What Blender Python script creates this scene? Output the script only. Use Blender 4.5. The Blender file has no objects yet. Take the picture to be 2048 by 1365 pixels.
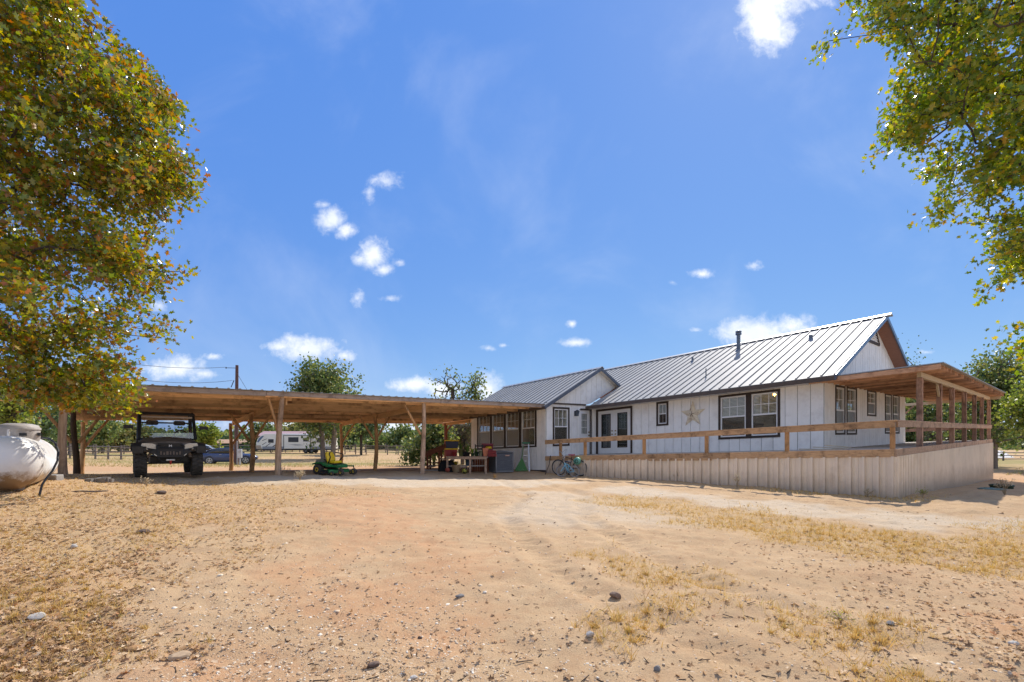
import bpy, bmesh, math, random
import numpy as np
from mathutils import Vector, Matrix

random.seed(7)
rng = np.random.default_rng(11)
scene = bpy.context.scene
COL = scene.collection
CX, F, YH, CAMZ = 1024.0, 950.0, 888.0, 1.5

# ------------------------------------------------------------------ camera
cam_data = bpy.data.cameras.new('camera')
cam = bpy.data.objects.new('camera', cam_data)
COL.objects.link(cam)
cam.location = (0, 0, CAMZ)
cam.rotation_euler = (math.radians(90), 0, 0)
cam_data.sensor_width = 36.0
cam_data.lens = 36.0 * F / 2048.0
cam_data.shift_y = (YH - 682.5) / 2048.0
cam_data.clip_start = 0.05
cam_data.clip_end = 3000
scene.camera = cam

# ------------------------------------------------------------------ light
SUN_EL, SUN_AZ = math.radians(46.0), math.radians(28.0)      # azimuth from +Y towards +X
sun_data = bpy.data.lights.new('sun', 'SUN')
sun_data.energy = 2.45
sun_data.angle = math.radians(0.53)
sun_data.color = (1.0, 0.93, 0.82)
sun = bpy.data.objects.new('sun', sun_data)
COL.objects.link(sun)
to_sun = Vector((math.sin(SUN_AZ) * math.cos(SUN_EL), math.cos(SUN_AZ) * math.cos(SUN_EL), math.sin(SUN_EL)))
sun.rotation_euler = to_sun.to_track_quat('Z', 'Y').to_euler()
sun.location = to_sun * 60

scene.view_settings.view_transform = 'Standard'
scene.view_settings.look = 'None'
scene.view_settings.gamma = 1.0
scene.view_settings.use_curve_mapping = False
scene.view_settings.exposure = 1.22
scene.render.engine = 'CYCLES'
scene.cycles.use_denoising = True
scene.cycles.max_bounces = 8
scene.cycles.transparent_max_bounces = 12

world = bpy.data.worlds.new('World')
scene.world = world
world.use_nodes = True
wt = world.node_tree
for n in list(wt.nodes):
    wt.nodes.remove(n)
WN, WL = wt.nodes.new, wt.links.new


def wmath(op, a, b=None, c=None, clamp=False):
    n = WN('ShaderNodeMath'); n.operation = op; n.use_clamp = clamp
    for i, v in enumerate((a, b, c)):
        if v is None:
            continue
        if isinstance(v, (int, float)):
            n.inputs[i].default_value = v
        else:
            WL(v, n.inputs[i])
    return n.outputs[0]


sky = WN('ShaderNodeTexSky')
sky.sky_type = 'NISHITA'
sky.sun_disc = False
sky.sun_elevation = SUN_EL
sky.sun_rotation = SUN_AZ
sky.altitude = 100
sky.air_density = 1.0
sky.dust_density = 0.15
sky.ozone_density = 3.0
hsv = WN('ShaderNodeVectorMath'); hsv.operation = 'MULTIPLY_ADD'       # clear deep blue, evenly toned
hsv.inputs[1].default_value = (.36, .33, .14); hsv.inputs[2].default_value = (.26, 1.10, 4.35)
WL(sky.outputs[0], hsv.inputs[0])
# fair-weather clouds: soft noise-broken puffs placed by direction on the sky
tc = WN('ShaderNodeTexCoord')
sep = WN('ShaderNodeSeparateXYZ'); WL(tc.outputs['Generated'], sep.inputs[0])
ysafe = wmath('MAXIMUM', sep.outputs[1], 0.02)
px_ = wmath('DIVIDE', sep.outputs[0], ysafe)
pz_ = wmath('DIVIDE', sep.outputs[2], ysafe)
comb = WN('ShaderNodeCombineXYZ'); WL(px_, comb.inputs[0]); WL(pz_, comb.inputs[1])
PV = comb.outputs[0]


def wnoise(scale, detail, rough=0.6, dist=0.0):
    n = WN('ShaderNodeTexNoise'); n.inputs['Scale'].default_value = scale
    n.inputs['Detail'].default_value = detail; n.inputs['Roughness'].default_value = rough
    n.inputs['Distortion'].default_value = dist
    WL(PV, n.inputs['Vector'])
    return n.outputs['Fac']


CLOUDS = [  # px, py, rx, ry, weight   (pixel directions in the photograph turned into sky directions)
    (768, 362, 40, 24, .60), (738, 385, 16, 26, .5), (664, 440, 34, 30, .95), (690, 462, 30, 22, .85), (648, 410, 18, 10, .55), (746, 505, 38, 40, 1.0), (722, 520, 24, 16, .75), (765, 540, 26, 18, .75), (796, 524, 22, 10, .5),
    (715, 597, 22, 20, .6), (780, 597, 30, 10, .55), (612, 698, 90, 34, 1.0), (565, 694, 50, 16, .8), (690, 712, 26, 16, .8),
    (350, 738, 75, 34, .85), (410, 748, 40, 14, .7), (428, 713, 34, 10, .6), (318, 612, 26, 26, .6),
    (825, 770, 70, 18, .85), (890, 778, 60, 22, .85), (975, 780, 36, 40, .95), (1150, 686, 36, 11, .8), (1144, 648, 12, 9, .6),
    (975, 697, 20, 7, .6), (1008, 691, 14, 6, .6), (1402, 549, 32, 12, .8), (1508, 532, 20, 11, .6), (1510, 664, 100, 40, 1.05), (1580, 655, 50, 30, .95),
    (1392, 661, 18, 9, .6), (1535, 30, 68, 95, 1.25), (1570, -40, 110, 70, 1.2), (1650, -6, 48, 24, .7), (1850, 705, 26, 7, .6), (1345, 565, 14, 8, .4),
       (300, 830, 200, 22, .7), (560, 850, 160, 18, .6), (800, 855, 80, 22, .75),
]
field = None
for (cx, cy, rx, ry, w) in CLOUDS:
    s = WN('ShaderNodeVectorMath'); s.operation = 'SUBTRACT'
    WL(PV, s.inputs[0]); s.inputs[1].default_value = ((cx - CX) / F, (YH - cy) / F, 0)
    m = WN('ShaderNodeVectorMath'); m.operation = 'MULTIPLY'
    WL(s.outputs[0], m.inputs[0]); m.inputs[1].default_value = (F / rx / 1.25, F / ry / 1.25, 0)
    l = WN('ShaderNodeVectorMath'); l.operation = 'LENGTH'; WL(m.outputs[0], l.inputs[0])
    v = wmath('MULTIPLY_ADD', l.outputs['Value'], -w, w)
    field = v if field is None else wmath('MAXIMUM', field, v)
n1 = wnoise(13.0, 9.0, 0.62, 0.25)
n2 = wnoise(42.0, 6.0, 0.65, 0.3)
n_mix = wmath('MULTIPLY_ADD', n2, 0.70, wmath('MULTIPLY', n1, 0.80))
dens0 = wmath('ADD', field, wmath('MULTIPLY_ADD', n_mix, 1.25, -1.02))
mr = WN('ShaderNodeMapRange'); mr.interpolation_type = 'SMOOTHSTEP'
mr.inputs['From Min'].default_value = 0.03; mr.inputs['From Max'].default_value = 0.85
WL(dens0, mr.inputs['Value'])
pos = wmath('GREATER_THAN', field, -0.02)
veil = WN('ShaderNodeMapRange'); veil.interpolation_type = 'SMOOTHSTEP'      # thin milky veil in broad soft patches
veil.inputs['From Min'].default_value = .45; veil.inputs['From Max'].default_value = .75; veil.inputs['To Max'].default_value = .16
WL(wnoise(2.6, 6.0, .55, .4), veil.inputs['Value'])
front = wmath('GREATER_THAN', sep.outputs[1], 0.03)
dens = wmath('MULTIPLY', wmath('MULTIPLY', mr.outputs[0], front), wmath('MULTIPLY_ADD', pos, 1.0, 0.0), clamp=True)
n3 = wnoise(9.0, 4.0, 0.5)
# denser unseen cloud added outside the view to brighten the shaded walls
nb = WN('ShaderNodeTexNoise'); nb.inputs['Scale'].default_value = 3.4; nb.inputs['Detail'].default_value = 7.0; nb.inputs['Roughness'].default_value = .6
WL(tc.outputs['Generated'], nb.inputs['Vector'])
mb_ = WN('ShaderNodeMapRange'); mb_.inputs['From Min'].default_value = .44; mb_.inputs['From Max'].default_value = .58
WL(nb.outputs['Fac'], mb_.inputs['Value'])
mf_ = WN('ShaderNodeMapRange'); mf_.inputs['From Min'].default_value = .25; mf_.inputs['From Max'].default_value = -.05
WL(sep.outputs[1], mf_.inputs['Value'])
dens = wmath('MAXIMUM', dens, wmath('MULTIPLY', veil.outputs[0], front))
dens = wmath('MAXIMUM', dens, wmath('MULTIPLY', mb_.outputs[0], mf_.outputs[0]))
shade = WN('ShaderNodeMix'); shade.data_type = 'RGBA'
WL(wmath('MULTIPLY_ADD', n3, 2.2, -0.62, clamp=True), shade.inputs['Factor'])
shade.inputs['A'].default_value = (5.3, 5.8, 6.5, 1); shade.inputs['B'].default_value = (7.7, 7.7, 7.8, 1)
mixc = WN('ShaderNodeMix'); mixc.data_type = 'RGBA'
WL(dens, mixc.inputs['Factor']); WL(hsv.outputs[0], mixc.inputs['A']); WL(shade.outputs['Result'], mixc.inputs['B'])
bg = WN('ShaderNodeBackground'); bg.inputs['Strength'].default_value = 0.07
WL(mixc.outputs['Result'], bg.inputs['Color'])
wo = WN('ShaderNodeOutputWorld'); WL(bg.outputs[0], wo.inputs['Surface'])
world.cycles.sampling_method = 'MANUAL'
world.cycles.sample_map_resolution = 512

# ------------------------------------------------------------------ materials
MATS = {}


def mat(name, c1, c2=None, rough=.7, metal=0., scale=6., bump=0., stretch=None, rot=0., rand=.0, detail=5., spec=.4,
        lo=.35, hi=.65, bdist=.01, trans=0., coat=0., c3=None, s3=1.5, emit=None):
    if name in MATS:
        return MATS[name]
    m = bpy.data.materials.new(name); m.use_nodes = True
    nt = m.node_tree; N, L = nt.nodes.new, nt.links.new
    bs = nt.nodes['Principled BSDF']; out = nt.nodes['Material Output']
    bs.inputs['Roughness'].default_value = rough
    bs.inputs['Metallic'].default_value = metal
    bs.inputs['Specular IOR Level'].default_value = spec
    if coat:
        bs.inputs['Coat Weight'].default_value = coat
    c2 = c2 or tuple(x * .8 for x in c1)
    t = N('ShaderNodeTexCoord'); oi = N('ShaderNodeObjectInfo')
    add = N('ShaderNodeVectorMath'); add.operation = 'MULTIPLY_ADD'
    L(oi.outputs['Random'], add.inputs[0]); add.inputs[1].default_value = (37., 53., 41.)
    L(t.outputs['Object'], add.inputs[2])
    mp = N('ShaderNodeMapping'); L(add.outputs[0], mp.inputs['Vector'])
    if stretch:
        rt = N('ShaderNodeVectorRotate'); rt.rotation_type = 'Z_AXIS'
        L(add.outputs[0], rt.inputs['Vector']); rt.inputs['Angle'].default_value = -rot
        L(rt.outputs[0], mp.inputs['Vector'])
        mp.inputs['Scale'].default_value = stretch
    nz = N('ShaderNodeTexNoise'); nz.inputs['Scale'].default_value = scale; nz.inputs['Detail'].default_value = detail
    nz.inputs['Roughness'].default_value = .62
    L(mp.outputs[0], nz.inputs['Vector'])
    mr_ = N('ShaderNodeMapRange'); mr_.inputs['From Min'].default_value = lo; mr_.inputs['From Max'].default_value = hi
    L(nz.outputs['Fac'], mr_.inputs['Value'])
    mx = N('ShaderNodeMix'); mx.data_type = 'RGBA'
    L(mr_.outputs[0], mx.inputs['Factor']); mx.inputs['A'].default_value = (*c1, 1); mx.inputs['B'].default_value = (*c2, 1)
    col = mx.outputs['Result']
    if c3:
        nb = N('ShaderNodeTexNoise'); nb.inputs['Scale'].default_value = s3; nb.inputs['Detail'].default_value = 6
        nb.inputs['Roughness'].default_value = .7
        L(add.outputs[0], nb.inputs['Vector'])
        m3 = N('ShaderNodeMapRange'); m3.inputs['From Min'].default_value = .5; m3.inputs['From Max'].default_value = .72
        L(nb.outputs['Fac'], m3.inputs['Value'])
        x3 = N('ShaderNodeMix'); x3.data_type = 'RGBA'; L(m3.outputs[0], x3.inputs['Factor'])
        L(col, x3.inputs['A']); x3.inputs['B'].default_value = (*c3, 1); col = x3.outputs['Result']
    if rand:
        hs = N('ShaderNodeHueSaturation'); L(col, hs.inputs['Color'])
        ma = N('ShaderNodeMath'); ma.operation = 'MULTIPLY_ADD'; L(oi.outputs['Random'], ma.inputs[0])
        ma.inputs[1].default_value = 2 * rand; ma.inputs[2].default_value = 1 - rand
        L(ma.outputs[0], hs.inputs['Value']); col = hs.outputs['Color']
    L(col, bs.inputs['Base Color'])
    if bump:
        b = N('ShaderNodeBump'); b.inputs['Strength'].default_value = bump; b.inputs['Distance'].default_value = bdist
        L(nz.outputs['Fac'], b.inputs['Height']); L(b.outputs[0], bs.inputs['Normal'])
    if emit:
        bs.inputs['Emission Color'].default_value = (*emit[0], 1); bs.inputs['Emission Strength'].default_value = emit[1]
    MATS[name] = m
    return m


def glass_mat(name, tint=(.75, .8, .8), refl=.16, rough=.02):
    m = bpy.data.materials.new(name); m.use_nodes = True
    nt = m.node_tree; N, L = nt.nodes.new, nt.links.new
    for n in list(nt.nodes):
        nt.nodes.remove(n)
    o = N('ShaderNodeOutputMaterial'); tr = N('ShaderNodeBsdfTransparent'); gl = N('ShaderNodeBsdfGlossy'); mx = N('ShaderNodeMixShader')
    tr.inputs[0].default_value = (*tint, 1); gl.inputs['Roughness'].default_value = rough
    lw = N('ShaderNodeLayerWeight'); lw.inputs['Blend'].default_value = .25
    ma = N('ShaderNodeMath'); ma.operation = 'MULTIPLY_ADD'; L(lw.outputs['Fresnel'], ma.inputs[0]); ma.inputs[1].default_value = .45; ma.inputs[2].default_value = refl
    ma.use_clamp = True
    L(ma.outputs[0], mx.inputs[0]); L(tr.outputs[0], mx.inputs[1]); L(gl.outputs[0], mx.inputs[2]); L(mx.outputs[0], o.inputs[0])
    MATS[name] = m
    return m


def leaf_mat(name, cols, trans=.45, rough=.42, spec=.35):
    """leaves: colour per leaf, light passing through"""
    m = bpy.data.materials.new(name); m.use_nodes = True
    nt = m.node_tree; N, L = nt.nodes.new, nt.links.new
    bs = nt.nodes['Principled BSDF']; out = nt.nodes['Material Output']
    g = N('ShaderNodeNewGeometry'); cr = N('ShaderNodeValToRGB')
    L(g.outputs['Random Per Island'], cr.inputs[0])
    els = cr.color_ramp.elements
    cr.color_ramp.interpolation = 'LINEAR'
    while len(els) < len(cols):
        els.new(.5)
    for i, c in enumerate(cols):
        els[i].position = c[0]; els[i].color = (*c[1], 1)
    L(cr.outputs[0], bs.inputs['Base Color']); bs.inputs['Roughness'].default_value = rough; bs.inputs['Specular IOR Level'].default_value = spec
    tl = N('ShaderNodeBsdfTranslucent')
    hs = N('ShaderNodeHueSaturation'); hs.inputs['Saturation'].default_value = 1.15; hs.inputs['Value'].default_value = 1.5
    L(cr.outputs[0], hs.inputs['Color']); L(hs.outputs[0], tl.inputs[0])
    mx = N('ShaderNodeMixShader'); mx.inputs[0].default_value = trans
    L(bs.outputs[0], mx.inputs[1]); L(tl.outputs[0], mx.inputs[2]); L(mx.outputs[0], out.inputs[0])
    MATS[name] = m
    return m


# ------------------------------------------------------------------ terrain height
CTRL = np.array([
    (0, 0, 0), (-4, 3, .02), (4, 3, 0), (0, 5, .03), (-5.2, 5, .22), (0, 8, .09), (0, 12, .14), (-8.5, 8.5, .66), (-5, 9, .42), (-11, 7, .7), (4, 8, .05),
    (9.62, 11.93, .12), (7.25, 14.77, .19), (4.85, 17.65, .18), (3.15, 19.7, .15), (2.3, 20.2, .12), (1.55, 21.6, .2), (-.5, 21.5, .24), (-2.6, 21.3, .27),
    (-6.99, 14.46, .56), (-3.25, 17.6, .41), (-10.7, 11.3, .736), (-9.6, 17.6, .43), (-12.3, 20.8, .32), (-5.9, 20.8, .3), (-13.4, 14.5, .56), (-16, 17.7, .36),
    (-8.3, 12.1, .46), (-6.5, 13.3, .44), (-3.1, 16.4, .27), (-.9, 19.5, .12), (1.2, 19.7, .11), (-3, 13, .26), (2, 16, .09), (24.9, 24.7, -.32), (17, 17.5, -.1), (12, 8, .04), (16, 11, .03), (8, 5, .0), (22, 15, -.1), (-6, 16, .5),
    (-20, 38, -.2), (-23, 43, -.3), (-33, 42, .02), (-33, 75, .0), (-15, 75, -.16), (0, 75, -.14), (0, 35, .0), (40, 50, -.3), (70, 70, -.4), (-70, 60, .0), (15, 30, -.2), (-25, 20, .4), (-25, 8, .8),
    (0, -10, 0), (-20, -10, .4), (20, -10, 0)] + [(400 * math.cos(a), 60 + 400 * math.sin(a), .0) for a in np.linspace(0, 2 * math.pi, 10, endpoint=False)], dtype=float)


def _tps(d2):
    return np.where(d2 > 1e-12, .5 * d2 * np.log(d2 + 1e-12), 0.)


_n = len(CTRL)
_d2 = ((CTRL[:, None, :2] - CTRL[None, :, :2]) ** 2).sum(-1)
_A = np.zeros((_n + 3, _n + 3)); _A[:_n, :_n] = _tps(_d2) + np.eye(_n) * .6
_Pm = np.c_[np.ones(_n), CTRL[:, :2]]; _A[:_n, _n:] = _Pm; _A[_n:, :_n] = _Pm.T
_W = np.linalg.solve(_A, np.r_[CTRL[:, 2], 0, 0, 0])
_tab = rng.random((256, 256))


def vnoise(x, y):
    xi = np.floor(x).astype(int); yi = np.floor(y).astype(int); fx = x - xi; fy = y - yi
    fx = fx * fx * (3 - 2 * fx); fy = fy * fy * (3 - 2 * fy)
    g = lambda i, j: _tab[(xi + i) & 255, (yi + j) & 255]
    return (g(0, 0) * (1 - fx) + g(1, 0) * fx) * (1 - fy) + (g(0, 1) * (1 - fx) + g(1, 1) * fx) * fy


def fbm(x, y, f=1., o=4, gain=.5):
    a = 1.; s = 0.; t = 0.
    for i in range(o):
        s = s + a * vnoise(x * f + 17.3 * i, y * f + 9.1 * i); t += a; a *= gain; f *= 2.03
    return s / t


def macro(x, y):
    x = np.asarray(x, float); y = np.asarray(y, float)
    shp = x.shape; x = x.ravel(); y = y.ravel(); z = np.empty_like(x)
    for i in range(0, len(x), 40000):
        X = x[i:i + 40000]; Y = y[i:i + 40000]
        d2 = (X[:, None] - CTRL[None, :, 0]) ** 2 + (Y[:, None] - CTRL[None, :, 1]) ** 2
        z[i:i + 40000] = _tps(d2) @ _W[:_n] + _W[_n] + _W[_n + 1] * X + _W[_n + 2] * Y
    return z.reshape(shp)


def seg_dist(x, y, pts):
    d = np.full(np.shape(x), 1e9)
    for (ax, ay), (bx, by) in zip(pts[:-1], pts[1:]):
        t = np.clip(((x - ax) * (bx - ax) + (y - ay) * (by - ay)) / ((bx - ax) ** 2 + (by - ay) ** 2), 0, 1)
        d = np.minimum(d, np.hypot(x - ax - t * (bx - ax), y - ay - t * (by - ay)))
    return d


def ground(x, y):
    x = np.asarray(x, float); y = np.asarray(y, float)
    near = np.clip(1 - (np.hypot(x, y) - 14) / 14, .0, 1)
    z = macro(x, y)
    z = z + near * ((fbm(x, y, .9, 3) - .5) * .10 + (fbm(x + 40, y, 4.5, 4) - .5) * .06 + np.maximum(fbm(x, y + 70, 9., 3, .6) - .5, -.1) * .05)
    # tyre tracks sweeping in from the lower right, and small mounds by the deck corner
    for off in (-.75, .75):
        d = seg_dist(x, y, [(3.2 + off, 1.5), (1.3 + off, 5.2), (.6 + off, 9), (1.2 + off, 13), (.2 + off, 18)])
        z = z - (.03 + .016 * np.sin(y * 30 + x * 6)) * np.exp(-(d / .16) ** 2) + .02 * np.exp(-((d - .28) / .1) ** 2)
    for mx_, my_, r, h in ((10.6, 11.0, .9, .13), (11.6, 11.8, .8, .2), (9.0, 9.9, .8, .07), (12.4, 10.4, .9, .16), (7.6, 11.0, .6, .05)):
        z = z + h * np.exp(-((x - mx_) ** 2 + (y - my_) ** 2) / r ** 2) * (.7 + .6 * vnoise(x * 5, y * 5))
    return z


def gz(x, y):
    return float(ground(np.array([x]), np.array([y]))[0])


def P(px, py, Y):
    return Vector(((px - CX) / F * Y, Y, CAMZ + (YH - py) / F * Y))


# ------------------------------------------------------------------ object helpers
def tag(o, label=None, cat=None, group=None, kind=None):
    if label: o['label'] = label
    if cat: o['category'] = cat
    if group: o['group'] = group
    if kind: o['kind'] = kind
    return o


def thing(name, label, cat, loc=(0, 0, 0), rz=0., group=None, scale=1.):
    o = bpy.data.objects.new(name, None)
    COL.objects.link(o)
    o.location = loc; o.rotation_euler = (0, 0, rz); o.scale = (scale,) * 3
    o.empty_display_size = .2
    return tag(o, label, cat, group)


def link_mesh(name, me, m=None, parent=None):
    o = bpy.data.objects.new(name, me)
    COL.objects.link(o)
    if m is not None and not me.materials:
        me.materials.append(m)
    if parent is not None:
        o.parent = parent
    return o


def copy_tree(o, parent=None):
    c = o.copy(); COL.objects.link(c)
    if parent is not None:
        c.parent = parent
    for ch in o.children:
        copy_tree(ch, c)
    return c


class MB:
    """collects shapes; build() links them as one mesh object"""
    def __init__(self, T=None):
        self.v = []; self.f = []; self.T = T; self.sm = []

    def add(self, vs, fs, smooth=False):
        k = len(self.v)
        self.v += [tuple(v) for v in vs]
        self.f += [tuple(i + k for i in f) for f in fs]
        self.sm += [smooth] * len(fs)
        return self

    def hexa(self, p):      # 8 points, bottom loop then top loop
        return self.add(p, [(0, 3, 2, 1), (4, 5, 6, 7), (0, 1, 5, 4), (1, 2, 6, 5), (2, 3, 7, 6), (3, 0, 4, 7)])

    def box(self, x0, x1, y0, y1, z0, z1):
        return self.hexa([(x0, y0, z0), (x1, y0, z0), (x1, y1, z0), (x0, y1, z0), (x0, y0, z1), (x1, y0, z1), (x1, y1, z1), (x0, y1, z1)])

    def cbox(self, c, d):
        return self.box(c[0] - d[0] / 2, c[0] + d[0] / 2, c[1] - d[1] / 2, c[1] + d[1] / 2, c[2] - d[2] / 2, c[2] + d[2] / 2)

    def bar(self, p, q, w, h, up=(0, 0, 1)):
        p = Vector(p); q = Vector(q); d = (q - p).normalized(); up = Vector(up)
        if abs(d.dot(up)) > .98:
            up = Vector((1, 0, 0))
        s = d.cross(up).normalized(); t = s.cross(d).normalized()
        a, b = s * w / 2, t * h / 2
        return self.hexa([p - a - b, p + a - b, q + a - b, q - a - b, p - a + b, p + a + b, q + a + b, q - a + b])

    def tube(self, pts, r, n=8, caps=True, smooth=True):
        pts = [Vector(p) for p in pts]; rs = r if isinstance(r, (list, tuple)) else [r] * len(pts)
        vs = []; fs = []; ref = None
        for i, p in enumerate(pts):
            d = (pts[min(i + 1, len(pts) - 1)] - pts[max(i - 1, 0)]).normalized()
            if ref is None:
                ref = Vector((0, 0, 1)) if abs(d.z) < .9 else Vector((1, 0, 0))
            s = d.cross(ref).normalized(); t = s.cross(d).normalized(); ref = t
            for k in range(n):
                a = 2 * math.pi * k / n
                vs.append(p + s * (math.cos(a) * rs[i]) + t * (math.sin(a) * rs[i]))
        for i in range(len(pts) - 1):
            for k in range(n):
                fs.append((i * n + k, i * n + (k + 1) % n, (i + 1) * n + (k + 1) % n, (i + 1) * n + k))
        self.add(vs, fs, smooth)
        if caps:
            self.add(vs[:n], [tuple(range(n - 1, -1, -1))]); self.add(vs[-n:], [tuple(range(n))])
        return self

    def lathe(self, prof, n=20, origin=(0, 0, 0), axis='z', smooth=True):
        """prof: (radius, height) pairs round an axis"""
        o = Vector(origin); vs = []; fs = []
        for r, h in prof:
            for k in range(n):
                a = 2 * math.pi * k / n; c, s = r * math.cos(a), r * math.sin(a)
                vs.append(o + Vector({'z': (c, s, h), 'x': (h, c, s), 'y': (s, h, c)}[axis]))
        for i in range(len(prof) - 1):
            for k in range(n):
                fs.append((i * n + k, i * n + (k + 1) % n, (i + 1) * n + (k + 1) % n, (i + 1) * n + k))
        self.add(vs, fs, smooth)
        if prof[0][0] > 1e-4: self.add(vs[:n], [tuple(range(n - 1, -1, -1))])
        if prof[-1][0] > 1e-4: self.add(vs[-n:], [tuple(range(n))])
        return self

    def torus(self, c, R, r, axis='x', n=20, m=8):
        c = Vector(c); vs = []; fs = []
        for i in range(n):
            a = 2 * math.pi * i / n
            for j in range(m):
                b = 2 * math.pi * j / m; q = R + r * math.cos(b)
                u, w, h = q * math.cos(a), q * math.sin(a), r * math.sin(b)
                vs.append(c + Vector({'x': (h, u, w), 'y': (u, h, w), 'z': (u, w, h)}[axis]))
        for i in range(n):
            for j in range(m):
                fs.append((i * m + j, ((i + 1) % n) * m + j, ((i + 1) % n) * m + (j + 1) % m, i * m + (j + 1) % m))
        return self.add(vs, fs, True)

    def prism(self, poly, fn0, fn1):
        """polygon extruded between two mappings of its 2-D points"""
        n = len(poly)
        vs = [fn0(*p) for p in poly] + [fn1(*p) for p in poly]
        fs = [tuple(range(n - 1, -1, -1)), tuple(range(n, 2 * n))] + [(k, (k + 1) % n, n + (k + 1) % n, n + k) for k in range(n)]
        return self.add(vs, fs)

    def loft(self, rings, smooth=True, caps=True):
        n = len(rings[0]); vs = [p for r in rings for p in r]; fs = []
        for i in range(len(rings) - 1):
            for k in range(n):
                fs.append((i * n + k, i * n + (k + 1) % n, (i + 1) * n + (k + 1) % n, (i + 1) * n + k))
        self.add(vs, fs, smooth)
        if caps:
            self.add(rings[0], [tuple(range(n - 1, -1, -1))]); self.add(rings[-1], [tuple(range(n))])
        return self

    def build(self, name, m, parent=None, bevel=0., T=None):
        T = T or self.T
        vs = [T(v) for v in self.v] if T else self.v
        me = bpy.data.meshes.new(name)
        me.from_pydata([tuple(v) for v in vs], [], self.f)
        me.polygons.foreach_set('use_smooth', np.array(self.sm, dtype=bool))
        bm = bmesh.new(); bm.from_mesh(me); bmesh.ops.recalc_face_normals(bm, faces=bm.faces); bm.to_mesh(me); bm.free()
        o = link_mesh(name, me, m, parent)
        if bevel:
            b = o.modifiers.new('bevel', 'BEVEL'); b.width = bevel; b.segments = 2; b.limit_method = 'ANGLE'
        return o


def np_mesh(name, verts, loops, sizes, m=None, parent=None, smooth=False):
    """verts (n,3), loops flat vertex indices, sizes per face"""
    me = bpy.data.meshes.new(name)
    me.vertices.add(len(verts)); me.vertices.foreach_set('co', np.ascontiguousarray(verts, dtype=np.float32).ravel())
    me.loops.add(len(loops)); me.loops.foreach_set('vertex_index', np.ascontiguousarray(loops, dtype=np.int32))
    me.polygons.add(len(sizes))
    st = np.zeros(len(sizes), dtype=np.int32); st[1:] = np.cumsum(sizes)[:-1]
    me.polygons.foreach_set('loop_start', st)
    me.polygons.foreach_set('loop_total', np.ascontiguousarray(sizes, dtype=np.int32))
    if smooth:
        me.polygons.foreach_set('use_smooth', np.ones(len(sizes), dtype=bool))
    me.update(calc_edges=True); me.validate()
    return link_mesh(name, me, m, parent)


def scatter(name, tv, tf, pos, R, scl, m, parent=None, smooth=False):
    """copies of a small template joined into one mesh: pos (n,3), R (n,3,3), scl (n,3)"""
    tv = np.asarray(tv, float); n = len(pos); k = len(tv)
    V = np.einsum('nij,nkj->nki', R, tv[None] * scl[:, None, :]) + pos[:, None, :]
    fl = np.concatenate([np.asarray(f) for f in tf]); sz = np.array([len(f) for f in tf])
    loops = (fl[None, :] + (np.arange(n) * k)[:, None]).ravel()
    return np_mesh(name, V.reshape(-1, 3), loops, np.tile(sz, n), m, parent, smooth)


def rand_rot(n, tilt=math.pi, r=rng):
    """random yaw, tilt from upright up to TILT"""
    yaw = r.random(n) * 2 * math.pi; ax = r.random(n) * 2 * math.pi; t = (r.random(n)) ** .7 * tilt
    c, s = np.cos(yaw), np.sin(yaw); Z = np.zeros(n); O = np.ones(n)
    A = np.stack([np.stack([c, -s, Z], -1), np.stack([s, c, Z], -1), np.stack([Z, Z, O], -1)], 1)
    kx, ky = np.cos(ax), np.sin(ax); ct, st = np.cos(t), np.sin(t); v = 1 - ct
    B = np.stack([np.stack([ct + kx * kx * v, kx * ky * v, ky * st], -1), np.stack([kx * ky * v, ct + ky * ky * v, -kx * st], -1), np.stack([-ky * st, kx * st, ct], -1)], 1)
    return np.einsum('nij,njk->nik', B, A)
# ------------------------------------------------------------------ ground sheet
def graded(a, b, step, lo, hi, g=1.13):
    c = list(np.arange(a, b, step)); s = step
    while c[-1] < hi:
        s *= g; c.append(c[-1] + s)
    s = step
    while c[0] > lo:
        s *= g; c.insert(0, c[0] - s)
    return np.array(c)


gx = graded(-9, 9, .07, -900, 900, 1.07)
gy = graded(2.2, 13, .055, -60, 1400, 1.06)
GX, GY = np.meshgrid(gx, gy)
GZ = ground(GX, GY)
nx, ny = len(gx), len(gy)
idx = np.arange(nx * ny).reshape(ny, nx)
quads = np.stack([idx[:-1, :-1], idx[:-1, 1:], idx[1:, 1:], idx[1:, :-1]], -1).reshape(-1)


def sstep(v, a, b):
    t = np.clip((v - a) / (b - a), 0, 1)
    return t * t * (3 - 2 * t)


STRAW = [(2.9, 11.6), (3.9, 9.7), (4.55, 8.2), (5.1, 7.1), (6.0, 6.4), (7.2, 6.0)]
SKIRT_FOOT = [(1.55, 21.0), (4.6, 17.2), (7.2, 14.2), (9.5, 11.6)]


def straw_mask(x, y):
    n = fbm(x, y, 1.3, 4) - .5; n2 = fbm(x + 9, y, .45, 3) - .5
    m = sstep(1.15 + n * 2.2 - seg_dist(x, y, STRAW), -.25, .35)
    m = np.maximum(m, .5 * sstep(.55 + n * 2.6 - np.hypot(x - 1.45, (y - 5.3)), -.2, .3))
    m = np.maximum(m, .4 * sstep(.45 + n * 2.6 - np.hypot((x - 2.5), (y - 3.75)), -.2, .3))
    m = np.maximum(m, .45 * sstep(.35 + n * 2.4 - np.hypot((x - 2.55), (y - 3.05)), -.2, .3))
    m = np.maximum(m, .35 * sstep(.4 + n * 2.6 - np.hypot((x - 1.6), (y - 4.2)), -.2, .3))
    m = np.maximum(m, .55 * sstep(x - 5.6 - (y - 4) * .55 + n * 3.5, -.3, .6) * sstep(9 - y + n * 2, 0, 1.2))
    m = np.maximum(m, .75 * sstep(.8 + n * 1.6 - seg_dist(x, y, SKIRT_FOOT), -.2, .4))
    return m


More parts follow.
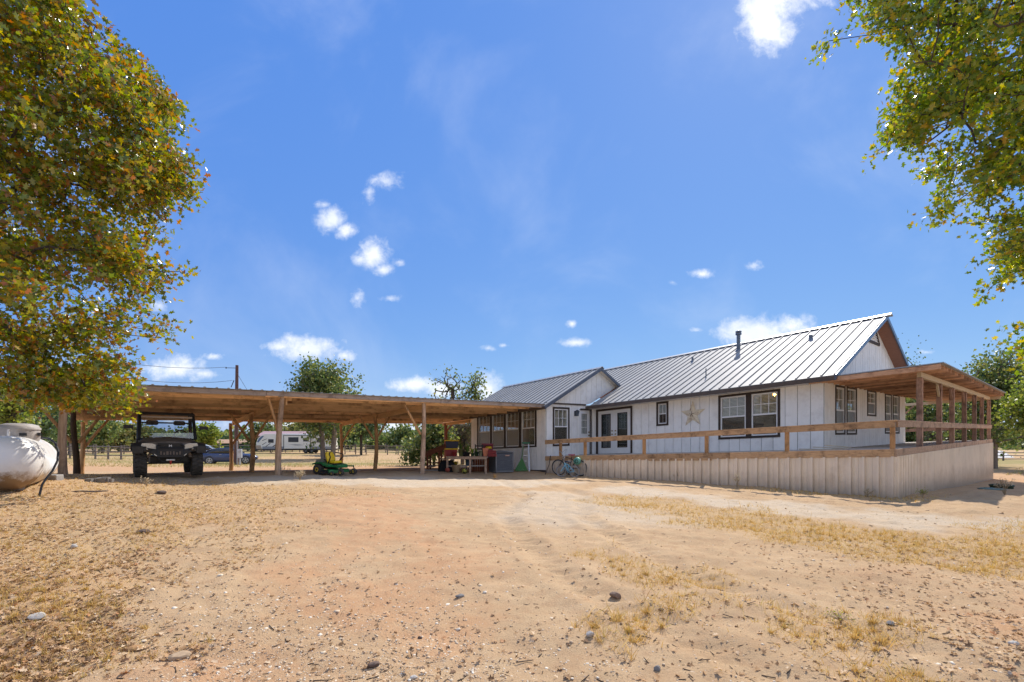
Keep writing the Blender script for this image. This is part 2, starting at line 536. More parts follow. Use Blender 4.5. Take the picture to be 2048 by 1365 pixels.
def left_mask(x, y):
    n = fbm(x + 3, y + 8, .8, 4) - .5
    return sstep(-3.15 - x - .10 * (y - 4) + n * 4.2, -.4, 1.0) * sstep(13.4 - y + n * 2, 0, 1.0)


def zone(x, y):
    n = fbm(x + 5, y, 1.1, 4) - .5; nf = fbm(x, y + 31, 3.5, 3) - .5
    straw = straw_mask(x, y)
    left = left_mask(x, y)
    far = sstep(y, 27, 33) * (.55 + 1.1 * (fbm(x, y, .12, 3) - .45))
    grass = np.clip(np.maximum(np.maximum(straw * .85, left * .55), far), 0, 1)
    red = sstep(.8 + n * 2.6 - seg_dist(x, y, [(-3.6, 11.2), (-2.3, 8.2), (-1.0, 6.2), (-.9, 4.7), (-1.6, 3.3)]), -.35, .6)
    red = np.maximum(red, sstep(.5 + n * 2 - np.hypot(x + 2.4, y - 5.2), -.3, .5))
    red = np.maximum(red, .8 * sstep(.9 + n * 3 - np.hypot(x - 4.4, y - 4.2), -.3, .7))
    red = np.maximum(red, .6 * left * sstep(n, -.05, .2))
    red = np.maximum(red, .85 * sstep(y, 20.5, 22) * sstep(33 - y, 0, 3))
    pale = sstep(1.5 + n * 2 - seg_dist(x, y, [(-9, 12.2), (-4, 14.5), (-1, 16.5), (1.2, 17.5)]), -.3, .8)
    pale = np.maximum(pale, .9 * sstep(1.1 + n * 2 - seg_dist(x, y, [(3.2, 14.5), (5.2, 11.4), (7.2, 9.2), (8.8, 8.3)]), -.2, .6))
    pale = np.maximum(pale, .7 * sstep(1.3 + n * 2.4 - seg_dist(x, y, [(.6, 9), (1.2, 13), (2.4, 9.5)]), -.3, .9))
    green = sstep(y, 33, 40) * sstep(fbm(x, y, .06, 3), .42, .62) * .8
    return np.stack([grass, red * (1 - straw), pale * (1 - left * .7), green], -1).astype(np.float32)


gobj = np_mesh('ground', np.stack([GX, GY, GZ], -1).reshape(-1, 3), quads, np.full((nx - 1) * (ny - 1), 4), smooth=True)
tag(gobj, kind='structure')
za = gobj.data.color_attributes.new('zone', 'FLOAT_COLOR', 'POINT')
za.data.foreach_set('color', zone(GX.ravel(), GY.ravel()).ravel())

gm = bpy.data.materials.new('dry_ground'); gm.use_nodes = True
nt = gm.node_tree; N, L = nt.nodes.new, nt.links.new
bs = nt.nodes['Principled BSDF']; bs.inputs['Roughness'].default_value = .95; bs.inputs['Specular IOR Level'].default_value = .12
t = N('ShaderNodeTexCoord'); at = N('ShaderNodeAttribute'); at.attribute_name = 'zone'
sp = N('ShaderNodeSeparateColor'); L(at.outputs['Color'], sp.inputs[0])


def gnoise(scale, detail=6., rough=.65, dist=0.):
    n = N('ShaderNodeTexNoise'); n.inputs['Scale'].default_value = scale; n.inputs['Detail'].default_value = detail
    n.inputs['Roughness'].default_value = rough; n.inputs['Distortion'].default_value = dist
    L(t.outputs['Object'], n.inputs['Vector']); return n.outputs['Fac']


def grange(v, a, b, c=0., d=1.):
    n = N('ShaderNodeMapRange'); n.inputs[1].default_value = a; n.inputs[2].default_value = b; n.inputs[3].default_value = c; n.inputs[4].default_value = d
    L(v, n.inputs[0]); return n.outputs[0]


def gmix(f, a, b):
    n = N('ShaderNodeMix'); n.data_type = 'RGBA'
    L(f, n.inputs['Factor'])
    for s, v in (('A', a), ('B', b)):
        if isinstance(v, tuple): n.inputs[s].default_value = (*v, 1)
        else: L(v, n.inputs[s])
    return n.outputs['Result']


def gmath(op, a, b):
    n = N('ShaderNodeMath'); n.operation = op; n.use_clamp = True
    for i, v in enumerate((a, b)):
        if isinstance(v, (int, float)): n.inputs[i].default_value = v
        else: L(v, n.inputs[i])
    return n.outputs[0]


nA, nB, nC, nD = gnoise(.9), gnoise(6.), gnoise(38., 8., .7), gnoise(160., 5., .7)
c = gmix(grange(nA, .35, .65), (.55, .385, .225), (.46, .31, .175))
c = gmix(grange(nB, .45, .7, 0, .55), c, (.42, .25, .135))
mred = gmath('MULTIPLY', sp.outputs[1], grange(nB, .3, .55, .45, 1.))
c = gmix(gmath('MULTIPLY', gmath('MULTIPLY', mred, grange(nC, .3, .62, .35, 1.)), .7), c, (.52, .27, .135))
mp_ = gmath('MULTIPLY', sp.outputs[2], grange(nB, .25, .6, .4, 1.))
c = gmix(gmath('MULTIPLY', mp_, .8), c, (.58, .50, .39))
mg = gmath('MULTIPLY', sp.outputs[0], grange(nC, .35, .6, .25, 1.))
c = gmix(gmath('MULTIPLY', mg, .8), c, gmix(grange(nB, .35, .65), (.54, .35, .15), (.46, .32, .17)))
c = gmix(gmath('MULTIPLY', at.outputs['Alpha'], grange(nA, .3, .6, .5, 1.)), c, (.20, .20, .055))
c = gmix(grange(nC, .52, .75, 0, .5), c, (.30, .19, .11))
c = gmix(grange(nD, .58, .78, 0, .6), c, (.74, .64, .50))
c = gmix(grange(nD, .42, .25, 0, .6), c, (.20, .125, .07))
L(c, bs.inputs['Base Color'])
bp = N('ShaderNodeBump'); bp.inputs['Strength'].default_value = .75; bp.inputs['Distance'].default_value = .02
hh = N('ShaderNodeMath'); hh.operation = 'MULTIPLY_ADD'; L(nD, hh.inputs[0]); hh.inputs[1].default_value = .55; L(nC, hh.inputs[2])
L(hh.outputs[0], bp.inputs['Height']); L(bp.outputs[0], bs.inputs['Normal'])
gobj.data.materials.append(gm)

# ------------------------------------------------------------------ house frame: a back-left along the house, b to the right-back, h above its floor
UX, UY = -.6403, .7681
VX, VY = .7681, .6403
AX, AY = (1648 - CX) / F * 16, 16.
ZF, SU, SV = 1.33, -.034, .0189


def HF(a, b, h):
    return Vector((AX + a * UX + b * VX, AY + a * UY + b * VY, ZF + SU * a + SV * b + h))


def floor_z(a, b):
    return ZF + SU * a + SV * b


def inv(x, y):
    return (x - AX) * UX + (y - AY) * UY, (x - AX) * VX + (y - AY) * VY


def onb(b, px, py=None):       # a (and h) where the sight line meets the plane b
    r = (px - CX) / F; X0 = AX + VX * b; Y0 = AY + VY * b
    a = (X0 - r * Y0) / (r * UY - UX)
    if py is None: return a
    Y = Y0 + a * UY
    return a, CAMZ + (YH - py) / F * Y - floor_z(a, b)


def ona(a, px, py=None):
    r = (px - CX) / F; X0 = AX + UX * a; Y0 = AY + UY * a
    b = (X0 - r * Y0) / (r * VY - VX)
    if py is None: return b
    Y = Y0 + b * VY
    return b, CAMZ + (YH - py) / F * Y - floor_z(a, b)


AU = math.atan2(UY, UX); AV = math.atan2(VY, VX)


def rel(root):
    l = root.location.copy()
    return lambda p: HF(*p) - l


WHITE = mat('white_siding', (.89, .88, .84), (.84, .83, .79), rough=.65, scale=2.5, stretch=(3, 3, .6), rand=.03, c3=(.72, .70, .66), s3=2.2, spec=.3)
SHEATH = mat('wall_sheathing', (.09, .08, .07), rough=.9)
TRIM = mat('dark_brown_trim', (.05, .033, .024), (.035, .024, .018), rough=.6, scale=9, rand=.1)
SASH = mat('white_vinyl', (.8, .8, .79), (.76, .76, .75), rough=.4)
GLASS = glass_mat('window_glass', (.94, .96, .95), .05)
SCREEN = glass_mat('window_screen', (.74, .72, .69), .02, .4)
DOORGLASS = glass_mat('door_glass', (.6, .66, .62), .14)
BLIND = mat('blind_slats', (.82, .78, .70), (.76, .72, .64), rough=.6)
DARK = mat('dark_interior', (.06, .055, .05), rough=.9)
ROOFM = mat('galvalume_roof', (.36, .36, .352), (.31, .31, .305), rough=.6, metal=.0, scale=1.6, stretch=(1, 1, 1), rand=.04, spec=.25, c3=(.33, .32, .30), s3=1.2)
RIDGE = mat('ridge_cap_metal', (.55, .55, .54), rough=.4, metal=.4)
FASCIA = mat('brown_fascia', (.10, .075, .06), (.075, .058, .048), rough=.5, scale=5)
RAKE = mat('blue_grey_rake_trim', (.12, .145, .19), (.10, .12, .16), rough=.3, metal=.3)
SOFFIT = mat('brown_soffit', (.34, .16, .10), (.24, .11, .07), rough=.8, scale=4, stretch=(1, 14, 14), rot=AU)
WSOFF = mat('white_soffit', (.66, .64, .6), rough=.7)
FOUND = mat('foundation_block', (.16, .14, .12), (.10, .09, .08), rough=.9, scale=6)


def wall_boards(root, T, s0, s1, hlo, hhi, openings, width, name='plank', depth=.022, gap=.016, m=None, wname='wall'):
    """vertical siding boards in front of a sheathing wall; T(s, h, d): d outwards. hlo/hhi may be functions of s"""
    lo = hlo if callable(hlo) else (lambda s: hlo); hi = hhi if callable(hhi) else (lambda s: hhi)

    def cells(x0, x1):
        cuts = sorted({x0, x1} | {o[0] for o in openings if x0 < o[0] < x1} | {o[1] for o in openings if x0 < o[1] < x1})
        for c0, c1 in zip(cuts[:-1], cuts[1:]):
            if c1 - c0 < 1e-4: continue
            mid = (c0 + c1) / 2; segs = [(None, None)]
            ops = sorted((o[2], o[3]) for o in openings if o[0] < mid < o[1])
            ranges = []; cur = None
            for (p, q) in ops:
                ranges.append((cur, p)); cur = q
            ranges.append((cur, None))
            for p, q in ranges:
                yield c0, c1, p, q

    def boxes(mb, x0, x1, d0, d1, part=None):
        for c0, c1, p, q in cells(x0, x1):
            if part is not None and (p is None) != (part == 0): continue
            l0 = lo(c0) if p is None else p; l1 = lo(c1) if p is None else p
            u0 = hi(c0) if q is None else q; u1 = hi(c1) if q is None else q
            if max(u0 - l0, u1 - l1) < .02: continue
            u0 = max(u0, l0 + .005); u1 = max(u1, l1 + .005)
            mb.hexa([T(c0, l0, d0), T(c1, l1, d0), T(c1, l1, d1), T(c0, l0, d1), T(c0, u0, d0), T(c1, u1, d0), T(c1, u1, d1), T(c0, u0, d1)])
    mb = MB()
    n = max(1, int(round((s1 - s0) / .6)))
    for i in range(n):
        boxes(mb, s0 + (s1 - s0) * i / n, s0 + (s1 - s0) * (i + 1) / n, -.11, 0.)
    w = mb.build(wname, SHEATH, root)
    n = int(round((s1 - s0) / width)); ww = (s1 - s0) / n
    for i in range(n):
        b_ = MB(); j = random.uniform(-.003, .003)
        x0, x1 = s0 + i * ww + gap / 2, s0 + (i + 1) * ww - gap / 2
        cs = list(cells(x0, x1)); cut = {}
        for c in cs: cut.setdefault((c[0], c[1]), []).append(c)
        if min(len(v) for v in cut.values()) >= 2:      # an opening cuts the board right through: two boards
            for part in (0, 1):
                b_ = MB(); boxes(b_, x0, x1, 0.002, depth + j, part)
                if b_.f: b_.build(name, m or WHITE, w)
        else:
            boxes(b_, x0, x1, 0.002, depth + j)
            if b_.f: b_.build(name, m or WHITE, w)
    return w


def window(root, T, s0, s1, h0, h1, grid=(3, 2), trim=.09, blind=True, lower_grid=False, tall=.5, sides='lrtb', bm=None, name='window'):
    """sash frame > trim, panes, muntins, blind; T(s, h, d) with d outwards"""
    def bx(mb, a, b, c, d, e, f):   # s, h, depth ranges
        mb.hexa([T(a, c, e), T(b, c, e), T(b, c, f), T(a, c, f), T(a, d, e), T(b, d, e), T(b, d, f), T(a, d, f)])
    fw = min(.05, (s1 - s0) * .1); hm = h0 + (h1 - h0) * tall
    f_ = MB()
    bx(f_, s0, s0 + fw, h0, h1, -.09, .02); bx(f_, s1 - fw, s1, h0, h1, -.09, .02)
    bx(f_, s0 + fw, s1 - fw, h0, h0 + fw, -.09, .022); bx(f_, s0 + fw, s1 - fw, h1 - fw, h1, -.09, .022)
    bx(f_, s0 + fw, s1 - fw, hm - fw * .55, hm + fw * .55, -.07, .018)
    w = f_.build(name, SASH, root)
    t_ = MB()
    if 'l' in sides: bx(t_, s0 - trim, s0, h0 - ('b' in sides) * trim, h1 + ('t' in sides) * trim, -.02, .045)
    if 'r' in sides: bx(t_, s1, s1 + trim, h0 - ('b' in sides) * trim, h1 + ('t' in sides) * trim, -.02, .045)
    if 't' in sides: bx(t_, s0, s1, h1, h1 + trim, -.02, .043)
    if 'b' in sides: bx(t_, s0, s1, h0 - trim, h0, -.02, .043)
    t_.build('trim', TRIM, w)
    for (p, q) in ((h0 + fw, hm - fw * .55), (hm + fw * .55, h1 - fw)):
        g = MB(); bx(g, s0 + fw - .003, s1 - fw + .003, p - .003, q + .003, -.034, -.028); g.build('pane', GLASS, w)
        if p < hm - .1:
            g = MB(); bx(g, s0 + fw, s1 - fw, p, q, -.010, -.008); g.build('insect_screen', SCREEN, w)
    mu = MB(); gw = .011
    for (p, q, on) in ((h0 + fw, hm - fw * .55, lower_grid), (hm + fw * .55, h1 - fw, grid)):
        if not on: continue
        gr = grid
        for i in range(1, gr[0]):
            s = s0 + fw + (s1 - s0 - 2 * fw) * i / gr[0]; bx(mu, s - gw, s + gw, p, q, -.027, -.012)
        for i in range(1, gr[1]):
            h = p + (q - p) * i / gr[1]; bx(mu, s0 + fw, s1 - fw, h - gw, h + gw, -.026, -.013)
    if mu.f: mu.build('muntin', SASH, w)
    if blind:
        bl = MB(); k = int((h1 - h0 - 2 * fw) / .05)
        for i in range(k):
            h = h0 + fw + .02 + i * .05
            bl.hexa([T(s0 + fw, h, -.10), T(s1 - fw, h, -.10), T(s1 - fw, h + .026, -.072), T(s0 + fw, h + .026, -.072),
                     T(s0 + fw, h + .003, -.10), T(s1 - fw, h + .003, -.10), T(s1 - fw, h + .029, -.072), T(s0 + fw, h + .029, -.072)])
        bl.build('blind', bm or BLIND, w)
    return w


def mullion(root, T, s0, s1, h0, h1):
    m_ = MB(); m_.hexa([T(s0, h0, -.02), T(s1, h0, -.02), T(s1, h0, .044), T(s0, h0, .044), T(s0, h1, -.02), T(s1, h1, -.02), T(s1, h1, .044), T(s0, h1, .044)])
    return m_.build('mullion', TRIM, root)


# dimensions in house coordinates
HW, HL = 11.4, 16.4                 # house width along b, length along a
WB, WA0, WA1 = -3.29, 10.05, 15.95  # wing front wall, its near corner and far end
EAVE_B, EAVE_H, SLOPE = -.62, 2.36, .4535
RB = 5.70
RIDGE_H = EAVE_H + SLOPE * (RB - EAVE_B)
OVER = .5


def main_h(b):
    return EAVE_H + SLOPE * (b - EAVE_B) if b < RB else RIDGE_H - SLOPE * (b - RB)


WPB, WPH, WEB, WSL = .25, 4.26, -3.62, .52       # wing ridge


def wing_h(b):
    return WPH - WSL * abs(b - WPB)


hc = HF(5, 4, 0); hc.z = gz(hc.x, hc.y)
house = thing('ranch_house', 'long single-storey white board house with pale metal gable roof behind the raised wooden deck', 'house', hc)
RT = rel(house)
TF = lambda s, h, d: RT((s, -d, h))                 # main front wall (b = 0)
TG = lambda s, h, d: RT((-d, s, h))                 # gable-end wall (a = 0)
TWS = lambda s, h, d: RT((WA0 - d, s, h))           # wing short wall
TWF = lambda s, h, d: RT((s, WB - d, h))            # wing front wall


def rect_b(b, x0, y0, x1, y1):
    """pixel corners (top-left, bottom-right) on a plane b -> a-range, h-range"""
    a0, ht = onb(b, x1, y0); a1, hb = onb(b, x0, y1)
    return a0, a1, hb, ht


# --- main front wall
aw0, hW1 = onb(0, 1560, 777.5); aw1, _ = onb(0, 1439.5)  if False else (onb(0, 1439.5), 0)
_, hW0 = onb(0, 1500, 877)
am0, am1 = onb(0, 1502.5), onb(0, 1494)
T9 = .085
hT, hB = onb(0, 1500, 785)[1] - T9, hW0 + T9
win_r = (onb(0, 1561) + T9, onb(0, 1503.5), hB, hT)       # right one of the double window (smaller a)
win_l = (onb(0, 1492.5), onb(0, 1437.5) - T9, hB, hT)
sm = (onb(0, 1337.5) + T9, onb(0, 1313.5) - T9, onb(0, 1325, 852)[1] + T9, onb(0, 1325, 804)[1] - T9)
fd = (onb(0, 1265.5), onb(0, 1193), -.02, onb(0, 1230, 816)[1])
ops = [(win_r[0], win_r[1], hB, hT), (win_l[0], win_l[1], hB, hT), sm, (fd[0] + .08, fd[1] - .08, -.05, fd[3] - .08)]
wall_boards(house, TF, -.0, WA0 + .0, -.25, main_h(0) - .05, ops, .40)
window(house, TF, *win_r, sides='lrtb', trim=T9)
window(house, TF, *win_l, sides='lrtb', trim=T9)
if win_l[0] - win_r[1] > 2 * T9 + .01:
    mullion(house, TF, win_r[1] + T9 + .001, win_l[0] - T9 - .001, hB - T9, hT + T9)
window(house, TF, *sm, grid=(2, 1), lower_grid=True, trim=T9, blind=False)

# --- gable-end wall
gops = []
for (x0, x1, yt, yb) in ((1669, 1688.5, 772, 870), (1691.5, 1711.5, 775, 870), (1733, 1750.5, 781.5, 833), (1768.5, 1781.5, 788, 868), (1784, 1797, 790, 868)):
    b0, b1 = ona(0, x0), ona(0, x1); xm = (x0 + x1) / 2
    gops.append((b0 + .07, b1 - .07, ona(0, xm, yb)[1] + .07, ona(0, xm, yt)[1] - .07))
gw_ = wall_boards(house, TG, 0., HW, -.25, lambda s: main_h(s) - .07, gops, .305)
for g in gops:
    window(house, TG, *g, grid=(2, 2), trim=.07, blind=True)
# louvred gable vent
vb0, vb1, vh = RB - .95, RB + .95, RIDGE_H - .12
v_ = MB()
for (p, q) in (((vb0, vh - .86), (RB, vh)), ((vb1, vh - .86), (RB, vh)), ((vb0, vh - .86), (vb1, vh - .86))):
    v_.bar(TG(p[0], p[1], .04), TG(q[0], q[1], .04), .10, .05, up=(UX, UY, 0))
vent = v_.build('gable_vent', TRIM, house)
for i in range(7):
    h = vh - .80 + i * .105; hw = .95 * (vh - h) / .86 - .06
    if hw > .05:
        s_ = MB(); s_.hexa([TG(RB - hw, h, .03), TG(RB + hw, h, .03), TG(RB + hw, h, .06), TG(RB - hw, h, .06), TG(RB - hw, h + .06, .028), TG(RB + hw, h + .06, .028), TG(RB + hw, h + .06, .034), TG(RB - hw, h + .06, .034)])
        s_.build('louvre', SASH, vent)

# --- wing short wall and its gable triangle
ww = (ona(WA0, 1107.5) , ona(WA0, 1135.5), ona(WA0, 1120, 889)[1], ona(WA0, 1120, 818.5)[1])
wd = (ona(WA0, 1158), ona(WA0, 1180), -.02, ona(WA0, 1170, 820)[1])
wall_boards(house, TWS, WB, -.0, lambda s: -.62, 2.42, [ww, (wd[0], wd[1], -.05, wd[3])], .40)
wall_boards(house, TWS, WB, 1.72, lambda s: 2.44 if s < EAVE_B + .1 else main_h(s) - .02, lambda s: wing_h(s) - .05, [], .40, depth=.03)
window(house, TWS, *ww, grid=(3, 2), trim=.085)
# --- wing front wall with four windows
fx = [(957.5, 981), (984.5, 1008.5), (1012.5, 1038.5), (1043.5, 1071)]
fo = []
for x0, x1 in fx:
    xm = (x0 + x1) / 2
    ytop = 833.5 + (xm - 968) * (819.5 - 833.5) / 90; ybot = 896 + (xm - 968) * (892.5 - 896) / 90
    a0, ht = onb(WB, xm, ytop); _, hb = onb(WB, xm, ybot)
    fo.append((onb(WB, x1), onb(WB, x0), hb, ht))
hbm = sum(o[2] for o in fo) / 4; htm = sum(o[3] for o in fo) / 4
fo = [(o[0], o[1], hbm, htm) for o in fo]
wall_boards(house, TWF, WA0, WA1, -.62, wing_h(WB) - .02, fo, .305)
for o in fo:
    window(house, TWF, *o, grid=(3, 2), trim=.07, sides='tb')
edges = sorted([o[0] for o in fo] + [o[1] for o in fo])
for p, q in [(edges[0] - .1, edges[0])] + list(zip(edges[1:-1:2], edges[2:-1:2])) + [(edges[-1], edges[-1] + .1)]:
    mullion(house, TWF, p, q, hbm - .07, htm + .07)
# foundation under the wing, closing walls, floor and ceiling
f_ = MB(RT)
f_.box(WA0 + .06, WA1 - .06, WB + .09, WB + .25, -1.1, -.62); f_.box(WA0 + .09, WA0 + .2, WB + .3, -.1, -1.1, -.62)
f_.build('foundation', FOUND, house)
b_ = MB(RT)
b_.box(.12, HL, HW - .12, HW, -.3, 2.4); b_.box(HL - .1, HL, .3, HW - .13, -.3, 2.4); b_.box(WA1 - .1, WA1, WB + .12, .2, -.6, 2.3)
b_.box(.13, HL - .11, .13, HW - .13, -.34, -.06); b_.box(WA0 + .13, WA1 - .12, WB + .14, .1, -.34, -.06)
b_.box(.13, HL - .11, .13, HW - .13, 2.38, 2.43); b_.box(WA0 + .13, WA1 - .12, WB + .14, .1, 2.3, 2.35)
b_.box(6.5, 6.58, .14, HW - .14, -.05, 2.37); b_.box(.2, 6.4, 4.4, 4.48, -.05, 2.37); b_.box(WA0 + .2, WA1 - .2, -.6, -.52, -.05, 2.29)
b_.build('inner_wall', mat('interior_wall', (.34, .30, .25), rough=.9), house)

# --- french doors and side door
def slab_door(T, s0, s1, h0, h1, lite, grid, handle_s, name='door', curtain=None):
    def bx(mb, a, b, c, d, e, f):
        mb.hexa([T(a, c, e), T(b, c, e), T(b, c, f), T(a, c, f), T(a, d, e), T(b, d, e), T(b, d, f), T(a, d, f)])
    l0, l1, g0, g1 = lite
    d_ = MB()
    bx(d_, s0, l0, h0, h1, -.06, -.01); bx(d_, l1, s1, h0, h1, -.06, -.01); bx(d_, l0, l1, h0, g0, -.06, -.01); bx(d_, l0, l1, g1, h1, -.06, -.01)
    d = d_.build(name, SASH, house)
    fr = MB(); w = .035; fm = TRIM if grid is None else SASH
    for r in ((l0, l0 + w, g0, g1), (l1 - w, l1, g0, g1), (l0 + w, l1 - w, g0, g0 + w), (l0 + w, l1 - w, g1 - w, g1)):
        bx(fr, *r, -.012, .006)
    fr.build('lite_frame', fm, d)
    p_ = MB(); bx(p_, l0 + .02, l1 - .02, g0 + .02, g1 - .02, -.034, -.028); p_.build('pane', DOORGLASS, d)
    if grid:
        mu = MB()
        for i in range(1, grid[0]):
            s = l0 + (l1 - l0) * i / grid[0]; bx(mu, s - .012, s + .012, g0, g1, -.026, -.004)
        for i in range(1, grid[1]):
            h = g0 + (g1 - g0) * i / grid[1]; bx(mu, l0, l1, h - .012, h + .012, -.025, -.006)
        mu.build('muntin', SASH, d)
    if curtain:
        cu = MB(); bx(cu, l0 + .01, l1 - .01, g0, g1, -.075, -.062); cu.build('curtain', curtain, d)
    hd = MB(); c = T(handle_s, h0 + .95, .03)
    BR = mat('aged_brass', (.35, .24, .10), rough=.35, metal=.9)
    for hh_ in (.93, 1.09):
        bx(hd, handle_s - .03, handle_s + .03, h0 + hh_ - .03, h0 + hh_ + .03, -.012, .045)
    hd.build('handle', BR, d, bevel=.012)
    return d


CURT = mat('pale_door_blind', (.42, .47, .45), (.36, .41, .39), rough=.8)
mid = (fd[0] + fd[1]) / 2
slab_door(TF, fd[0] + .10, mid - .004, 0, fd[3] - .1, (fd[0] + .10 + .21, mid - .2, .28, fd[3] - .26), None, mid - .10, 'french_door')
slab_door(TF, mid + .004, fd[1] - .10, 0, fd[3] - .1, (mid + .2, fd[1] - .31, .28, fd[3] - .26), None, mid + .10, 'french_door')
slab_door(TWS, wd[0] + .02, wd[1] - .02, 0, wd[3] - .02, (wd[0] + .15, wd[1] - .2, .98, wd[3] - .16), (3, 3), wd[1] - .10, 'side_door', CURT)


def doorcase(T, s0, s1, h1, w, sides='lrt'):
    d_ = MB()
    def bx(a, b, c, d, e, f):
        d_.hexa([T(a, c, e), T(b, c, e), T(b, c, f), T(a, c, f), T(a, d, e), T(b, d, e), T(b, d, f), T(a, d, f)])
    if 'l' in sides: bx(s0, s0 + w, 0, h1, -.04, .046)
    if 'r' in sides: bx(s1 - w, s1, 0, h1, -.04, .046)
    bx(s0 + w, s1 - w, h1 - w, h1, -.04, .044)
    return d_.build('door_trim', TRIM, house)


doorcase(TF, fd[0], fd[1], fd[3], .10)
doorcase(TWS, wd[0] - .005, wd[1] + .075, wd[3] + .05, .075, 'r')

# --- roofs: every standing-seam panel its own piece
def roof_panels(parent, a0, a1, prof, w, name='roof_panel', m=None):
    """prof(a) -> ((b0, h0), (b1, h1)) eave to ridge"""
    n = int(round((a1 - a0) / w)); ww = (a1 - a0) / n
    for i in range(n):
        p, q = a0 + i * ww, a0 + (i + 1) * ww
        (b0, h0), (b1, h1) = prof((p + q) / 2)
        mb = MB(RT)
        mb.hexa([(p + .002, b0, h0), (q - .002, b0, h0), (q - .002, b1, h1), (p + .002, b1, h1), (p + .002, b0, h0 + .018), (q - .002, b0, h0 + .018), (q - .002, b1, h1 + .018), (p + .002, b1, h1 + .018)])
        r = .022
        mb.hexa([(p, b0, h0 + .018), (p + r * 2, b0, h0 + .018), (p + r * 2, b1, h1 + .018), (p, b1, h1 + .018), (p + .002, b0, h0 + .064), (p + r * 2 - .002, b0, h0 + .064), (p + r * 2 - .002, b1, h1 + .064), (p + .002, b1, h1 + .064)])
        mb.build(name, m or ROOFM, parent)


def deckslab(a0, a1, b0, h0, b1, h1, th=.1):
    mb = MB(RT)
    mb.hexa([(a0, b0, h0 - th), (a1, b0, h0 - th), (a1, b1, h1 - th), (a0, b1, h1 - th), (a0, b0, h0 - .002), (a1, b0, h0 - .002), (a1, b1, h1 - .002), (a0, b1, h1 - .002)])
    return mb


rf = deckslab(-OVER + .02, WA0 - .32, EAVE_B + .03, main_h(EAVE_B + .03), RB - .002, RIDGE_H, .09).build('main_roof', SOFFIT, house)
b2 = HW + .62
deckslab(-OVER + .02, HL + .3, RB + .002, RIDGE_H, b2, main_h(b2), .09).build('roof_underside', SOFFIT, rf)
deckslab(WA0 - .3, HL + .3, 1.6, main_h(1.6) - .02, RB - .01, RIDGE_H, .09).build('roof_underside', SOFFIT, rf)
roof_panels(rf, -OVER, 9.76, lambda a: ((EAVE_B, EAVE_H), (RB, RIDGE_H)), .375)
roof_panels(rf, 9.76, HL + .3, lambda a: ((1.62, main_h(1.62)), (RB, RIDGE_H)), .375)
mb = MB(RT); mb.hexa([(-OVER, RB + .003, RIDGE_H), (HL + .3, RB + .003, RIDGE_H), (HL + .3, b2, main_h(b2)), (-OVER, b2, main_h(b2)), (-OVER, RB + .003, RIDGE_H + .02), (HL + .3, RB + .003, RIDGE_H + .02), (HL + .3, b2, main_h(b2) + .02), (-OVER, b2, main_h(b2) + .02)])
mb.build('rear_roof_sheet', ROOFM, rf)
rc = MB(RT)
for s in (-1, 1):
    rc.hexa([(-OVER - .16, RB, RIDGE_H + .075), (HL + .35, RB, RIDGE_H + .075), (HL + .35, RB + s * .2, RIDGE_H - .09 + .07), (-OVER - .16, RB + s * .2, RIDGE_H - .09 + .07),
             (-OVER - .16, RB, RIDGE_H + .1), (HL + .35, RB, RIDGE_H + .1), (HL + .35, RB + s * .2, RIDGE_H - .09 + .095), (-OVER - .16, RB + s * .2, RIDGE_H - .09 + .095)])
rc.build('ridge_cap', RIDGE, rf)
fa = MB(RT); fa.box(-OVER, WA0 - .02, EAVE_B - .025, EAVE_B + .02, EAVE_H - .15, EAVE_H - .004); fa.build('fascia_board', FASCIA, rf)
so = MB(RT); so.box(-.02, WA0 - .04, EAVE_B + .022, -.03, EAVE_H - .14, EAVE_H - .11); so.build('soffit_board', WSOFF, rf)
for (q0, q1) in ((EAVE_B - .03, RB), (b2, RB)):
    rk = MB(RT); s = -.026
    h0, h1 = main_h(q0), RIDGE_H
    rk.hexa([(-OVER - .03, q0, h0 - .14), (-OVER + .012, q0, h0 - .14), (-OVER + .012, q1, h1 - .14), (-OVER - .03, q1, h1 - .14), (-OVER - .03, q0, h0 + .03), (-OVER + .012, q0, h0 + .03), (-OVER + .012, q1, h1 + .03), (-OVER - .03, q1, h1 + .03)])
    rk.build('rake_trim', RAKE, rf)
# wing roof
wf0, wf1 = 9.76, 17.5
wr = deckslab(wf0 + .02, wf1 - .02, WEB + .03, wing_h(WEB + .03), WPB - .002, WPH, .07).build('wing_roof', WSOFF, house)
deckslab(wf0 + .02, wf1 - .02, WPB + .002, WPH, 1.74, wing_h(1.74), .07).build('roof_underside', WSOFF, wr)
roof_panels(wr, wf0, wf1, lambda a: ((WEB, wing_h(WEB)), (WPB, WPH)), .375)
roof_panels(wr, wf0, wf1, lambda a: ((1.80, wing_h(1.80)), (WPB, WPH)), .375)
rc = MB(RT)
for s in (-1, 1):
    rc.hexa([(wf0 - .06, WPB, WPH + .07), (wf1 + .04, WPB, WPH + .07), (wf1 + .04, WPB + s * .16, WPH - .02), (wf0 - .06, WPB + s * .16, WPH - .02), (wf0 - .06, WPB, WPH + .09), (wf1 + .04, WPB, WPH + .09), (wf1 + .04, WPB + s * .16, WPH), (wf0 - .06, WPB + s * .16, WPH)])
rc.build('ridge_cap', RIDGE, wr)
for q0 in (WEB - .02, 1.79):
    rk = MB(RT); h0 = wing_h(q0)
    rk.hexa([(wf0 - .03, q0, h0 - .12), (wf0 + .012, q0, h0 - .12), (wf0 + .012, WPB, WPH - .12), (wf0 - .03, WPB, WPH - .12), (wf0 - .03, q0, h0 + .03), (wf0 + .012, q0, h0 + .03), (wf0 + .012, WPB, WPH + .03), (wf0 - .03, WPB, WPH + .03)])
    rk.build('rake_trim', RAKE, wr)
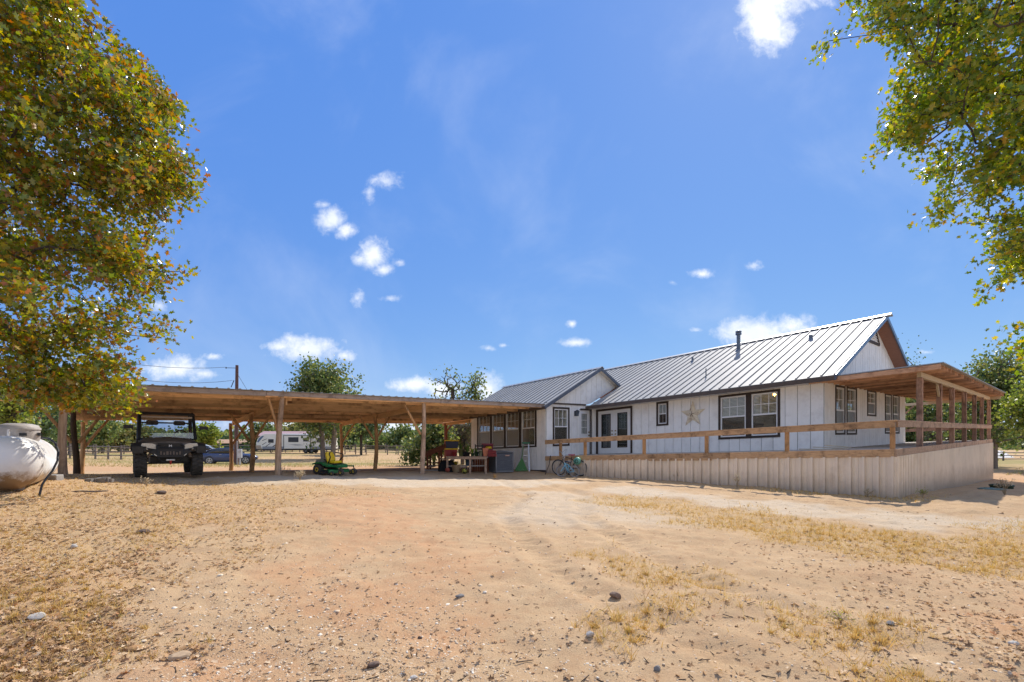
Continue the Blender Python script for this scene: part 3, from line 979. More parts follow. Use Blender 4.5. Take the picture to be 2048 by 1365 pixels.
fa = MB(RT); fa.box(WA0 - .06, WA0 - .034, WB - .02, EAVE_B, 2.385, 2.46); fa.build('drip_flashing', FASCIA, wr)
fa = MB(RT); fa.box(wf0, wf1, WEB - .02, WEB + .02, wing_h(WEB) - .13, wing_h(WEB) - .004); fa.build('fascia_board', FASCIA, wr)


# roof vents where the sight lines meet the front slope
def on_roof(px, py):
    f = lambda Y: (lambda p: p.z - floor_z(*inv(p.x, p.y)) - EAVE_H - SLOPE * (inv(p.x, p.y)[1] - EAVE_B))(P(px, py, Y))
    y0, y1 = 14., 30.
    f0, f1 = f(y0), f(y1); Y = y0 - f0 * (y1 - y0) / (f1 - f0)
    return P(px, py, Y)


PIPEM = mat('grey_vent_metal', (.16, .19, .22), (.12, .14, .17), rough=.4, metal=.5)
for (px, py, r, h, cap) in ((1477, 702, .085, .78, True), (1385, 724, .05, .22, False), (1412, 757, .022, .42, False), (1621.5, 680, .075, .2, False)):
    p = on_roof(px, py) - hc
    v_ = MB(); v_.lathe([(r, -.1), (r, h)], 14, p)
    v_.lathe([(r * 2.2, -.06), (r * 1.15, .06)], 14, p)
    if cap:
        v_.lathe([(r * 1.55, h - .02), (r * 1.6, h + .06), (r * 1.2, h + .075)], 14, p); v_.lathe([(r * 1.6, h + .1), (r * 1.6, h + .15), (.01, h + .19)], 14, p)
    v_.build('roof_vent', PIPEM, rf)

# orange bulb glowing inside the right window
pb = HF(*([onb(.5, 1549), .5, onb(.5, 1549, 789)[1]]))
bl = thing('ceiling_lamp', 'small lit orange bulb seen behind the top corner of the right window pane', 'lamp', pb)
k = MB(); k.lathe([(.01, -.07), (.045, -.04), (.055, 0), (.03, .05), (.02, .07)], 12); k.build('bulb', mat('lit_bulb', (.9, .6, .2), emit=((1., .5, .12), 14.)), bl)
k = MB(); k.lathe([(.02, .07), (.03, .12), (.008, .13), (.008, .5)], 8); k.build('socket', TRIM, bl)

# ------------------------------------------------------------------ wooden deck with skirt and railing
DECKW = mat('weathered_deck_wood', (.58, .37, .20), (.40, .24, .125), rough=.75, scale=5, stretch=(1, 12, 12), rot=AU, rand=.14, bump=.25, c3=(.12, .07, .035), s3=3.)
DECKV = mat('weathered_rail_wood', (.54, .36, .23), (.36, .23, .14), rough=.75, scale=5, stretch=(1, 12, 12), rot=AV, rand=.14, bump=.25, c3=(.12, .07, .035), s3=3.)
POSTW = mat('deck_post_wood', (.56, .31, .13), (.36, .19, .08), rough=.75, scale=5, stretch=(12, 12, 1), rand=.12, bump=.25, c3=(.10, .06, .03), s3=2.)
FLOORW = mat('grey_deck_boards', (.50, .44, .37), (.40, .35, .29), rough=.85, scale=4, stretch=(1, 12, 12), rot=AU, rand=.12, bump=.2)
SKIRT = mat('ribbed_tan_skirting', (.84, .73, .60), (.77, .665, .545), rough=.34, metal=.3, scale=1.2, rand=.05, c3=(.66, .54, .42), s3=1.1, spec=.35)


def dirty_foot(m, zlo, zhi, scale, colour, amount=.8):
    """mud splashed up the foot of a surface, with a ragged edge"""
    t_ = m.node_tree; bs_ = t_.nodes['Principled BSDF']; src_ = bs_.inputs['Base Color'].links[0].from_socket
    c_ = t_.nodes.new('ShaderNodeTexCoord'); s_ = t_.nodes.new('ShaderNodeSeparateXYZ'); t_.links.new(c_.outputs['Object'], s_.inputs[0])
    n_ = t_.nodes.new('ShaderNodeTexNoise'); n_.inputs['Scale'].default_value = scale; n_.inputs['Detail'].default_value = 8; n_.inputs['Roughness'].default_value = .7
    t_.links.new(c_.outputs['Object'], n_.inputs['Vector'])
    a_ = t_.nodes.new('ShaderNodeMath'); a_.operation = 'MULTIPLY_ADD'; t_.links.new(n_.outputs['Fac'], a_.inputs[0]); a_.inputs[1].default_value = -.7; t_.links.new(s_.outputs[2], a_.inputs[2])
    r_ = t_.nodes.new('ShaderNodeMapRange'); r_.inputs[1].default_value = zhi; r_.inputs[2].default_value = zlo; r_.inputs[3].default_value = 0; r_.inputs[4].default_value = amount
    t_.links.new(a_.outputs[0], r_.inputs[0])
    x_ = t_.nodes.new('ShaderNodeMix'); x_.data_type = 'RGBA'; t_.links.new(r_.outputs[0], x_.inputs['Factor']); t_.links.new(src_, x_.inputs['A']); x_.inputs['B'].default_value = (*colour, 1)
    t_.links.new(x_.outputs['Result'], bs_.inputs['Base Color'])


dirty_foot(SKIRT, -.45, .22, 3.5, (.40, .32, .24), .75)
DA0, DB1 = -2.55, 16.62
dc = HF(DA0, WB, -1.2); dc.z = gz(dc.x, dc.y)
deck = thing('wooden_deck', 'raised wooden deck with ribbed tan metal skirting and plain two-board railing', 'deck', dc)
DT = rel(deck)
nb = 23
for i in range(nb):
    p = WB + .03 + (-WB - .06) * i / nb; q = WB + .03 + (-WB - .06) * (i + 1) / nb
    k = MB(DT); k.box(DA0 + .03, WA0 - .05, p + .004, q - .004, -.045 - random.random() * .004, -.012 + random.uniform(-.003, .003)); k.build('plank', FLOORW, deck)
nb = 115
for i in range(nb):
    p = 0. + DB1 * i / nb; q = DB1 * (i + 1) / nb
    k = MB(DT); k.box(DA0 + .03, -.03, p + .004, q - .004, -.045 - random.random() * .004, -.012 + random.uniform(-.003, .003)); k.build('plank', FLOORW, deck)
# rim boards
cuts = [DA0, 1.6, 3.9, 7.3, WA0 + .02]
for p, q in zip(cuts[:-1], cuts[1:]):
    j = random.uniform(-.012, .012)
    k = MB(DT); k.box(p + .004, q - .004, WB - .045, WB, -.19 + j, .008 + j * .3); k.build('rim_board', DECKW, deck)
k = MB(DT); k.box(2.2, 4.6, WB - .06, WB - .047, -.235, -.15); k.build('rim_board', DECKW, deck)
cuts = [WB - .046, 1.2, 6.1, 11.0, DB1]
for p, q in zip(cuts[:-1], cuts[1:]):
    k = MB(DT); k.box(DA0 - .045, DA0 - .001, p + .004, q - .004, -.19, .008); k.build('rim_board', DECKV, deck)


def skirt(T, s0, s1, hz, corr=False, w=.915):
    """ribbed metal sheets: T(s, h, d)"""
    n = int(round((s1 - s0) / w)); ww = (s1 - s0) / n
    for i in range(n):
        p = s0 + i * ww
        prof = []
        for k_ in range(3):
            q = p + ww * k_ / 3
            prof += [(q + .0, .0), (q + .008, .075), (q + .060, .075), (q + .068, 0), (q + .15, 0), (q + .16, .009), (q + .18, .009), (q + .19, 0), (q + .235, 0), (q + .245, .009), (q + .265, .009), (q + .275, 0)]
        if corr:
            prof = []
            for k_ in range(5):
                q = p + ww * k_ / 5
                prof += [(q, 0), (q + .008, .075), (q + .105, .075), (q + .113, 0)]
        prof = [(min(s, p + ww - .001), d) for s, d in prof] + [(p + ww - .001, 0)]
        dj = random.uniform(0, .004)
        vs = []; fs = []
        for s, d in prof:
            vs += [T(s, hz(s) - .08, d + dj), T(s, -.17, d + dj)]
        for s, d in prof:
            vs += [T(s, hz(s) - .08, d + dj - .004), T(s, -.17, d + dj - .004)]
        m_ = len(prof)
        for k_ in range(m_ - 1):
            fs.append((2 * k_, 2 * k_ + 2, 2 * k_ + 3, 2 * k_ + 1)); o_ = 2 * m_
            fs.append((o_ + 2 * k_, o_ + 2 * k_ + 1, o_ + 2 * k_ + 3, o_ + 2 * k_ + 2))
        mb = MB(); mb.add(vs, fs); mb.build('skirt_panel', SKIRT, deck)


def hz_front(s):
    p = HF(s, WB, 0); return gz(p.x, p.y) - floor_z(s, WB)


def hz_side(s):
    p = HF(DA0, s, 0); return gz(p.x, p.y) - floor_z(DA0, s)


skirt(lambda s, h, d: DT((s, WB - d - .003, h)), DA0, WA0, hz_front)
skirt(lambda s, h, d: DT((DA0 - d - .003, s, h)), WB, DB1, hz_side, True)
k = MB(DT); k.hexa([(DA0 - .045, WB - .045, hz_front(DA0) - .1), (DA0 + .05, WB - .045, hz_front(DA0) - .1), (DA0 + .05, WB - .04, hz_front(DA0) - .1), (DA0 - .04, WB + .05, hz_front(DA0) - .1),
                    (DA0 - .045, WB - .045, -.185), (DA0 + .05, WB - .045, -.185), (DA0 + .05, WB - .04, -.185), (DA0 - .04, WB + .05, -.185)])
k.build('corner_trim', SKIRT, deck)
# railing
RH = .745
pa = [DA0 + .05] + [onb(WB, x) for x in (1573, 1412, 1287, 1169, 1120)]
for a in pa:
    k = MB(DT); k.box(a - .05, a + .05, WB - .005, WB + .09, .0, RH - .04); k.build('rail_post', POSTW, deck, bevel=.006)
ends = [DA0 - .02, pa[1], pa[2], pa[3], pa[4], WA0 + .03]
for i, (p, q) in enumerate(zip(ends[:-1], ends[1:])):
    k = MB(DT); k.box(p + .003, q - .003, WB - .044, WB - .007, RH - .185 + random.uniform(-.006, .006), RH - .042); k.build('rail_board', DECKW, deck, bevel=.004)
for p, q in ((DA0 - .05, 1.5), (1.5, 6.2), (6.2, WA0 + .03)):
    k = MB(DT); k.box(p + .003, q - .003, WB - .05, WB + .1, RH - .04, RH); k.build('cap_rail', DECKW, deck, bevel=.004)
cuts = [WB + .102, .02, 5.4, 10.9, DB1 - .2]
for p, q in zip(cuts[:-1], cuts[1:]):
    k = MB(DT); k.box(DA0 - .044, DA0 - .007, p + .003, q - .003, RH - .185, RH - .042); k.build('rail_board', DECKV, deck, bevel=.004)
    k = MB(DT); k.box(DA0 - .05, DA0 + .1, p + .003, q - .003, RH - .04, RH); k.build('cap_rail', DECKV, deck, bevel=.004)

# ------------------------------------------------------------------ porch roof on posts along the gable end
PORCHW = mat('porch_rafter_wood', (.60, .36, .22), (.44, .25, .145), rough=.8, scale=4, stretch=(1, 12, 12), rot=AU, rand=.38, bump=.2, c3=(.2, .09, .05), s3=2.5)
PORCHP = mat('porch_post_wood', (.46, .28, .19), (.28, .16, .105), rough=.8, scale=5, stretch=(12, 12, 1), rand=.22, bump=.25, c3=(.07, .04, .025), s3=2.)
BEAMW = mat('pale_beam_wood', (.62, .50, .33), (.5, .39, .25), rough=.8, scale=4, stretch=(1, 12, 12), rot=AV, rand=.08, bump=.2)
pc = HF(-1.3, 6, 0)
porch = thing('porch_roof', 'flat porch roof of brown rafters and ribbed metal on square posts beside the gable', 'porch', pc)
PT = rel(porch)
PB0, PB1, PA0 = -.45, 16.8, -3.02
PHT = 2.33
posts_b = [-.05, 2.94, 5.39, 8.26, 11.1, 13.55, 16.26]
for i, b in enumerate(posts_b):
    k = MB(PT); a = DA0 + .06
    k.box(a - .07, a + .07, b - .07, b + .07, 0., 2.04); k.build('post', PORCHP, porch, bevel=.008)
    for s in ((1,) if i == 0 else (-1,) if i == 6 else (-1, 1)):
        k = MB(PT); k.hexa([(a - .03, b + s * .07, 1.6), (a + .03, b + s * .07, 1.6), (a + .03, b + s * .08, 1.72), (a - .03, b + s * .08, 1.72),
                            (a - .03, b + s * .37, 1.93), (a + .03, b + s * .37, 1.93), (a + .03, b + s * .37, 2.035), (a - .03, b + s * .37, 2.035)])
        k.build('knee_brace', PORCHP if i != 1 else BEAMW, porch)
for p, q in ((-.15, 5.4), (5.4, 11.1), (11.1, 16.4)):
    k = MB(PT); k.box(DA0 + .01, DA0 + .11, p + .003, q - .003, 2.043, 2.2); k.build('beam', BEAMW, porch, bevel=.006)
n = 30
for i in range(n):
    b = PB0 + .045 + (PB1 - PB0 - .09) * i / (n - 1)
    k = MB(PT); k.box(PA0 + .02, -.06, b - .019, b + .019, 2.203 - (.03 if i == 0 else 0), PHT - .006); k.build('rafter', PORCHW, porch)
for i in range(11):
    a = PA0 + .12 + i * .28
    k = MB(PT); k.box(a - .07, a + .07, PB0 + .01, PB1, PHT - .005, PHT + .014); k.build('sheathing_board', mat('sheathing_wood', (.46, .25, .14), (.34, .18, .10), rough=.85, scale=4, stretch=(1, 12, 12), rot=AV, rand=.2), porch)
npn = 19; ww = (PB1 - PB0 + .06) / npn
for i in range(npn):
    p = PB0 - .03 + i * ww
    k = MB(PT); k.box(PA0 - .06, -.03, p + .001, p + ww - .001, PHT + .016, PHT + .024)
    for j in range(4):
        q = p + ww * (j + .1) / 4
        k.hexa([(PA0 - .06, q, PHT + .024), (-.03, q, PHT + .024), (-.03, q + .07, PHT + .024), (PA0 - .06, q + .07, PHT + .024), (PA0 - .06, q + .018, PHT + .05), (-.03, q + .018, PHT + .05), (-.03, q + .052, PHT + .05), (PA0 - .06, q + .052, PHT + .05)])
    k.build('roof_sheet', ROOFM, porch)
k = MB(PT); k.box(PA0, .3, PB0 - .04, PB0 - .002, 2.185, PHT - .002); k.build('fascia_board', PORCHW, porch)
# rear post, beam and rail of the far side, seen past the gable wall
k = MB(PT); k.box(.9, 1.04, 16.2, 16.34, 0, 2.04); k.build('post', PORCHP, porch)
k = MB(PT); k.box(PA0 + .1, 3.5, 16.28, 16.38, 2.043, 2.19); k.build('beam', BEAMW, porch)
k = MB(PT); k.box(DA0 + .15, 3.4, 16.24, 16.28, .56, .74); k.build('rail_board', PORCHP, porch)
for s in (-1, 1):
    k = MB(PT); k.bar((.97 + s * .07, 16.27, 1.6), (.97 + s * .45, 16.27, 2.03), .06, .07); k.build('knee_brace', PORCHP, porch)
# wing side: deck floor continues there only as posts to the ground under the far rear porch
k = MB(PT); k.box(-.0, 3.6, 11.6, 16.4, -.2, -.02); k.build('rear_floor', FLOORW, porch)

# ------------------------------------------------------------------ carport
CARW = mat('carport_purlin_wood', (.86, .56, .31), (.68, .42, .22), rough=.8, scale=3.2, stretch=(1, 10, 10), rot=AV, rand=.5, bump=.2, c3=(.15, .065, .03), s3=1.1)
CARB = mat('carport_beam_wood', (.74, .46, .22), (.56, .32, .15), rough=.8, scale=3.2, stretch=(1, 10, 10), rot=AU, rand=.15, bump=.2)
LOG = mat('peeled_log', (.54, .39, .27), (.34, .225, .15), rough=.85, scale=4, stretch=(7, 7, .8), rand=.12, bump=.5, bdist=.03, c3=(.14, .085, .05), s3=1.6)
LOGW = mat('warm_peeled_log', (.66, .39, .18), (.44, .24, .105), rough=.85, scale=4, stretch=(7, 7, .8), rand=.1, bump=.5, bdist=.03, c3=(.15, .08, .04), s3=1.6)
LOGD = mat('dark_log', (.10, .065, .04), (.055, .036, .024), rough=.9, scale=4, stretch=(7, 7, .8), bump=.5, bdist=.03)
GREYW = mat('grey_fascia_wood', (.44, .36, .31), (.32, .26, .22), rough=.85, scale=3.5, stretch=(1, 12, 12), rot=AV, rand=.1, bump=.2, c3=(.13, .10, .085), s3=2.)
cc = HF(14.4, -14, 0); cc.z = gz(cc.x, cc.y)
carport = thing('carport', 'low open carport on peeled log posts with orange-brown purlins under sheet metal', 'carport', cc)
CT = rel(carport)
CB0, CB1, CA0, CA1 = WB - 16.3, WB - .06, 9.98, 18.95


def cdrop(a):            # slight fall of the roof to the back
    return -.012 * (a - 10)


def log_post(a, b, top, r, m, bend=.05, lean=0.):
    p0 = HF(a, b, 0); g = gz(p0.x, p0.y); h0 = g - floor_z(a, b) - .12
    pts = []; rs = []; ph = random.random() * 6
    for i in range(9):
        t_ = i / 8
        pts.append(CT((a + bend * math.sin(t_ * 3.1 + ph) * .5, b + bend * math.sin(t_ * 4.2 + ph * 2) * .5 + lean * (1 - t_), h0 + (top - h0) * t_)))
        rs.append(r * (1.18 - .34 * t_) * (1 + .05 * math.sin(t_ * 17 + ph)))
    k = MB(); k.tube(pts, rs, 10); return k.build('post', m, carport)


rowb = [WB - 6.26, WB - 11.13, WB - 16.0]
for i, b in enumerate(rowb):
    log_post(10.12, b, 2.20, .082, LOG, lean=(-.0 if i != 1 else -.12))
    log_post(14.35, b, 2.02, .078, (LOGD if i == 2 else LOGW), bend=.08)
    log_post(18.5, b, 1.98, .074, LOGW)
    # beam along the row
    for p, q in ((10.2, 14.4), (14.4, 18.8)):
        k = MB(CT); o_ = .02 if p < 12 else -.02
        k.hexa([(p, b + .11 + o_, 2.0 + cdrop(p)), (q, b + .11 + o_, 2.0 + cdrop(q)), (q, b + .16 + o_, 2.0 + cdrop(q)), (p, b + .16 + o_, 2.0 + cdrop(p)), (p, b + .11 + o_, 2.2 + cdrop(p)), (q, b + .11 + o_, 2.2 + cdrop(q)), (q, b + .16 + o_, 2.2 + cdrop(q)), (p, b + .16 + o_, 2.2 + cdrop(p))])
        k.build('beam', CARB, carport)
    for a, sides in ((10.16, (-1,)), (14.37, (-1, 1)), (18.5, (1,))):
        for s in sides:
            if a < 11 and i == 2: continue
            k = MB(CT); e_ = .36 if (a < 11 and i == 1) else .74; k.tube([(a + .02, b + s * .07, 1.05), (a + .03, b + s * e_ * .57, 1.62), (a + .02, b + s * e_, 2.17 + cdrop(a))], [.05, .045, .04], 8); k.build('brace', LOGW, carport)
na = 12
for i in range(na):
    a = CA0 + .06 + (CA1 - CA0 - .12) * i / (na - 1); d = cdrop(a)
    cuts = [CB0 + .05, rowb[2] + 1.6 + random.uniform(-.4, .4), rowb[1] + random.uniform(-.5, .5), rowb[0] + random.uniform(-.5, .5), CB1]
    if a > WA1 + .1: cuts[-1] = CB1 + 1.6
    for p, q in zip(cuts[:-1], cuts[1:]):
        j = random.uniform(-.012, .012)
        k = MB(CT); k.box(a - .02, a + .02, p + .003, q - .003, 2.19 + d + j + random.uniform(-.02, .03) * (i > 0), 2.352 + d); k.build('purlin', CARW, carport)
npn = 19
for i in range(npn):
    p = CB0 - .06 + (CB1 - CB0 + .06) * i / npn; q = CB0 - .06 + (CB1 - CB0 + .06) * (i + 1) / npn
    k = MB(CT)
    k.hexa([(CA0 - .1, p + .001, 2.356), (CA1 + .08, p + .001, 2.356 + cdrop(CA1)), (CA1 + .08, q - .001, 2.356 + cdrop(CA1)), (CA0 - .1, q - .001, 2.356), (CA0 - .1, p + .001, 2.366), (CA1 + .08, p + .001, 2.366 + cdrop(CA1)), (CA1 + .08, q - .001, 2.366 + cdrop(CA1)), (CA0 - .1, q - .001, 2.366)])
    for j in range(3):
        s = p + (q - p) * j / 3 + .02
        k.hexa([(CA0 - .1, s, 2.366), (CA1 + .08, s, 2.366 + cdrop(CA1)), (CA1 + .08, s + .08, 2.366 + cdrop(CA1)), (CA0 - .1, s + .08, 2.366), (CA0 - .1, s + .02, 2.39), (CA1 + .08, s + .02, 2.39 + cdrop(CA1)), (CA1 + .08, s + .06, 2.39 + cdrop(CA1)), (CA0 - .1, s + .06, 2.39)])
    k.build('roof_sheet', ROOFM, carport)
cuts = [CB0, WB - 11.6, WB - 5.6, CB1]
for p, q in zip(cuts[:-1], cuts[1:]):
    k = MB(CT); j = random.uniform(-.01, .01)
    k.box(CA0 - .045, CA0 - .004, p + .004, q - .004, 2.215 + j, 2.35 + j * .4); k.build('fascia_board', GREYW, carport, bevel=.004)
k = MB(CT); k.box(CA0 + .0, CA0 + .038, rowb[1] - .12, rowb[1] + .02, 2.2, 2.36); k.build('fascia_board', GREYW, carport)
# reddish square post and brace at the back corner of the wing
RED = mat('red_brown_timber', (.25, .075, .03), (.17, .05, .022), rough=.7, scale=4, stretch=(10, 10, 1), rand=.1)
p_ = HF(18.6, WB, 0); hlow = gz(p_.x, p_.y) - floor_z(18.6, WB) - .1
k = MB(CT); k.box(18.53, 18.67, WB - .07, WB + .07, hlow, 2.06); k.build('post', RED, carport)
k = MB(CT); k.bar((18.6, WB + .07, 1.62), (18.6, WB + .5, 2.08), .06, .08); k.build('brace', RED, carport)
k = MB(CT); k.box(WA1 + .2, 18.9, WB - .05, WB + .05, 2.06 - .1, 2.2 - .1); k.build('beam', CARB, carport)
# ------------------------------------------------------------------ things on the house wall
STARM = mat('rusty_white_tin', (.80, .72, .54), (.68, .58, .42), rough=.6, scale=5, c3=(.34, .22, .14), s3=6.)
a_, h_ = onb(0, 1386.5, 829); R_ = .56
sc = HF(a_, -.06, h_)
star = thing('wall_star', 'large distressed cream tin barn star hung on the white wall', 'star', sc)
SD = lambda p: HF(*p) - sc
pts = []
for i in range(10):
    an = math.pi / 2 + math.pi * i / 5; r = R_ if i % 2 == 0 else R_ * .40
    pts.append((a_ + r * math.cos(an) * 1.02, h_ + r * math.sin(an)))
for i in range(0, 10, 2):
    k = MB(SD); p0, p1, p2 = pts[i], pts[i - 1], pts[(i + 1) % 10]
    c0 = (a_, -.15, h_)
    k.add([c0, (p1[0], -.055, p1[1]), (p0[0], -.035, p0[1]), (p2[0], -.055, p2[1]), (a_, -.03, h_)],
          [(0, 1, 2), (0, 2, 3), (4, 2, 1), (4, 3, 2), (0, 4, 1), (0, 3, 4)])
    k.build('star_point', STARM, star)
k = MB(SD)
for i in range(5):
    an = math.pi / 2 + 2 * math.pi * i / 5; d = (math.cos(an), math.sin(an))
    k.bar((a_, -.152, h_), (a_ + d[0] * .12, -.135, h_ + d[1] * .12), .018, .012)
k.build('rust_mark', mat('rust', (.10, .06, .04)), star)

lb, lh = ona(WA0, 1149.5, 828)
lc = HF(WA0, lb, lh)
lan = thing('wall_lantern', 'small black metal wall lantern between the narrow window and the side door', 'lantern', lc)
LT = lambda p: HF(WA0 - p[0], lb + p[1], lh + p[2]) - lc
BLACK = mat('black_metal', (.02, .022, .025), (.03, .03, .032), rough=.45, metal=.3)
k = MB(LT); k.box(.024, .05, -.06, .06, -.11, .13); k.build('back_plate', BLACK, lan)
k = MB(LT); k.bar((.05, 0, .08), (.15, 0, .11), .025, .025); k.build('arm', BLACK, lan)
k = MB(LT); k.hexa([(.08, -.1, .09), (.24, -.1, .09), (.24, .1, .09), (.08, .1, .09), (.14, -.03, .17), (.18, -.03, .17), (.18, .03, .17), (.14, .03, .17)]); k.build('hood', BLACK, lan)
k = MB(LT); k.hexa([(.12, -.05, -.13), (.20, -.05, -.13), (.20, .05, -.13), (.12, .05, -.13), (.09, -.08, .085), (.23, -.08, .085), (.23, .08, .085), (.09, .08, .085)]); k.build('glass_body', mat('smoky_glass', (.10, .12, .14), rough=.15), lan)

# lumber lying on the deck corner
for i, (px, py, L_, rz) in enumerate(((1640, 897.5, 1.1, .35), (1660, 896, .9, .1), (1675, 894.5, .7, .7))):
    b0_ = -1.9 + i * .25
    aa = onb(b0_, px)
    p = HF(aa, b0_, .012 + .02 * i)
    o = thing('lumber_offcut', ['longest pale board lying on the deck floor near the house corner', 'middle pale board of the scrap pile on the deck floor', 'topmost tilted pale board of the scrap pile on the deck floor'][i], 'board', p, AU + rz, 'pale scrap boards on the deck')
    k = MB(); k.hexa([(-L_ / 2, -.05, 0), (L_ / 2, -.05, .03 * i), (L_ / 2, .05, .03 * i), (-L_ / 2, .05, 0), (-L_ / 2, -.05, .025), (L_ / 2, -.05, .03 * i + .025), (L_ / 2, .05, .03 * i + .025), (-L_ / 2, .05, .025)])
    k.build('board', mat('pale_lumber', (.62, .54, .42), (.5, .42, .3), rough=.7), o)

# ------------------------------------------------------------------ propane tank
TANK = mat('dirty_white_tank', (.80, .79, .76), (.74, .72, .69), rough=.33, scale=1.6, spec=.5, c3=(.60, .56, .51), s3=1.8, coat=.2)
# dirt thrown up on the lower half
tnt = TANK.node_tree
tg = tnt.nodes.new('ShaderNodeTexCoord'); tsp = tnt.nodes.new('ShaderNodeSeparateXYZ'); tnt.links.new(tg.outputs['Object'], tsp.inputs[0])
tn = tnt.nodes.new('ShaderNodeTexNoise'); tn.inputs['Scale'].default_value = 5.; tn.inputs['Detail'].default_value = 9; tn.inputs['Roughness'].default_value = .7
tnt.links.new(tg.outputs['Object'], tn.inputs['Vector'])
tm = tnt.nodes.new('ShaderNodeMath'); tm.operation = 'MULTIPLY_ADD'; tnt.links.new(tn.outputs['Fac'], tm.inputs[0]); tm.inputs[1].default_value = -.62; tnt.links.new(tsp.outputs[2], tm.inputs[2])
tr_ = tnt.nodes.new('ShaderNodeMapRange'); tr_.inputs[1].default_value = .10; tr_.inputs[2].default_value = -.06; tr_.inputs[3].default_value = 0; tr_.inputs[4].default_value = 1
tnt.links.new(tm.outputs[0], tr_.inputs[0])
tb = tnt.nodes['Principled BSDF']; src = tb.inputs['Base Color'].links[0].from_socket
tx = tnt.nodes.new('ShaderNodeMix'); tx.data_type = 'RGBA'; tnt.links.new(tr_.outputs[0], tx.inputs['Factor']); tnt.links.new(src, tx.inputs['A']); tx.inputs['B'].default_value = (.24, .145, .07, 1)
tnt.links.new(tx.outputs['Result'], tb.inputs['Base Color'])
tp = P(34, 985, 9.0)
tz = gz(tp.x, tp.y)
tank = thing('propane_tank', 'big weathered white propane tank with mud-stained belly lying beside the carport', 'tank', (tp.x, tp.y, tz - .07), math.atan2(.80, -.62))
TR, TL = .475, .92
cz = TR + .06
prof = [(0.001, -TL - .36)] + [(TR * math.sin(t), -TL - .36 * math.cos(t)) for t in np.linspace(.15, math.pi / 2, 10)] + [(TR, TL)] + [(TR * math.cos(t), TL + .36 * math.sin(t)) for t in np.linspace(0, math.pi / 2 - .15, 10)] + [(.001, TL + .36)]
k = MB(); k.lathe(prof, 48, (0, 0, cz), 'x'); k.build('shell', TANK, tank)
for x in (-TL, TL):
    k = MB(); k.lathe([(TR + .001, x - .03), (TR + .007, x - .02), (TR + .007, x + .02), (TR + .001, x + .03)], 48, (0, 0, cz), 'x'); k.build('weld_band', TANK, tank)
DOME = mat('chalky_tank_hood', (.50, .46, .43), (.38, .35, .33), rough=.6, scale=4, c3=(.26, .22, .19), s3=3.)
k = MB(); k.lathe([(.285, -.05), (.30, .0), (.30, .20), (.275, .25), (.18, .28), (.001, .29)], 32, (.15, 0, cz + TR - .03)); dm = k.build('hood', DOME, tank)
k = MB(); k.lathe([(.313, .165), (.313, .195), (.305, .205)], 32, (.15, 0, cz + TR - .03)); k.build('hood_rim', DOME, dm)
k = MB(); k.cbox((.15 - .285, -.1, cz + TR + .04), (.04, .1, .05)); k.build('latch', BLACK, dm)
k = MB(); k.cbox((.15 - .1, -.295, cz + TR + .05), (.12, .035, .06)); k.build('hinge', BLACK, dm)
for x in (-.72, .78):
    k = MB(); k.prism([(-.06, -.04), (.06, -.04), (.04, .12), (-.04, .12)], lambda u, w: (x + u, -.012, cz + TR + w), lambda u, w: (x + u, .012, cz + TR + w)); k.build('lifting_lug', TANK, tank)
    k = MB(); k.box(x - .06, x + .06, -.2, .2, -.12, .12); k.build('saddle_block', mat('concrete', (.42, .40, .37), (.34, .32, .3), rough=.9, scale=9), tank)
hp = tank.location
# hose rises from the hood and bends down to the ground
hs_ = [P(84, 876, 8.95), P(97, 877, 8.8), P(110, 886, 8.6), P(116.5, 902, 8.45), P(115, 922, 8.3), P(105, 942, 8.2), P(92, 958, 8.1), P(84, 970, 8.05), P(78, 982, 8.0)]
hs_[-1].z = gz(hs_[-1].x, hs_[-1].y) - .02
k = MB(); k.tube(hs_, .017, 8); ho = k.build('gas_hose', mat('black_rubber', (.03, .03, .03), rough=.6))
tag(ho, 'black rubber hose arching down from the propane tank to the ground', 'hose')
p = P(108, 944, 10.2); z = gz(p.x, p.y)
o = thing('concrete_block', 'small pale concrete block on the ground behind the propane tank', 'block', (p.x, p.y, z))
k = MB(); k.box(-.13, .13, -.09, .09, -.03, .12); k.build('block', MATS['concrete'], o, bevel=.015)

# ------------------------------------------------------------------ black side-by-side buggy
PLASTIC = mat('black_plastic', (.022, .021, .02), (.035, .033, .03), rough=.5, scale=8, bump=.1)
CAMO = mat('dusty_dark_hood', (.20, .155, .11), (.11, .085, .065), rough=.45, scale=7, c3=(.12, .10, .08), s3=9.)
RUBBER = mat('tyre_rubber', (.04, .038, .036), (.075, .068, .058), rough=.85, scale=14)
STEEL = mat('bare_steel', (.45, .45, .44), rough=.35, metal=.8)
LENS = mat('headlight_lens', (.72, .68, .56), (.55, .50, .42), rough=.12, scale=30, spec=.6)
upos = P(335, 950, 13.75); uz = gz(upos.x, upos.y)
utv = thing('utility_buggy', 'black side-by-side off-road buggy with knobbly tyres parked under the carport', 'buggy', (upos.x, upos.y, uz), math.atan2(-upos.x, upos.y) + .06)
# local: front faces -y, x to its viewer's right
WR, WWID, HT = .34, .27, .63


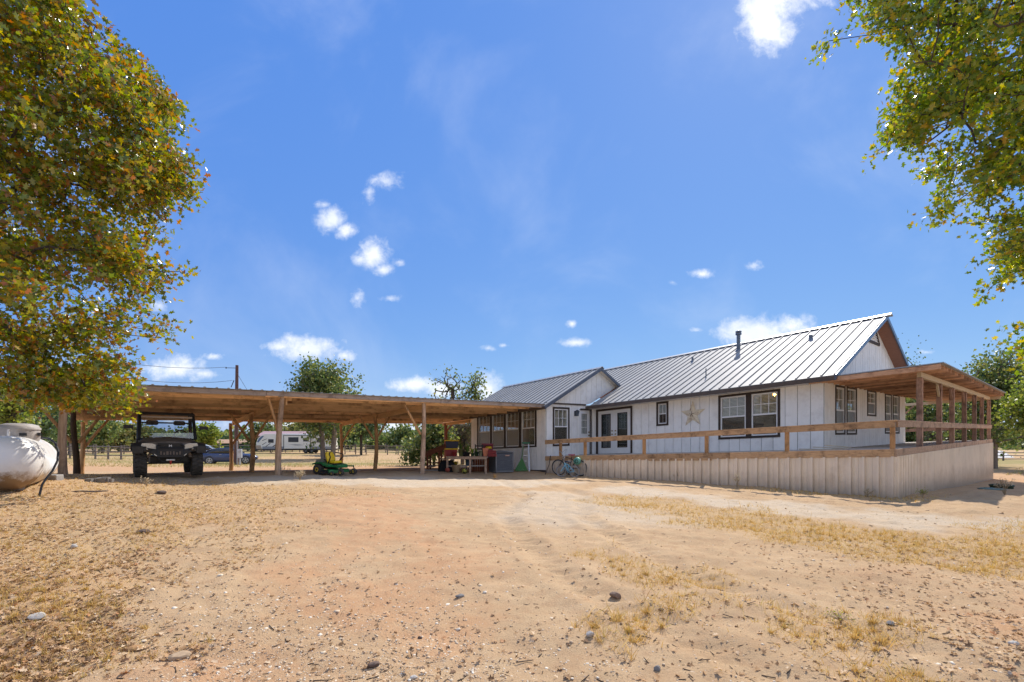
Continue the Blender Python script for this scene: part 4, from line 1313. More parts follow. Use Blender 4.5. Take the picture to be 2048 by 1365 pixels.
def tyre(parent, name, R, W, x, y, lugs=18, rimc=None, rm=None):
    k = MB(); k.lathe([(R * .55, -W / 2), (R * .86, -W / 2), (R * .95, -W * .42), (R * .97, 0), (R * .95, W * .42), (R * .86, W / 2), (R * .55, W / 2)], 28, (x, y, R), 'x')
    t = k.build(name, RUBBER, parent)
    k = MB()
    for i in range(lugs):
        a = 2 * math.pi * i / lugs
        for s in (-1, 1):
            aa = a + (s * .5 + .5) * math.pi / lugs
            c = Vector((x + s * W * .25, y + R * .965 * math.cos(aa), R + R * .965 * math.sin(aa)))
            tn_ = Vector((0, -math.sin(aa), math.cos(aa))); rn = Vector((0, math.cos(aa), math.sin(aa))); ax = Vector((s * .93, 0, 0)) + tn_ * .35
            ax.normalize(); u = ax * W * .24; w = tn_ * R * .085; r = rn * R * .055
            k.hexa([c - u - w - r, c + u - w - r, c + u + w - r, c - u + w - r, c - u - w + r, c + u - w + r, c + u + w + r, c - u + w + r])
    k.build('tread', RUBBER, t)
    k = MB(); k.lathe([(R * .56, -W * .30), (R * .50, -W * .38), (R * .2, -W * .25), (.03, -W * .25)], 20, (x, y, R), 'x'); k.lathe([(R * .56, W * .30), (R * .50, W * .38), (R * .2, W * .25), (.03, W * .25)], 20, (x, y, R), 'x')
    k.build('rim', rm or PLASTIC, t)
    return t


for x in (-HT, HT):
    for y in (-.72, 1.15):
        tyre(utv, 'wheel', WR, WWID, x, y)
k = MB(); k.box(-.42, .42, -.75, 1.5, .34, .56); k.build('chassis', PLASTIC, utv)
# hood, a lofted wedge
rings = []
for y, zt, w, zb in ((-1.02, .88, .40, .66), (-.98, .94, .55, .68), (-.8, .98, .62, .68), (-.4, 1.04, .66, .66), (-.12, 1.07, .66, .66)):
    rings.append([(-w, y, zb), (-w * 1.0, y, zt - .09), (-w * .8, y, zt - .02), (-w * .35, y, zt + .01), (0, y, zt + .03), (w * .35, y, zt + .01), (w * .8, y, zt - .02), (w, y, zt - .09), (w, y, zb)])
k = MB(); k.loft(rings, smooth=False); k.build('hood', CAMO, utv, bevel=.02)
k = MB()
k.prism([(-.29, .75), (.29, .75), (.27, .92), (-.27, .92)], lambda u, w: (u, -1.05, w), lambda u, w: (u, -1.0, w)); gr = k.build('grille', PLASTIC, utv)
k = MB()
for i in range(5): k.box(-.24, .24, -1.062, -1.052, .765 + i * .03, .775 + i * .03)
k.build('grille_bar', BLACK, gr)['kind'] = 'stuff'
k = MB(); k.box(-.032, -.018, -1.072, -1.062, .81, .87); k.box(.018, .032, -1.072, -1.062, .81, .87); k.hexa([(-.018, -1.07, .83), (.018, -1.07, .83), (.018, -1.063, .83), (-.018, -1.063, .83), (-.018, -1.07, .852), (.018, -1.07, .852), (.018, -1.063, .852), (-.018, -1.063, .852)])
k.build('emblem', mat('white_emblem', (.75, .75, .75), rough=.3), gr)
for s in (-1, 1):
    k = MB(); k.prism([(.28, .74), (.32, .87), (.40, .905), (.61, .915), (.635, .84), (.44, .75)], lambda u, w: (s * u, -1.13 + u * .12, w), lambda u, w: (s * u, -.93 + u * .12, w)); k.build('headlight', LENS, utv, bevel=.01)
    k = MB(); k.prism([(.36, .775), (.5, .81), (.5, .785), (.36, .755)][::1], lambda u, w: (s * u * 1.1, -1.09, w - .03), lambda u, w: (s * u * 1.1, -1.05, w - .03)); k.build('fog_light', LENS, utv)
    # fender flare
    k = MB(); k.loft([[(s * .52, y, z), (s * .82, y, z + .0), (s * .82, y, z + .05), (s * .52, y, z + .09)] for y, z in ((-1.1, .70), (-.98, .82), (-.72, .87), (-.45, .84), (-.33, .70))], smooth=False)
    k.build('fender', PLASTIC, utv)
    k = MB(); k.box(s * .70 - .115, s * .70 + .115, -1.13, -1.1, .63, .83); k.build('mud_guard', PLASTIC, utv, bevel=.015)
    k = MB(); k.loft([[(s * .5, y, z), (s * .82, y, z), (s * .82, y, z + .05), (s * .5, y, z + .07)] for y, z in ((.75, .70), (.9, .82), (1.15, .87), (1.4, .84), (1.55, .70))], smooth=False); k.build('fender', PLASTIC, utv)
    # shock absorber with pale coil
    k = MB(); k.tube([(s * .36, -.86, .78), (s * .52, -.86, .46)], .028, 8); k.build('shock', PLASTIC, utv)
    k = MB()
    for i in range(6):
        t_ = .1 + i * .13; k.lathe([(.05, -.012), (.055, 0), (.05, .012)], 10, (s * (.36 + .16 * t_), -.88, .78 - .32 * t_), 'z')
    k.build('coil_spring', mat('dusty_spring', (.42, .33, .26), rough=.6), utv)
    # suspension arms
    k = MB(); k.tube([(s * .2, -.80, .40), (s * .56, -.74, .34)], .022, 6); k.tube([(s * .2, -.62, .40), (s * .56, -.70, .34)], .022, 6); k.build('suspension_arm', PLASTIC, utv)
    # cage side
    k = MB(); k.tube([(s * .66, -.16, 1.02), (s * .63, .08, 1.68), (s * .61, .18, 1.79), (s * .61, .95, 1.80), (s * .63, 1.05, 1.72), (s * .66, 1.1, .8)], .042, 8)
    k.tube([(s * .64, .55, .6), (s * .62, .62, 1.79)], .024, 8); k.build('cage_tube', BLACK, utv)
    k = MB(); k.tube([(s * .65, .0, 1.30), (s * .80, -.02, 1.30)], .014, 6); k.cbox((s * .88, -.02, 1.37), (.22, .07, .10)); k.tube([(s * .80, -.02, 1.29), (s * .80, -.02, 1.36)], .014, 6); k.build('mirror', BLACK, utv, bevel=.02)
    k = MB(); k.cbox((s * .33, .62, 1.52), (.30, .09, .14)); k.build('headrest', mat('brown_headrest', (.10, .065, .05), rough=.7), utv, bevel=.05)
    k = MB(); k.cbox((s * .31, .58, .90), (.5, .12, .44)); k.cbox((s * .31, .38, .70), (.5, .48, .12)); k.build('seat', PLASTIC, utv, bevel=.04)
k = MB(); k.tube([(-.62, .62, 1.52), (.62, .62, 1.52)], .022, 8); k.tube([(-.61, .18, 1.79), (.61, .18, 1.79)], .025, 8); k.tube([(-.61, .98, 1.79), (.61, .98, 1.79)], .025, 8); k.build('cross_bar', mat('brown_bar', (.09, .06, .05), rough=.6), utv)
k = MB(); k.hexa([(-.68, .0, 1.72), (.68, .0, 1.72), (.66, 1.05, 1.77), (-.66, 1.05, 1.77), (-.66, .04, 1.79), (.66, .04, 1.79), (.64, 1.0, 1.83), (-.64, 1.0, 1.83)]); k.build('roof', PLASTIC, utv, bevel=.025)
k = MB(); k.box(-.60, .60, .03, .05, 1.64, 1.69); k.build('visor_strip', mat('tan_strip', (.42, .34, .28), rough=.6), utv)
k = MB(); k.hexa([(-.63, -.15, 1.05), (.63, -.15, 1.05), (.63, -.14, 1.05), (-.63, -.14, 1.05), (-.59, .055, 1.66), (.59, .055, 1.66), (.59, .065, 1.66), (-.59, .065, 1.66)]); k.build('windshield', glass_mat('buggy_glass', (.78, .84, .9), .10), utv)
k = MB(); k.box(-.62, .62, -.1, .02, .85, 1.05); k.build('dashboard', mat('blue_grey_dash', (.05, .08, .16), rough=.4), utv, bevel=.03)
k = MB(); k.torus((.33, .12, 1.12), .17, .018, 'y', 20, 6); k.tube([(.33, .12, 1.12), (.33, .0, 1.02)], .02, 6); k.build('steering_wheel', BLACK, utv)
# bumper
k = MB(); k.prism([(-.5, .69), (-.30, .76), (.30, .76), (.5, .69), (.27, .52), (-.27, .52)], lambda u, w: (u, -1.14, w), lambda u, w: (u, -1.06, w)); bu = k.build('bumper', BLACK, utv, bevel=.015)
k = MB()
for s in (-1, 1):
    k.tube([(s * .28, -1.12, .54), (s * .30, -1.13, .84), (s * .24, -1.08, .86)], .022, 8); k.tube([(s * .30, -1.12, .72), (s * .66, -1.02, .80)], .025, 8); k.tube([(s * .27, -1.12, .52), (s * .2, -1.08, .40)], .022, 8)
k.tube([(-.3, -1.13, .77), (.3, -1.13, .77)], .02, 8); k.tube([(-.2, -1.09, .41), (.2, -1.09, .41)], .022, 8)
k.build('bumper_tube', BLACK, utv)
GR = mat('dull_plate_mark', (.15, .12, .10), rough=.5)
for i, (w, h) in enumerate(((.03, .09), (.035, .06), (.05, .09), (.03, .09), (.035, .09), (.035, .06), (.03, .09))):
    k = MB(); x = -.21 + i * .07; k.box(x - w / 2, x + w / 2, -1.15, -1.142, .60, .60 + h); k.build('bumper_slot', GR, bu)
k = MB(); k.cbox((0, -1.13, .455), (.2, .03, .05)); k.build('fairlead', STEEL, utv, bevel=.01)
k = MB(); k.tube([(0, -1.16, .44), (0, -1.17, .39), (0, -1.16, .34)], [.03, .022, .02], 8); k.build('winch_hook', mat('red_hook', (.5, .04, .03), rough=.4), utv)
for s in (-1, 1):
    k = MB(); k.bar((s * .30, -1.14, .57), (s * .36, -1.14, .62), .02, .02); k.build('tow_point', STEEL, utv)
k = MB(); k.box(-.62, .62, 1.12, 1.9, .80, .84); k.box(-.62, .62, 1.88, 1.92, .8, 1.08); k.box(-.64, -.60, 1.12, 1.9, .8, 1.08); k.box(.60, .64, 1.12, 1.9, .8, 1.08); k.build('cargo_bed', PLASTIC, utv)

# ------------------------------------------------------------------ zero-turn mower
GREEN = mat('mower_green', (.018, .20, .06), (.015, .16, .05), rough=.35, spec=.5)
YEL = mat('mower_yellow', (.85, .60, .02), (.8, .55, .018), rough=.4)
mp0 = P(669, 950, 15.6); mz = gz(mp0.x, mp0.y)
mow = thing('riding_mower', 'green zero-turn riding mower with bright yellow seat standing under the carport', 'mower', (mp0.x, mp0.y, mz), math.radians(-24), scale=.68)
# local: front faces +x
def wheel(parent, R, W, x, y, rimm, name='wheel', z=None):
    zz = R if z is None else z
    k = MB(); k.lathe([(R * .5, -W / 2), (R * .9, -W / 2), (R, -W * .3), (R, W * .3), (R * .9, W / 2), (R * .5, W / 2)], 22, (x, y, zz), 'y'); t = k.build(name, RUBBER, parent)
    k = MB(); k.lathe([(R * .55, -W * .45), (R * .3, -W * .52), (.02, -W * .45)], 16, (x, y, zz), 'y'); k.lathe([(R * .55, W * .45), (R * .3, W * .52), (.02, W * .45)], 16, (x, y, zz), 'y'); k.build('rim', rimm, t)
    return t


for s in (-1, 1):
    wheel(mow, .27, .24, -.55, s * .46, YEL)
    wheel(mow, .155, .13, .82, s * .42, YEL)
    k = MB(); k.tube([(.82, s * .42, .155), (.84, s * .5, .2), (.80, s * .42, .36), (.80, s * .42, .46)], .025, 6); k.build('caster_fork', BLACK, mow)
    k = MB(); k.bar((-.2, s * .36, .42), (.82, s * .42, .42), .06, .06); k.build('frame_rail', GREEN, mow, bevel=.01)
    k = MB(); k.tube([(-.1, s * .32, .55), (.02, s * .34, .72), (.14, s * .40, .86), (.12, s * .44, .98), (-.02, s * .30, 1.05), (-.12, s * .16, 1.08)], .028, 8); k.build('steering_lever', BLACK, mow)
    k = MB(); k.loft([[(x, s * .28, z0), (x, s * .60, z0), (x, s * .60, z1), (x, s * .28, z1)] for x, z0, z1 in ((-.82, .50, .56), (-.6, .55, .62), (-.3, .55, .62), (-.12, .45, .56), (.2, .42, .50))], smooth=False); k.build('fender', GREEN, mow, bevel=.02)
k = MB(); k.box(-.95, -.25, -.3, .3, .28, .50); k.build('engine_base', BLACK, mow, bevel=.02)
k = MB(); k.loft([[(x, -w, .46), (x, w, .46), (x, w * .9, z), (x, -w * .9, z)] for x, w, z in ((-1.0, .26, .62), (-.9, .3, .74), (-.55, .3, .76), (-.45, .26, .66))], smooth=False); k.build('engine_cover', mat('greyish_cover', (.22, .23, .19), (.14, .15, .12), rough=.5), mow, bevel=.03)
k = MB(); k.box(-.3, .48, -.30, .30, .40, .47); k.build('floor_pan', GREEN, mow, bevel=.015)
k = MB(); k.box(.4, .52, -.34, .34, .34, .50); k.build('foot_rest', GREEN, mow, bevel=.02)
k = MB(); k.loft([[(x, -w, .12), (x, w, .12), (x, w, z), (x, -w, z)] for x, w, z in ((-.30, .45, .24), (-.2, .62, .28), (.3, .64, .28), (.45, .5, .25))], smooth=False); k.build('mower_deck', GREEN, mow, bevel=.02)
k = MB(); k.hexa([(-.2, -.9, .10), (.25, -.9, .10), (.25, -.62, .16), (-.2, -.62, .16), (-.2, -.9, .12), (.25, -.9, .12), (.25, -.62, .27), (-.2, -.62, .27)]); k.build('discharge_chute', BLACK, mow)
for s in (-1, 1):
    wheel(mow, .10, .08, .45, s * .62, YEL, 'gauge_wheel')
k = MB(); k.cbox((.0, 0, .62), (.50, .50, .13)); st = k.build('seat', YEL, mow, bevel=.05)
k = MB(); k.loft([[(x, -w, z), (x, w, z), (x + .1, w, z), (x + .1, -w, z)] for x, w, z in ((-.26, .23, .64), (-.30, .26, .8), (-.36, .25, .98), (-.40, .17, 1.10))], smooth=True); k.build('backrest', YEL, st, bevel=.02)
k = MB(); k.tube([(-.31, -.275, .70), (-.36, -.275, .95), (-.42, -.17, 1.12), (-.42, .17, 1.12), (-.36, .275, .95), (-.31, .275, .70)], .014, 6); k.build('seat_piping', BLACK, st)
k = MB(); k.box(-.22, .2, -.24, .24, .47, .56); k.build('seat_base', BLACK, mow)

# ------------------------------------------------------------------ air conditioner outdoor unit
ap = P(1001, 944, 21.4); az = gz(ap.x, ap.y)
ac = thing('air_conditioner', 'grey louvred outdoor air-conditioning unit standing against the white wall', 'air conditioner', (ap.x, ap.y, az), AU - math.pi / 2 - .22)
ACM = mat('grey_ac_metal', (.22, .225, .235), (.17, .175, .185), rough=.45, metal=.2, scale=3)
k = MB(); k.box(-.44, .44, -.44, .44, .0, .06); k.build('base_pan', ACM, ac)
k = MB(); k.box(-.40, .40, -.40, .40, .06, .86); k.build('coil_core', mat('dark_coil', (.03, .032, .036), rough=.8), ac)
for x in (-1, 1):
    for y in (-1, 1):
        k = MB(); k.box(x * .415 - .03, x * .415 + .03, y * .415 - .03, y * .415 + .03, .06, .87); k.build('corner_post', ACM, ac, bevel=.015)
k = MB(); k.box(-.45, .45, -.45, .45, .872, .92); k.lathe([(.3, .92), (.33, .935), (.02, .96)], 20); k.build('top_cover', ACM, ac, bevel=.012)
for i in range(19):
    z = .09 + i * .0405
    k = MB()
    for (p, q, d) in (((-.385, -.425), (.385, -.425), (0, -1)), ((-.425, -.385), (-.425, .385), (-1, 0)), ((.425, -.385), (.425, .385), (1, 0)), ((-.385, .425), (.385, .425), (0, 1))):
        o_ = Vector((d[0], d[1], 0)) * .018
        P0, P1 = Vector((*p, z)), Vector((*q, z)); dn = Vector((0, 0, -.022))
        k.hexa([P0 + o_ + dn, P1 + o_ + dn, P1 - o_ * .2, P0 - o_ * .2, P0 + o_ + dn + Vector((0, 0, .006)), P1 + o_ + dn + Vector((0, 0, .006)), P1 - o_ * .2 + Vector((0, 0, .006)), P0 - o_ * .2 + Vector((0, 0, .006))])
    k.build('louvre', ACM, ac)['kind'] = 'stuff'
for (c, d) in (((.12, -.452, .74), (.2, .012, .06)),):
    k = MB(); k.cbox(c, d); k.build('badge', mat('badge_plate', (.55, .40, .33), (.45, .2, .12), rough=.4, scale=60), ac)

# ------------------------------------------------------------------ garden rake and small ladder leaning on the wall
def leaning(px, py, Y): return P(px, py, Y)


gp = P(1043, 944, 21.6); gzz = gz(gp.x, gp.y)
rk = thing('leaf_rake', 'green plastic fan-shaped leaf rake standing tines down against the white wall', 'rake', (gp.x, gp.y, gzz))
GRN = mat('rake_green', (.05, .19, .035), (.04, .14, .03), rough=.5)
for i in range(11):
    t_ = (i - 5) / 5
    k = MB(); k.bar((.02, .10, .62), (-.02 + t_ * .29, -.0, .03), .045, .012, up=(0, 1, 0)); k.build('tine', GRN, rk)
k = MB(); k.bar((.02, .10, .6), (.1, .38, 1.18), .03, .03); k.build('handle', GRN, rk)
lp = P(1049, 944, 21.9); lz = gz(lp.x, lp.y)
ld = thing('step_ladder', 'folded pale step ladder with green top leaning on the white wall', 'ladder', (lp.x, lp.y, lz))
ALU = mat('dull_aluminium', (.55, .56, .57), rough=.4, metal=.5)
for s in (-1, 1):
    k = MB(); k.bar((s * .22 , 0, .0), (s * .12 + .08, .42, 1.30), .06, .03); k.build('side_rail', ALU, ld)
for i in range(4):
    t_ = .16 + i * .2; w = .22 - .1 * t_
    k = MB(); k.cbox((.08 * t_, .42 * t_, 1.3 * t_), (2 * w, .07, .03)); k.build('step', ALU, ld)
k = MB(); k.cbox((.08, .43, 1.31), (.38, .16, .07)); k.build('top_cap', mat('teal_cap', (.03, .20, .11), rough=.5), ld, bevel=.015)

# ------------------------------------------------------------------ potting table and what stands on and under it
tpz = P(933, 943, 20.9); tbz = gz(tpz.x, tpz.y)
TB = Vector((tpz.x, tpz.y, tbz)); TH = CAMZ + (YH - 913) / F * 20.9 - tbz
TBW = mat('table_wood', (.52, .36, .25), (.38, .25, .17), rough=.85, scale=4, stretch=(1, 10, 10), rand=.15, c3=(.12, .07, .045), s3=3.)
RZT = AV
tab = thing('potting_table', 'long weathered wooden table crowded with pots and crates beside the wing wall', 'table', TB, .12)
TW = 1.78
for i in range(5):
    k = MB(); k.box(-TW / 2, TW / 2, -.35 + i * .142, -.35 + i * .142 + .135, TH - .035, TH); k.build('plank', TBW, tab)
k = MB(); k.box(-TW / 2 + .02, TW / 2 - .02, -.36, -.325, TH - .12, TH - .037); k.build('apron', TBW, tab)
for x in (-TW / 2 + .06, .15, TW / 2 - .06):
    for y in (-.3, .3):
        k = MB(); k.box(x - .045, x + .045, y - .04, y + .04, -.05, TH - .04); k.build('leg', TBW, tab)
k = MB(); k.box(-TW / 2 + .1, TW / 2 - .1, -.28, .3, .30, .325); k.build('shelf', mat('pale_shelf', (.55, .5, .42), rough=.8), tab)


def on_table(px, dy=0., z=None, Y=None):
    Y = (Y or 20.9) + dy
    x = (px - CX) / F * Y
    return Vector((x, Y, tbz + (TH + .001 if z is None else z) + (x - TB.x) * 0))


PLANTG = leaf_mat('pot_plant_leaf', [(0, (.05, .14, .03)), (.6, (.12, .22, .05)), (1, (.25, .28, .07))])


def tuft_plant(parent, z0, n, ln, spread, m, w=.03, seed=1, name='foliage', thick=False):
    r = random.Random(seed); vs = []; fs = []
    for i in range(n):
        a = r.random() * 6.28; l = ln * r.uniform(.6, 1.1); b = r.uniform(.15, 1.) * spread; ww = w * r.uniform(.6, 1.2)
        d = Vector((math.cos(a), math.sin(a), 0)); s = Vector((-d.y, d.x, 0)) * ww / 2; k0 = len(vs)
        p0 = Vector((0, 0, z0)) + d * .02; p1 = p0 + d * b * .35 + Vector((0, 0, l * .6)); p2 = p0 + d * b + Vector((0, 0, l * r.uniform(.7, 1.)))
        vs += [p0 - s * .5, p0 + s * .5, p1 + s, p1 - s, p2]
        fs += [(k0, k0 + 1, k0 + 2, k0 + 3), (k0 + 3, k0 + 2, k0 + 4)]
    k = MB(); k.add(vs, fs); return k.build(name, m, parent)


def pot(px, label, mcol, r, h, dy=0., plant=None, z=None, square=False, name='plant_pot', group='plant pots on the potting table', Y=None):
    p = on_table(px, dy, z, Y)
    o = thing(name, label, 'pot', p, group=group)
    k = MB(); n = 4 if square else 16
    k.lathe([(r * .72, 0), (r, h * .88), (r * 1.08, h * .88), (r * 1.08, h), (r * .92, h), (r * .88, h * .85), (.001, h * .85)], n, smooth=not square); k.build('pot', mcol, o)
    if plant:
        tuft_plant(o, h * .85, *plant)
    return o


TERRA = mat('terracotta', (.66, .24, .13), (.56, .19, .10), rough=.8, scale=7)
DGREEN = mat('dark_green_pot', (.03, .07, .035), rough=.5)
OLIVE = mat('olive_pot', (.16, .17, .06), rough=.6)
BLKP = mat('black_nursery_pot', (.018, .018, .02), rough=.5)
REDP = mat('faded_red_plastic', (.30, .03, .03), (.22, .025, .025), rough=.5)
NAVY = mat('navy_plastic', (.015, .02, .05), rough=.5)
pot(922, 'olive round pot with pale shoots, tallest behind the potting table front row', OLIVE, .12, .30, .10, (26, .45, .22, PLANTG, .035, 1))
pot(935, 'dark pot with arching strap leaves in the middle of the potting table', BLKP, .12, .18, -.12, (40, .42, .3, PLANTG, .03, 2))
pot(945, 'small bright pot of yellow-green shoots near the middle of the potting table', DGREEN, .09, .14, -.2, (26, .28, .16, leaf_mat('lime_leaf', [(0, (.16, .28, .04)), (1, (.36, .42, .06))]), .03, 3))
pot(953, 'low green pot right of the lime shoots on the potting table', DGREEN, .10, .20, -.06, (22, .22, .16, PLANTG, .03, 4))
pot(961, 'grey-green tapered pot without a plant beside the terracotta planter', mat('sage_pot', (.20, .22, .14), rough=.7), .09, .26, -.18)
pot(908, 'small red-rimmed pot at the left front of the potting table', REDP, .09, .20, -.2)
o = pot(971, 'square terracotta planter with orange face at the right end of the potting table', TERRA, .17, .36, -.08, None, square=True)
o.rotation_euler.z = math.pi / 4 + .1
# bins with yellow lids
def bin_(px, label, z0, w, d, h, mb_, ml_, dy, cat='bin', name='storage_bin', group=None):
    p = on_table(px, dy); p.z = tbz + TH + z0
    o = thing(name, label, cat, p, .1, group)
    k = MB(); k.hexa([(-w * .45, -d * .45, 0), (w * .45, -d * .45, 0), (w * .45, d * .45, 0), (-w * .45, d * .45, 0), (-w / 2, -d / 2, h), (w / 2, -d / 2, h), (w / 2, d / 2, h), (-w / 2, d / 2, h)]); k.build('tub', mb_, o, bevel=.02)
    k = MB(); k.box(-w / 2 - .04, w / 2 + .04, -d / 2 - .04, d / 2 + .04, h + .002, h + .055); k.build('lid', ml_, o, bevel=.015)
    return o


BINY = mat('bin_lid_yellow', (.72, .45, .01), rough=.45)
bin_(904, 'dark storage tub with flat yellow lid on the lower of two stacked tubs', .35, .56, .42, .31, NAVY, BINY, .12, group='yellow-lidded storage tubs')
bin_(903, 'dark red storage tub with yellow lid, underneath the other tub on the table', .002, .52, .42, .29, REDP, BINY, .12, group='yellow-lidded storage tubs')
p = on_table(957, .2)
cr = thing('milk_crate', 'black slatted plastic crate standing under the leftmost window', 'crate', p + Vector((.02, 0, .0)), .1)
for zz in (.0, .14, .28, .42):
    k = MB(); k.box(-.17, .17, -.17, .17, zz, zz + .06 if zz else .03); k.build('slat', BLKP, cr)
for x in (-.16, .16):
    for y in (-.16, .16):
        k = MB(); k.box(x - .02, x + .02, y - .02, y + .02, .061, .53); k.build('corner_post', BLKP, cr)
p = on_table(974, .25)
bx_ = thing('toy_box', 'maroon plastic box with a yellow bundle inside under the second window', 'box', p + Vector((.02, 0, .30)), .1)
MAR = mat('maroon_plastic', (.22, .02, .05), (.17, .02, .04), rough=.5)
k = MB(); k.box(-.24, .24, -.16, .16, -.29, -.0); k.build('base', MAR, bx_, bevel=.01)
k = MB(); k.box(-.26, .26, .12, .16, .002, .26); k.build('back_panel', MAR, bx_); k = MB(); k.box(-.26, .26, -.12, .118, .20, .26); k.build('top_panel', MAR, bx_)
k = MB(); k.lathe([(.001, 0), (.14, .02), (.16, .08), (.10, .13), (.001, .14)], 10, (.05, -.04, .002)); k.build('yellow_bundle', BINY, bx_)
p = P(985, 905, 20.7)
ts = thing('red_tray', 'stack of dark red ribbed trays between the terracotta planter and the air conditioner', 'tray', (p.x - .02, p.y, tbz + TH - .02 + .02), .1)
for i in range(4):
    k = MB(); k.box(-.20 + i * .01, .20 - i * .01, -.16, .16, .07 * i, .07 * i + .05); k.build('tray', REDP, ts, bevel=.008)
# below the table
p = on_table(895, -.1, .0)
cl = thing('black_tarp', 'black cloth heaped over things under the left end of the potting table', 'tarp', (p.x, p.y, tbz - .02), .1)
vs = []; fs = []
for i in range(15):
    for j in range(9):
        u, v = i / 14 * 2 - 1, j / 8 * 2 - 1
        e = max(abs(u), abs(v)); z = .56 * (1 - e ** 5) + .0
        vs.append((u * .40 * (1 + .12 * math.sin(j * 2.3 + i)), v * .26, z * (1 + .12 * math.sin(i * 1.9) * math.cos(j * 1.7)) + .01 * math.sin(i * j)))
for i in range(14):
    for j in range(8):
        fs.append((i * 9 + j, (i + 1) * 9 + j, (i + 1) * 9 + j + 1, i * 9 + j + 1))
k = MB(); k.add(vs, fs, True); k.build('cloth', mat('black_cloth', (.012, .012, .014), rough=.9), cl)
p = on_table(895, -.5, .0); z = gz(p.x, p.y)
bl_ = thing('red_ball', 'small dull red ball on the ground in front of the black tarp', 'ball', (p.x, p.y, z))
k = MB(); k.lathe([(.10 * math.sin(t), .1 - .1 * math.cos(t)) for t in np.linspace(.02, math.pi - .02, 10)], 14); k.build('shell', mat('dull_red', (.38, .08, .05), rough=.5), bl_)
p = on_table(912, -.25, .0); z = gz(p.x, p.y)
bk = thing('straw_basket', 'pale straw basket of yellow flowers under the potting table', 'basket', (p.x, p.y, z))
STRAWM = mat('straw_weave', (.42, .30, .17), (.28, .19, .1), rough=.9, scale=40, bump=.4)
for i in range(6):
    k = MB(); r = .13 + .012 * i; k.torus((0, 0, .03 + i * .055), r, .03, 'z', 16, 6); k.build('coil', STRAWM, bk)
tuft_plant(bk, .3, 40, .22, .2, leaf_mat('yellow_flower', [(0, (.45, .30, .02)), (1, (.30, .28, .04))]), .05, 5, 'flowers')
p = on_table(925, -.2, .0); z = gz(p.x, p.y)
sl = thing('low_stool', 'low dark wooden stool under the middle of the potting table', 'stool', (p.x, p.y, z), .1)
k = MB(); k.box(-.22, .22, -.13, .13, .24, .275); k.build('seat', TBW, sl)
for x in (-.18, .18):
    k = MB(); k.box(x - .02, x + .02, -.12, .12, 0, .24); k.build('leg', BLKP, sl)
p = on_table(938, .0, .0); z = gz(p.x, p.y)
wb = thing('white_tub', 'dark blue-grey tub with white rim under the potting table', 'tub', (p.x, p.y, z + .33))
k = MB(); k.lathe([(.15, 0), (.17, .24), (.185, .24), (.185, .27), (.15, .27), (.14, .03), (.001, .03)], 16); k.build('tub', mat('blue_grey_plastic', (.07, .10, .13), rough=.5), wb)
lt = thing('lattice_panel', 'dark red-brown timber panel of upright boards behind the potting table', 'panel', (TB.x + .55, TB.y + .55, tbz), .12)
for i in range(8):
    k = MB(); k.box(-.42 + i * .105, -.42 + i * .105 + .095, -.015, .015, -.02, TH - .1); k.build('plank', RED, lt)
p = P(929, 943, 20.2); z = gz(p.x, p.y)
hm = thing('garden_ball', 'small yellow-green patterned ball on the ground before the potting table', 'ball', (p.x, p.y, z))
k = MB(); k.lathe([(.115 * math.sin(t), .115 - .115 * math.cos(t)) for t in np.linspace(.02, math.pi - .02, 10)], 14); k.build('shell', mat('yellow_black_ball', (.40, .38, .05), (.02, .02, .015), rough=.5, scale=9, lo=.48, hi=.52), hm)
# old leaning shovel and dead plant on the tubs
p = on_table(928, .25)
sh = thing('bare_potted_shrub', 'dark bare branching shrub rising behind the yellow-lidded tubs', 'shrub', p)
k = MB(); r_ = random.Random(3)
k.tube([(0, 0, 0), (.02, 0, .4), (-.02, 0, .75)], [.022, .018, .012], 6)
for i in range(14):
    z = r_.uniform(.35, .75); a = r_.random() * 6.3
    q = Vector((math.cos(a) * r_.uniform(.1, .24), math.sin(a) * .15, z + r_.uniform(.05, .25))); k.tube([(0, 0, z), q * .6 + Vector((0, 0, z * .4)), q], [.012, .009, .005], 5)
k.build('branches', mat('dark_twig', (.06, .045, .04)), sh)
k = MB(); k.lathe([(.1, 0), (.13, .2), (.11, .2), (.1, .18), (.001, .18)], 12); k.build('pot', BLKP, sh)

# ------------------------------------------------------------------ steps with handrail
sp_ = P(872, 942, 22.4); sz = gz(sp_.x, sp_.y)
stp = thing('porch_steps', 'short red-brown timber steps with sloping handrails at the end of the wing', 'steps', (sp_.x, sp_.y, sz), .05)
for i in range(3):
    k = MB(); k.box(-.42 + i * .3, -.42 + i * .3 + .32, -.1, .9, .18 * i + .02 + .10, .18 * i + .16); k.build('tread', TBW, stp)
for y in (-.14, .94):
    for x, h in ((-.38, .82), (.16, .98 - .1)):
        k = MB(); k.box(x - .045, x + .045, y - .045, y + .045, -.1, h); k.build('rail_post', RED, stp)
    k = MB(); k.bar((-.5, y, .82), (.55, y, 1.24), .10, .05); k.build('handrail', RED, stp)
    k = MB(); k.hexa([(-.5, y - .02, .62), (.55, y - .02, 1.02), (.55, y + .02, 1.02), (-.5, y + .02, .62), (-.5, y - .02, .76), (.55, y - .02, 1.18), (.55, y + .02, 1.18), (-.5, y + .02, .76)]); k.build('side_rail', RED, stp)
p = P(862, 944, 21.2); z = gz(p.x, p.y)
o = thing('paving_slab', 'pale flat slab on the ground before the porch steps', 'slab', (p.x, p.y, z))
k = MB(); k.box(-.45, .4, -.25, .25, -.04, .04); k.build('slab', MATS['concrete'], o, bevel=.01)

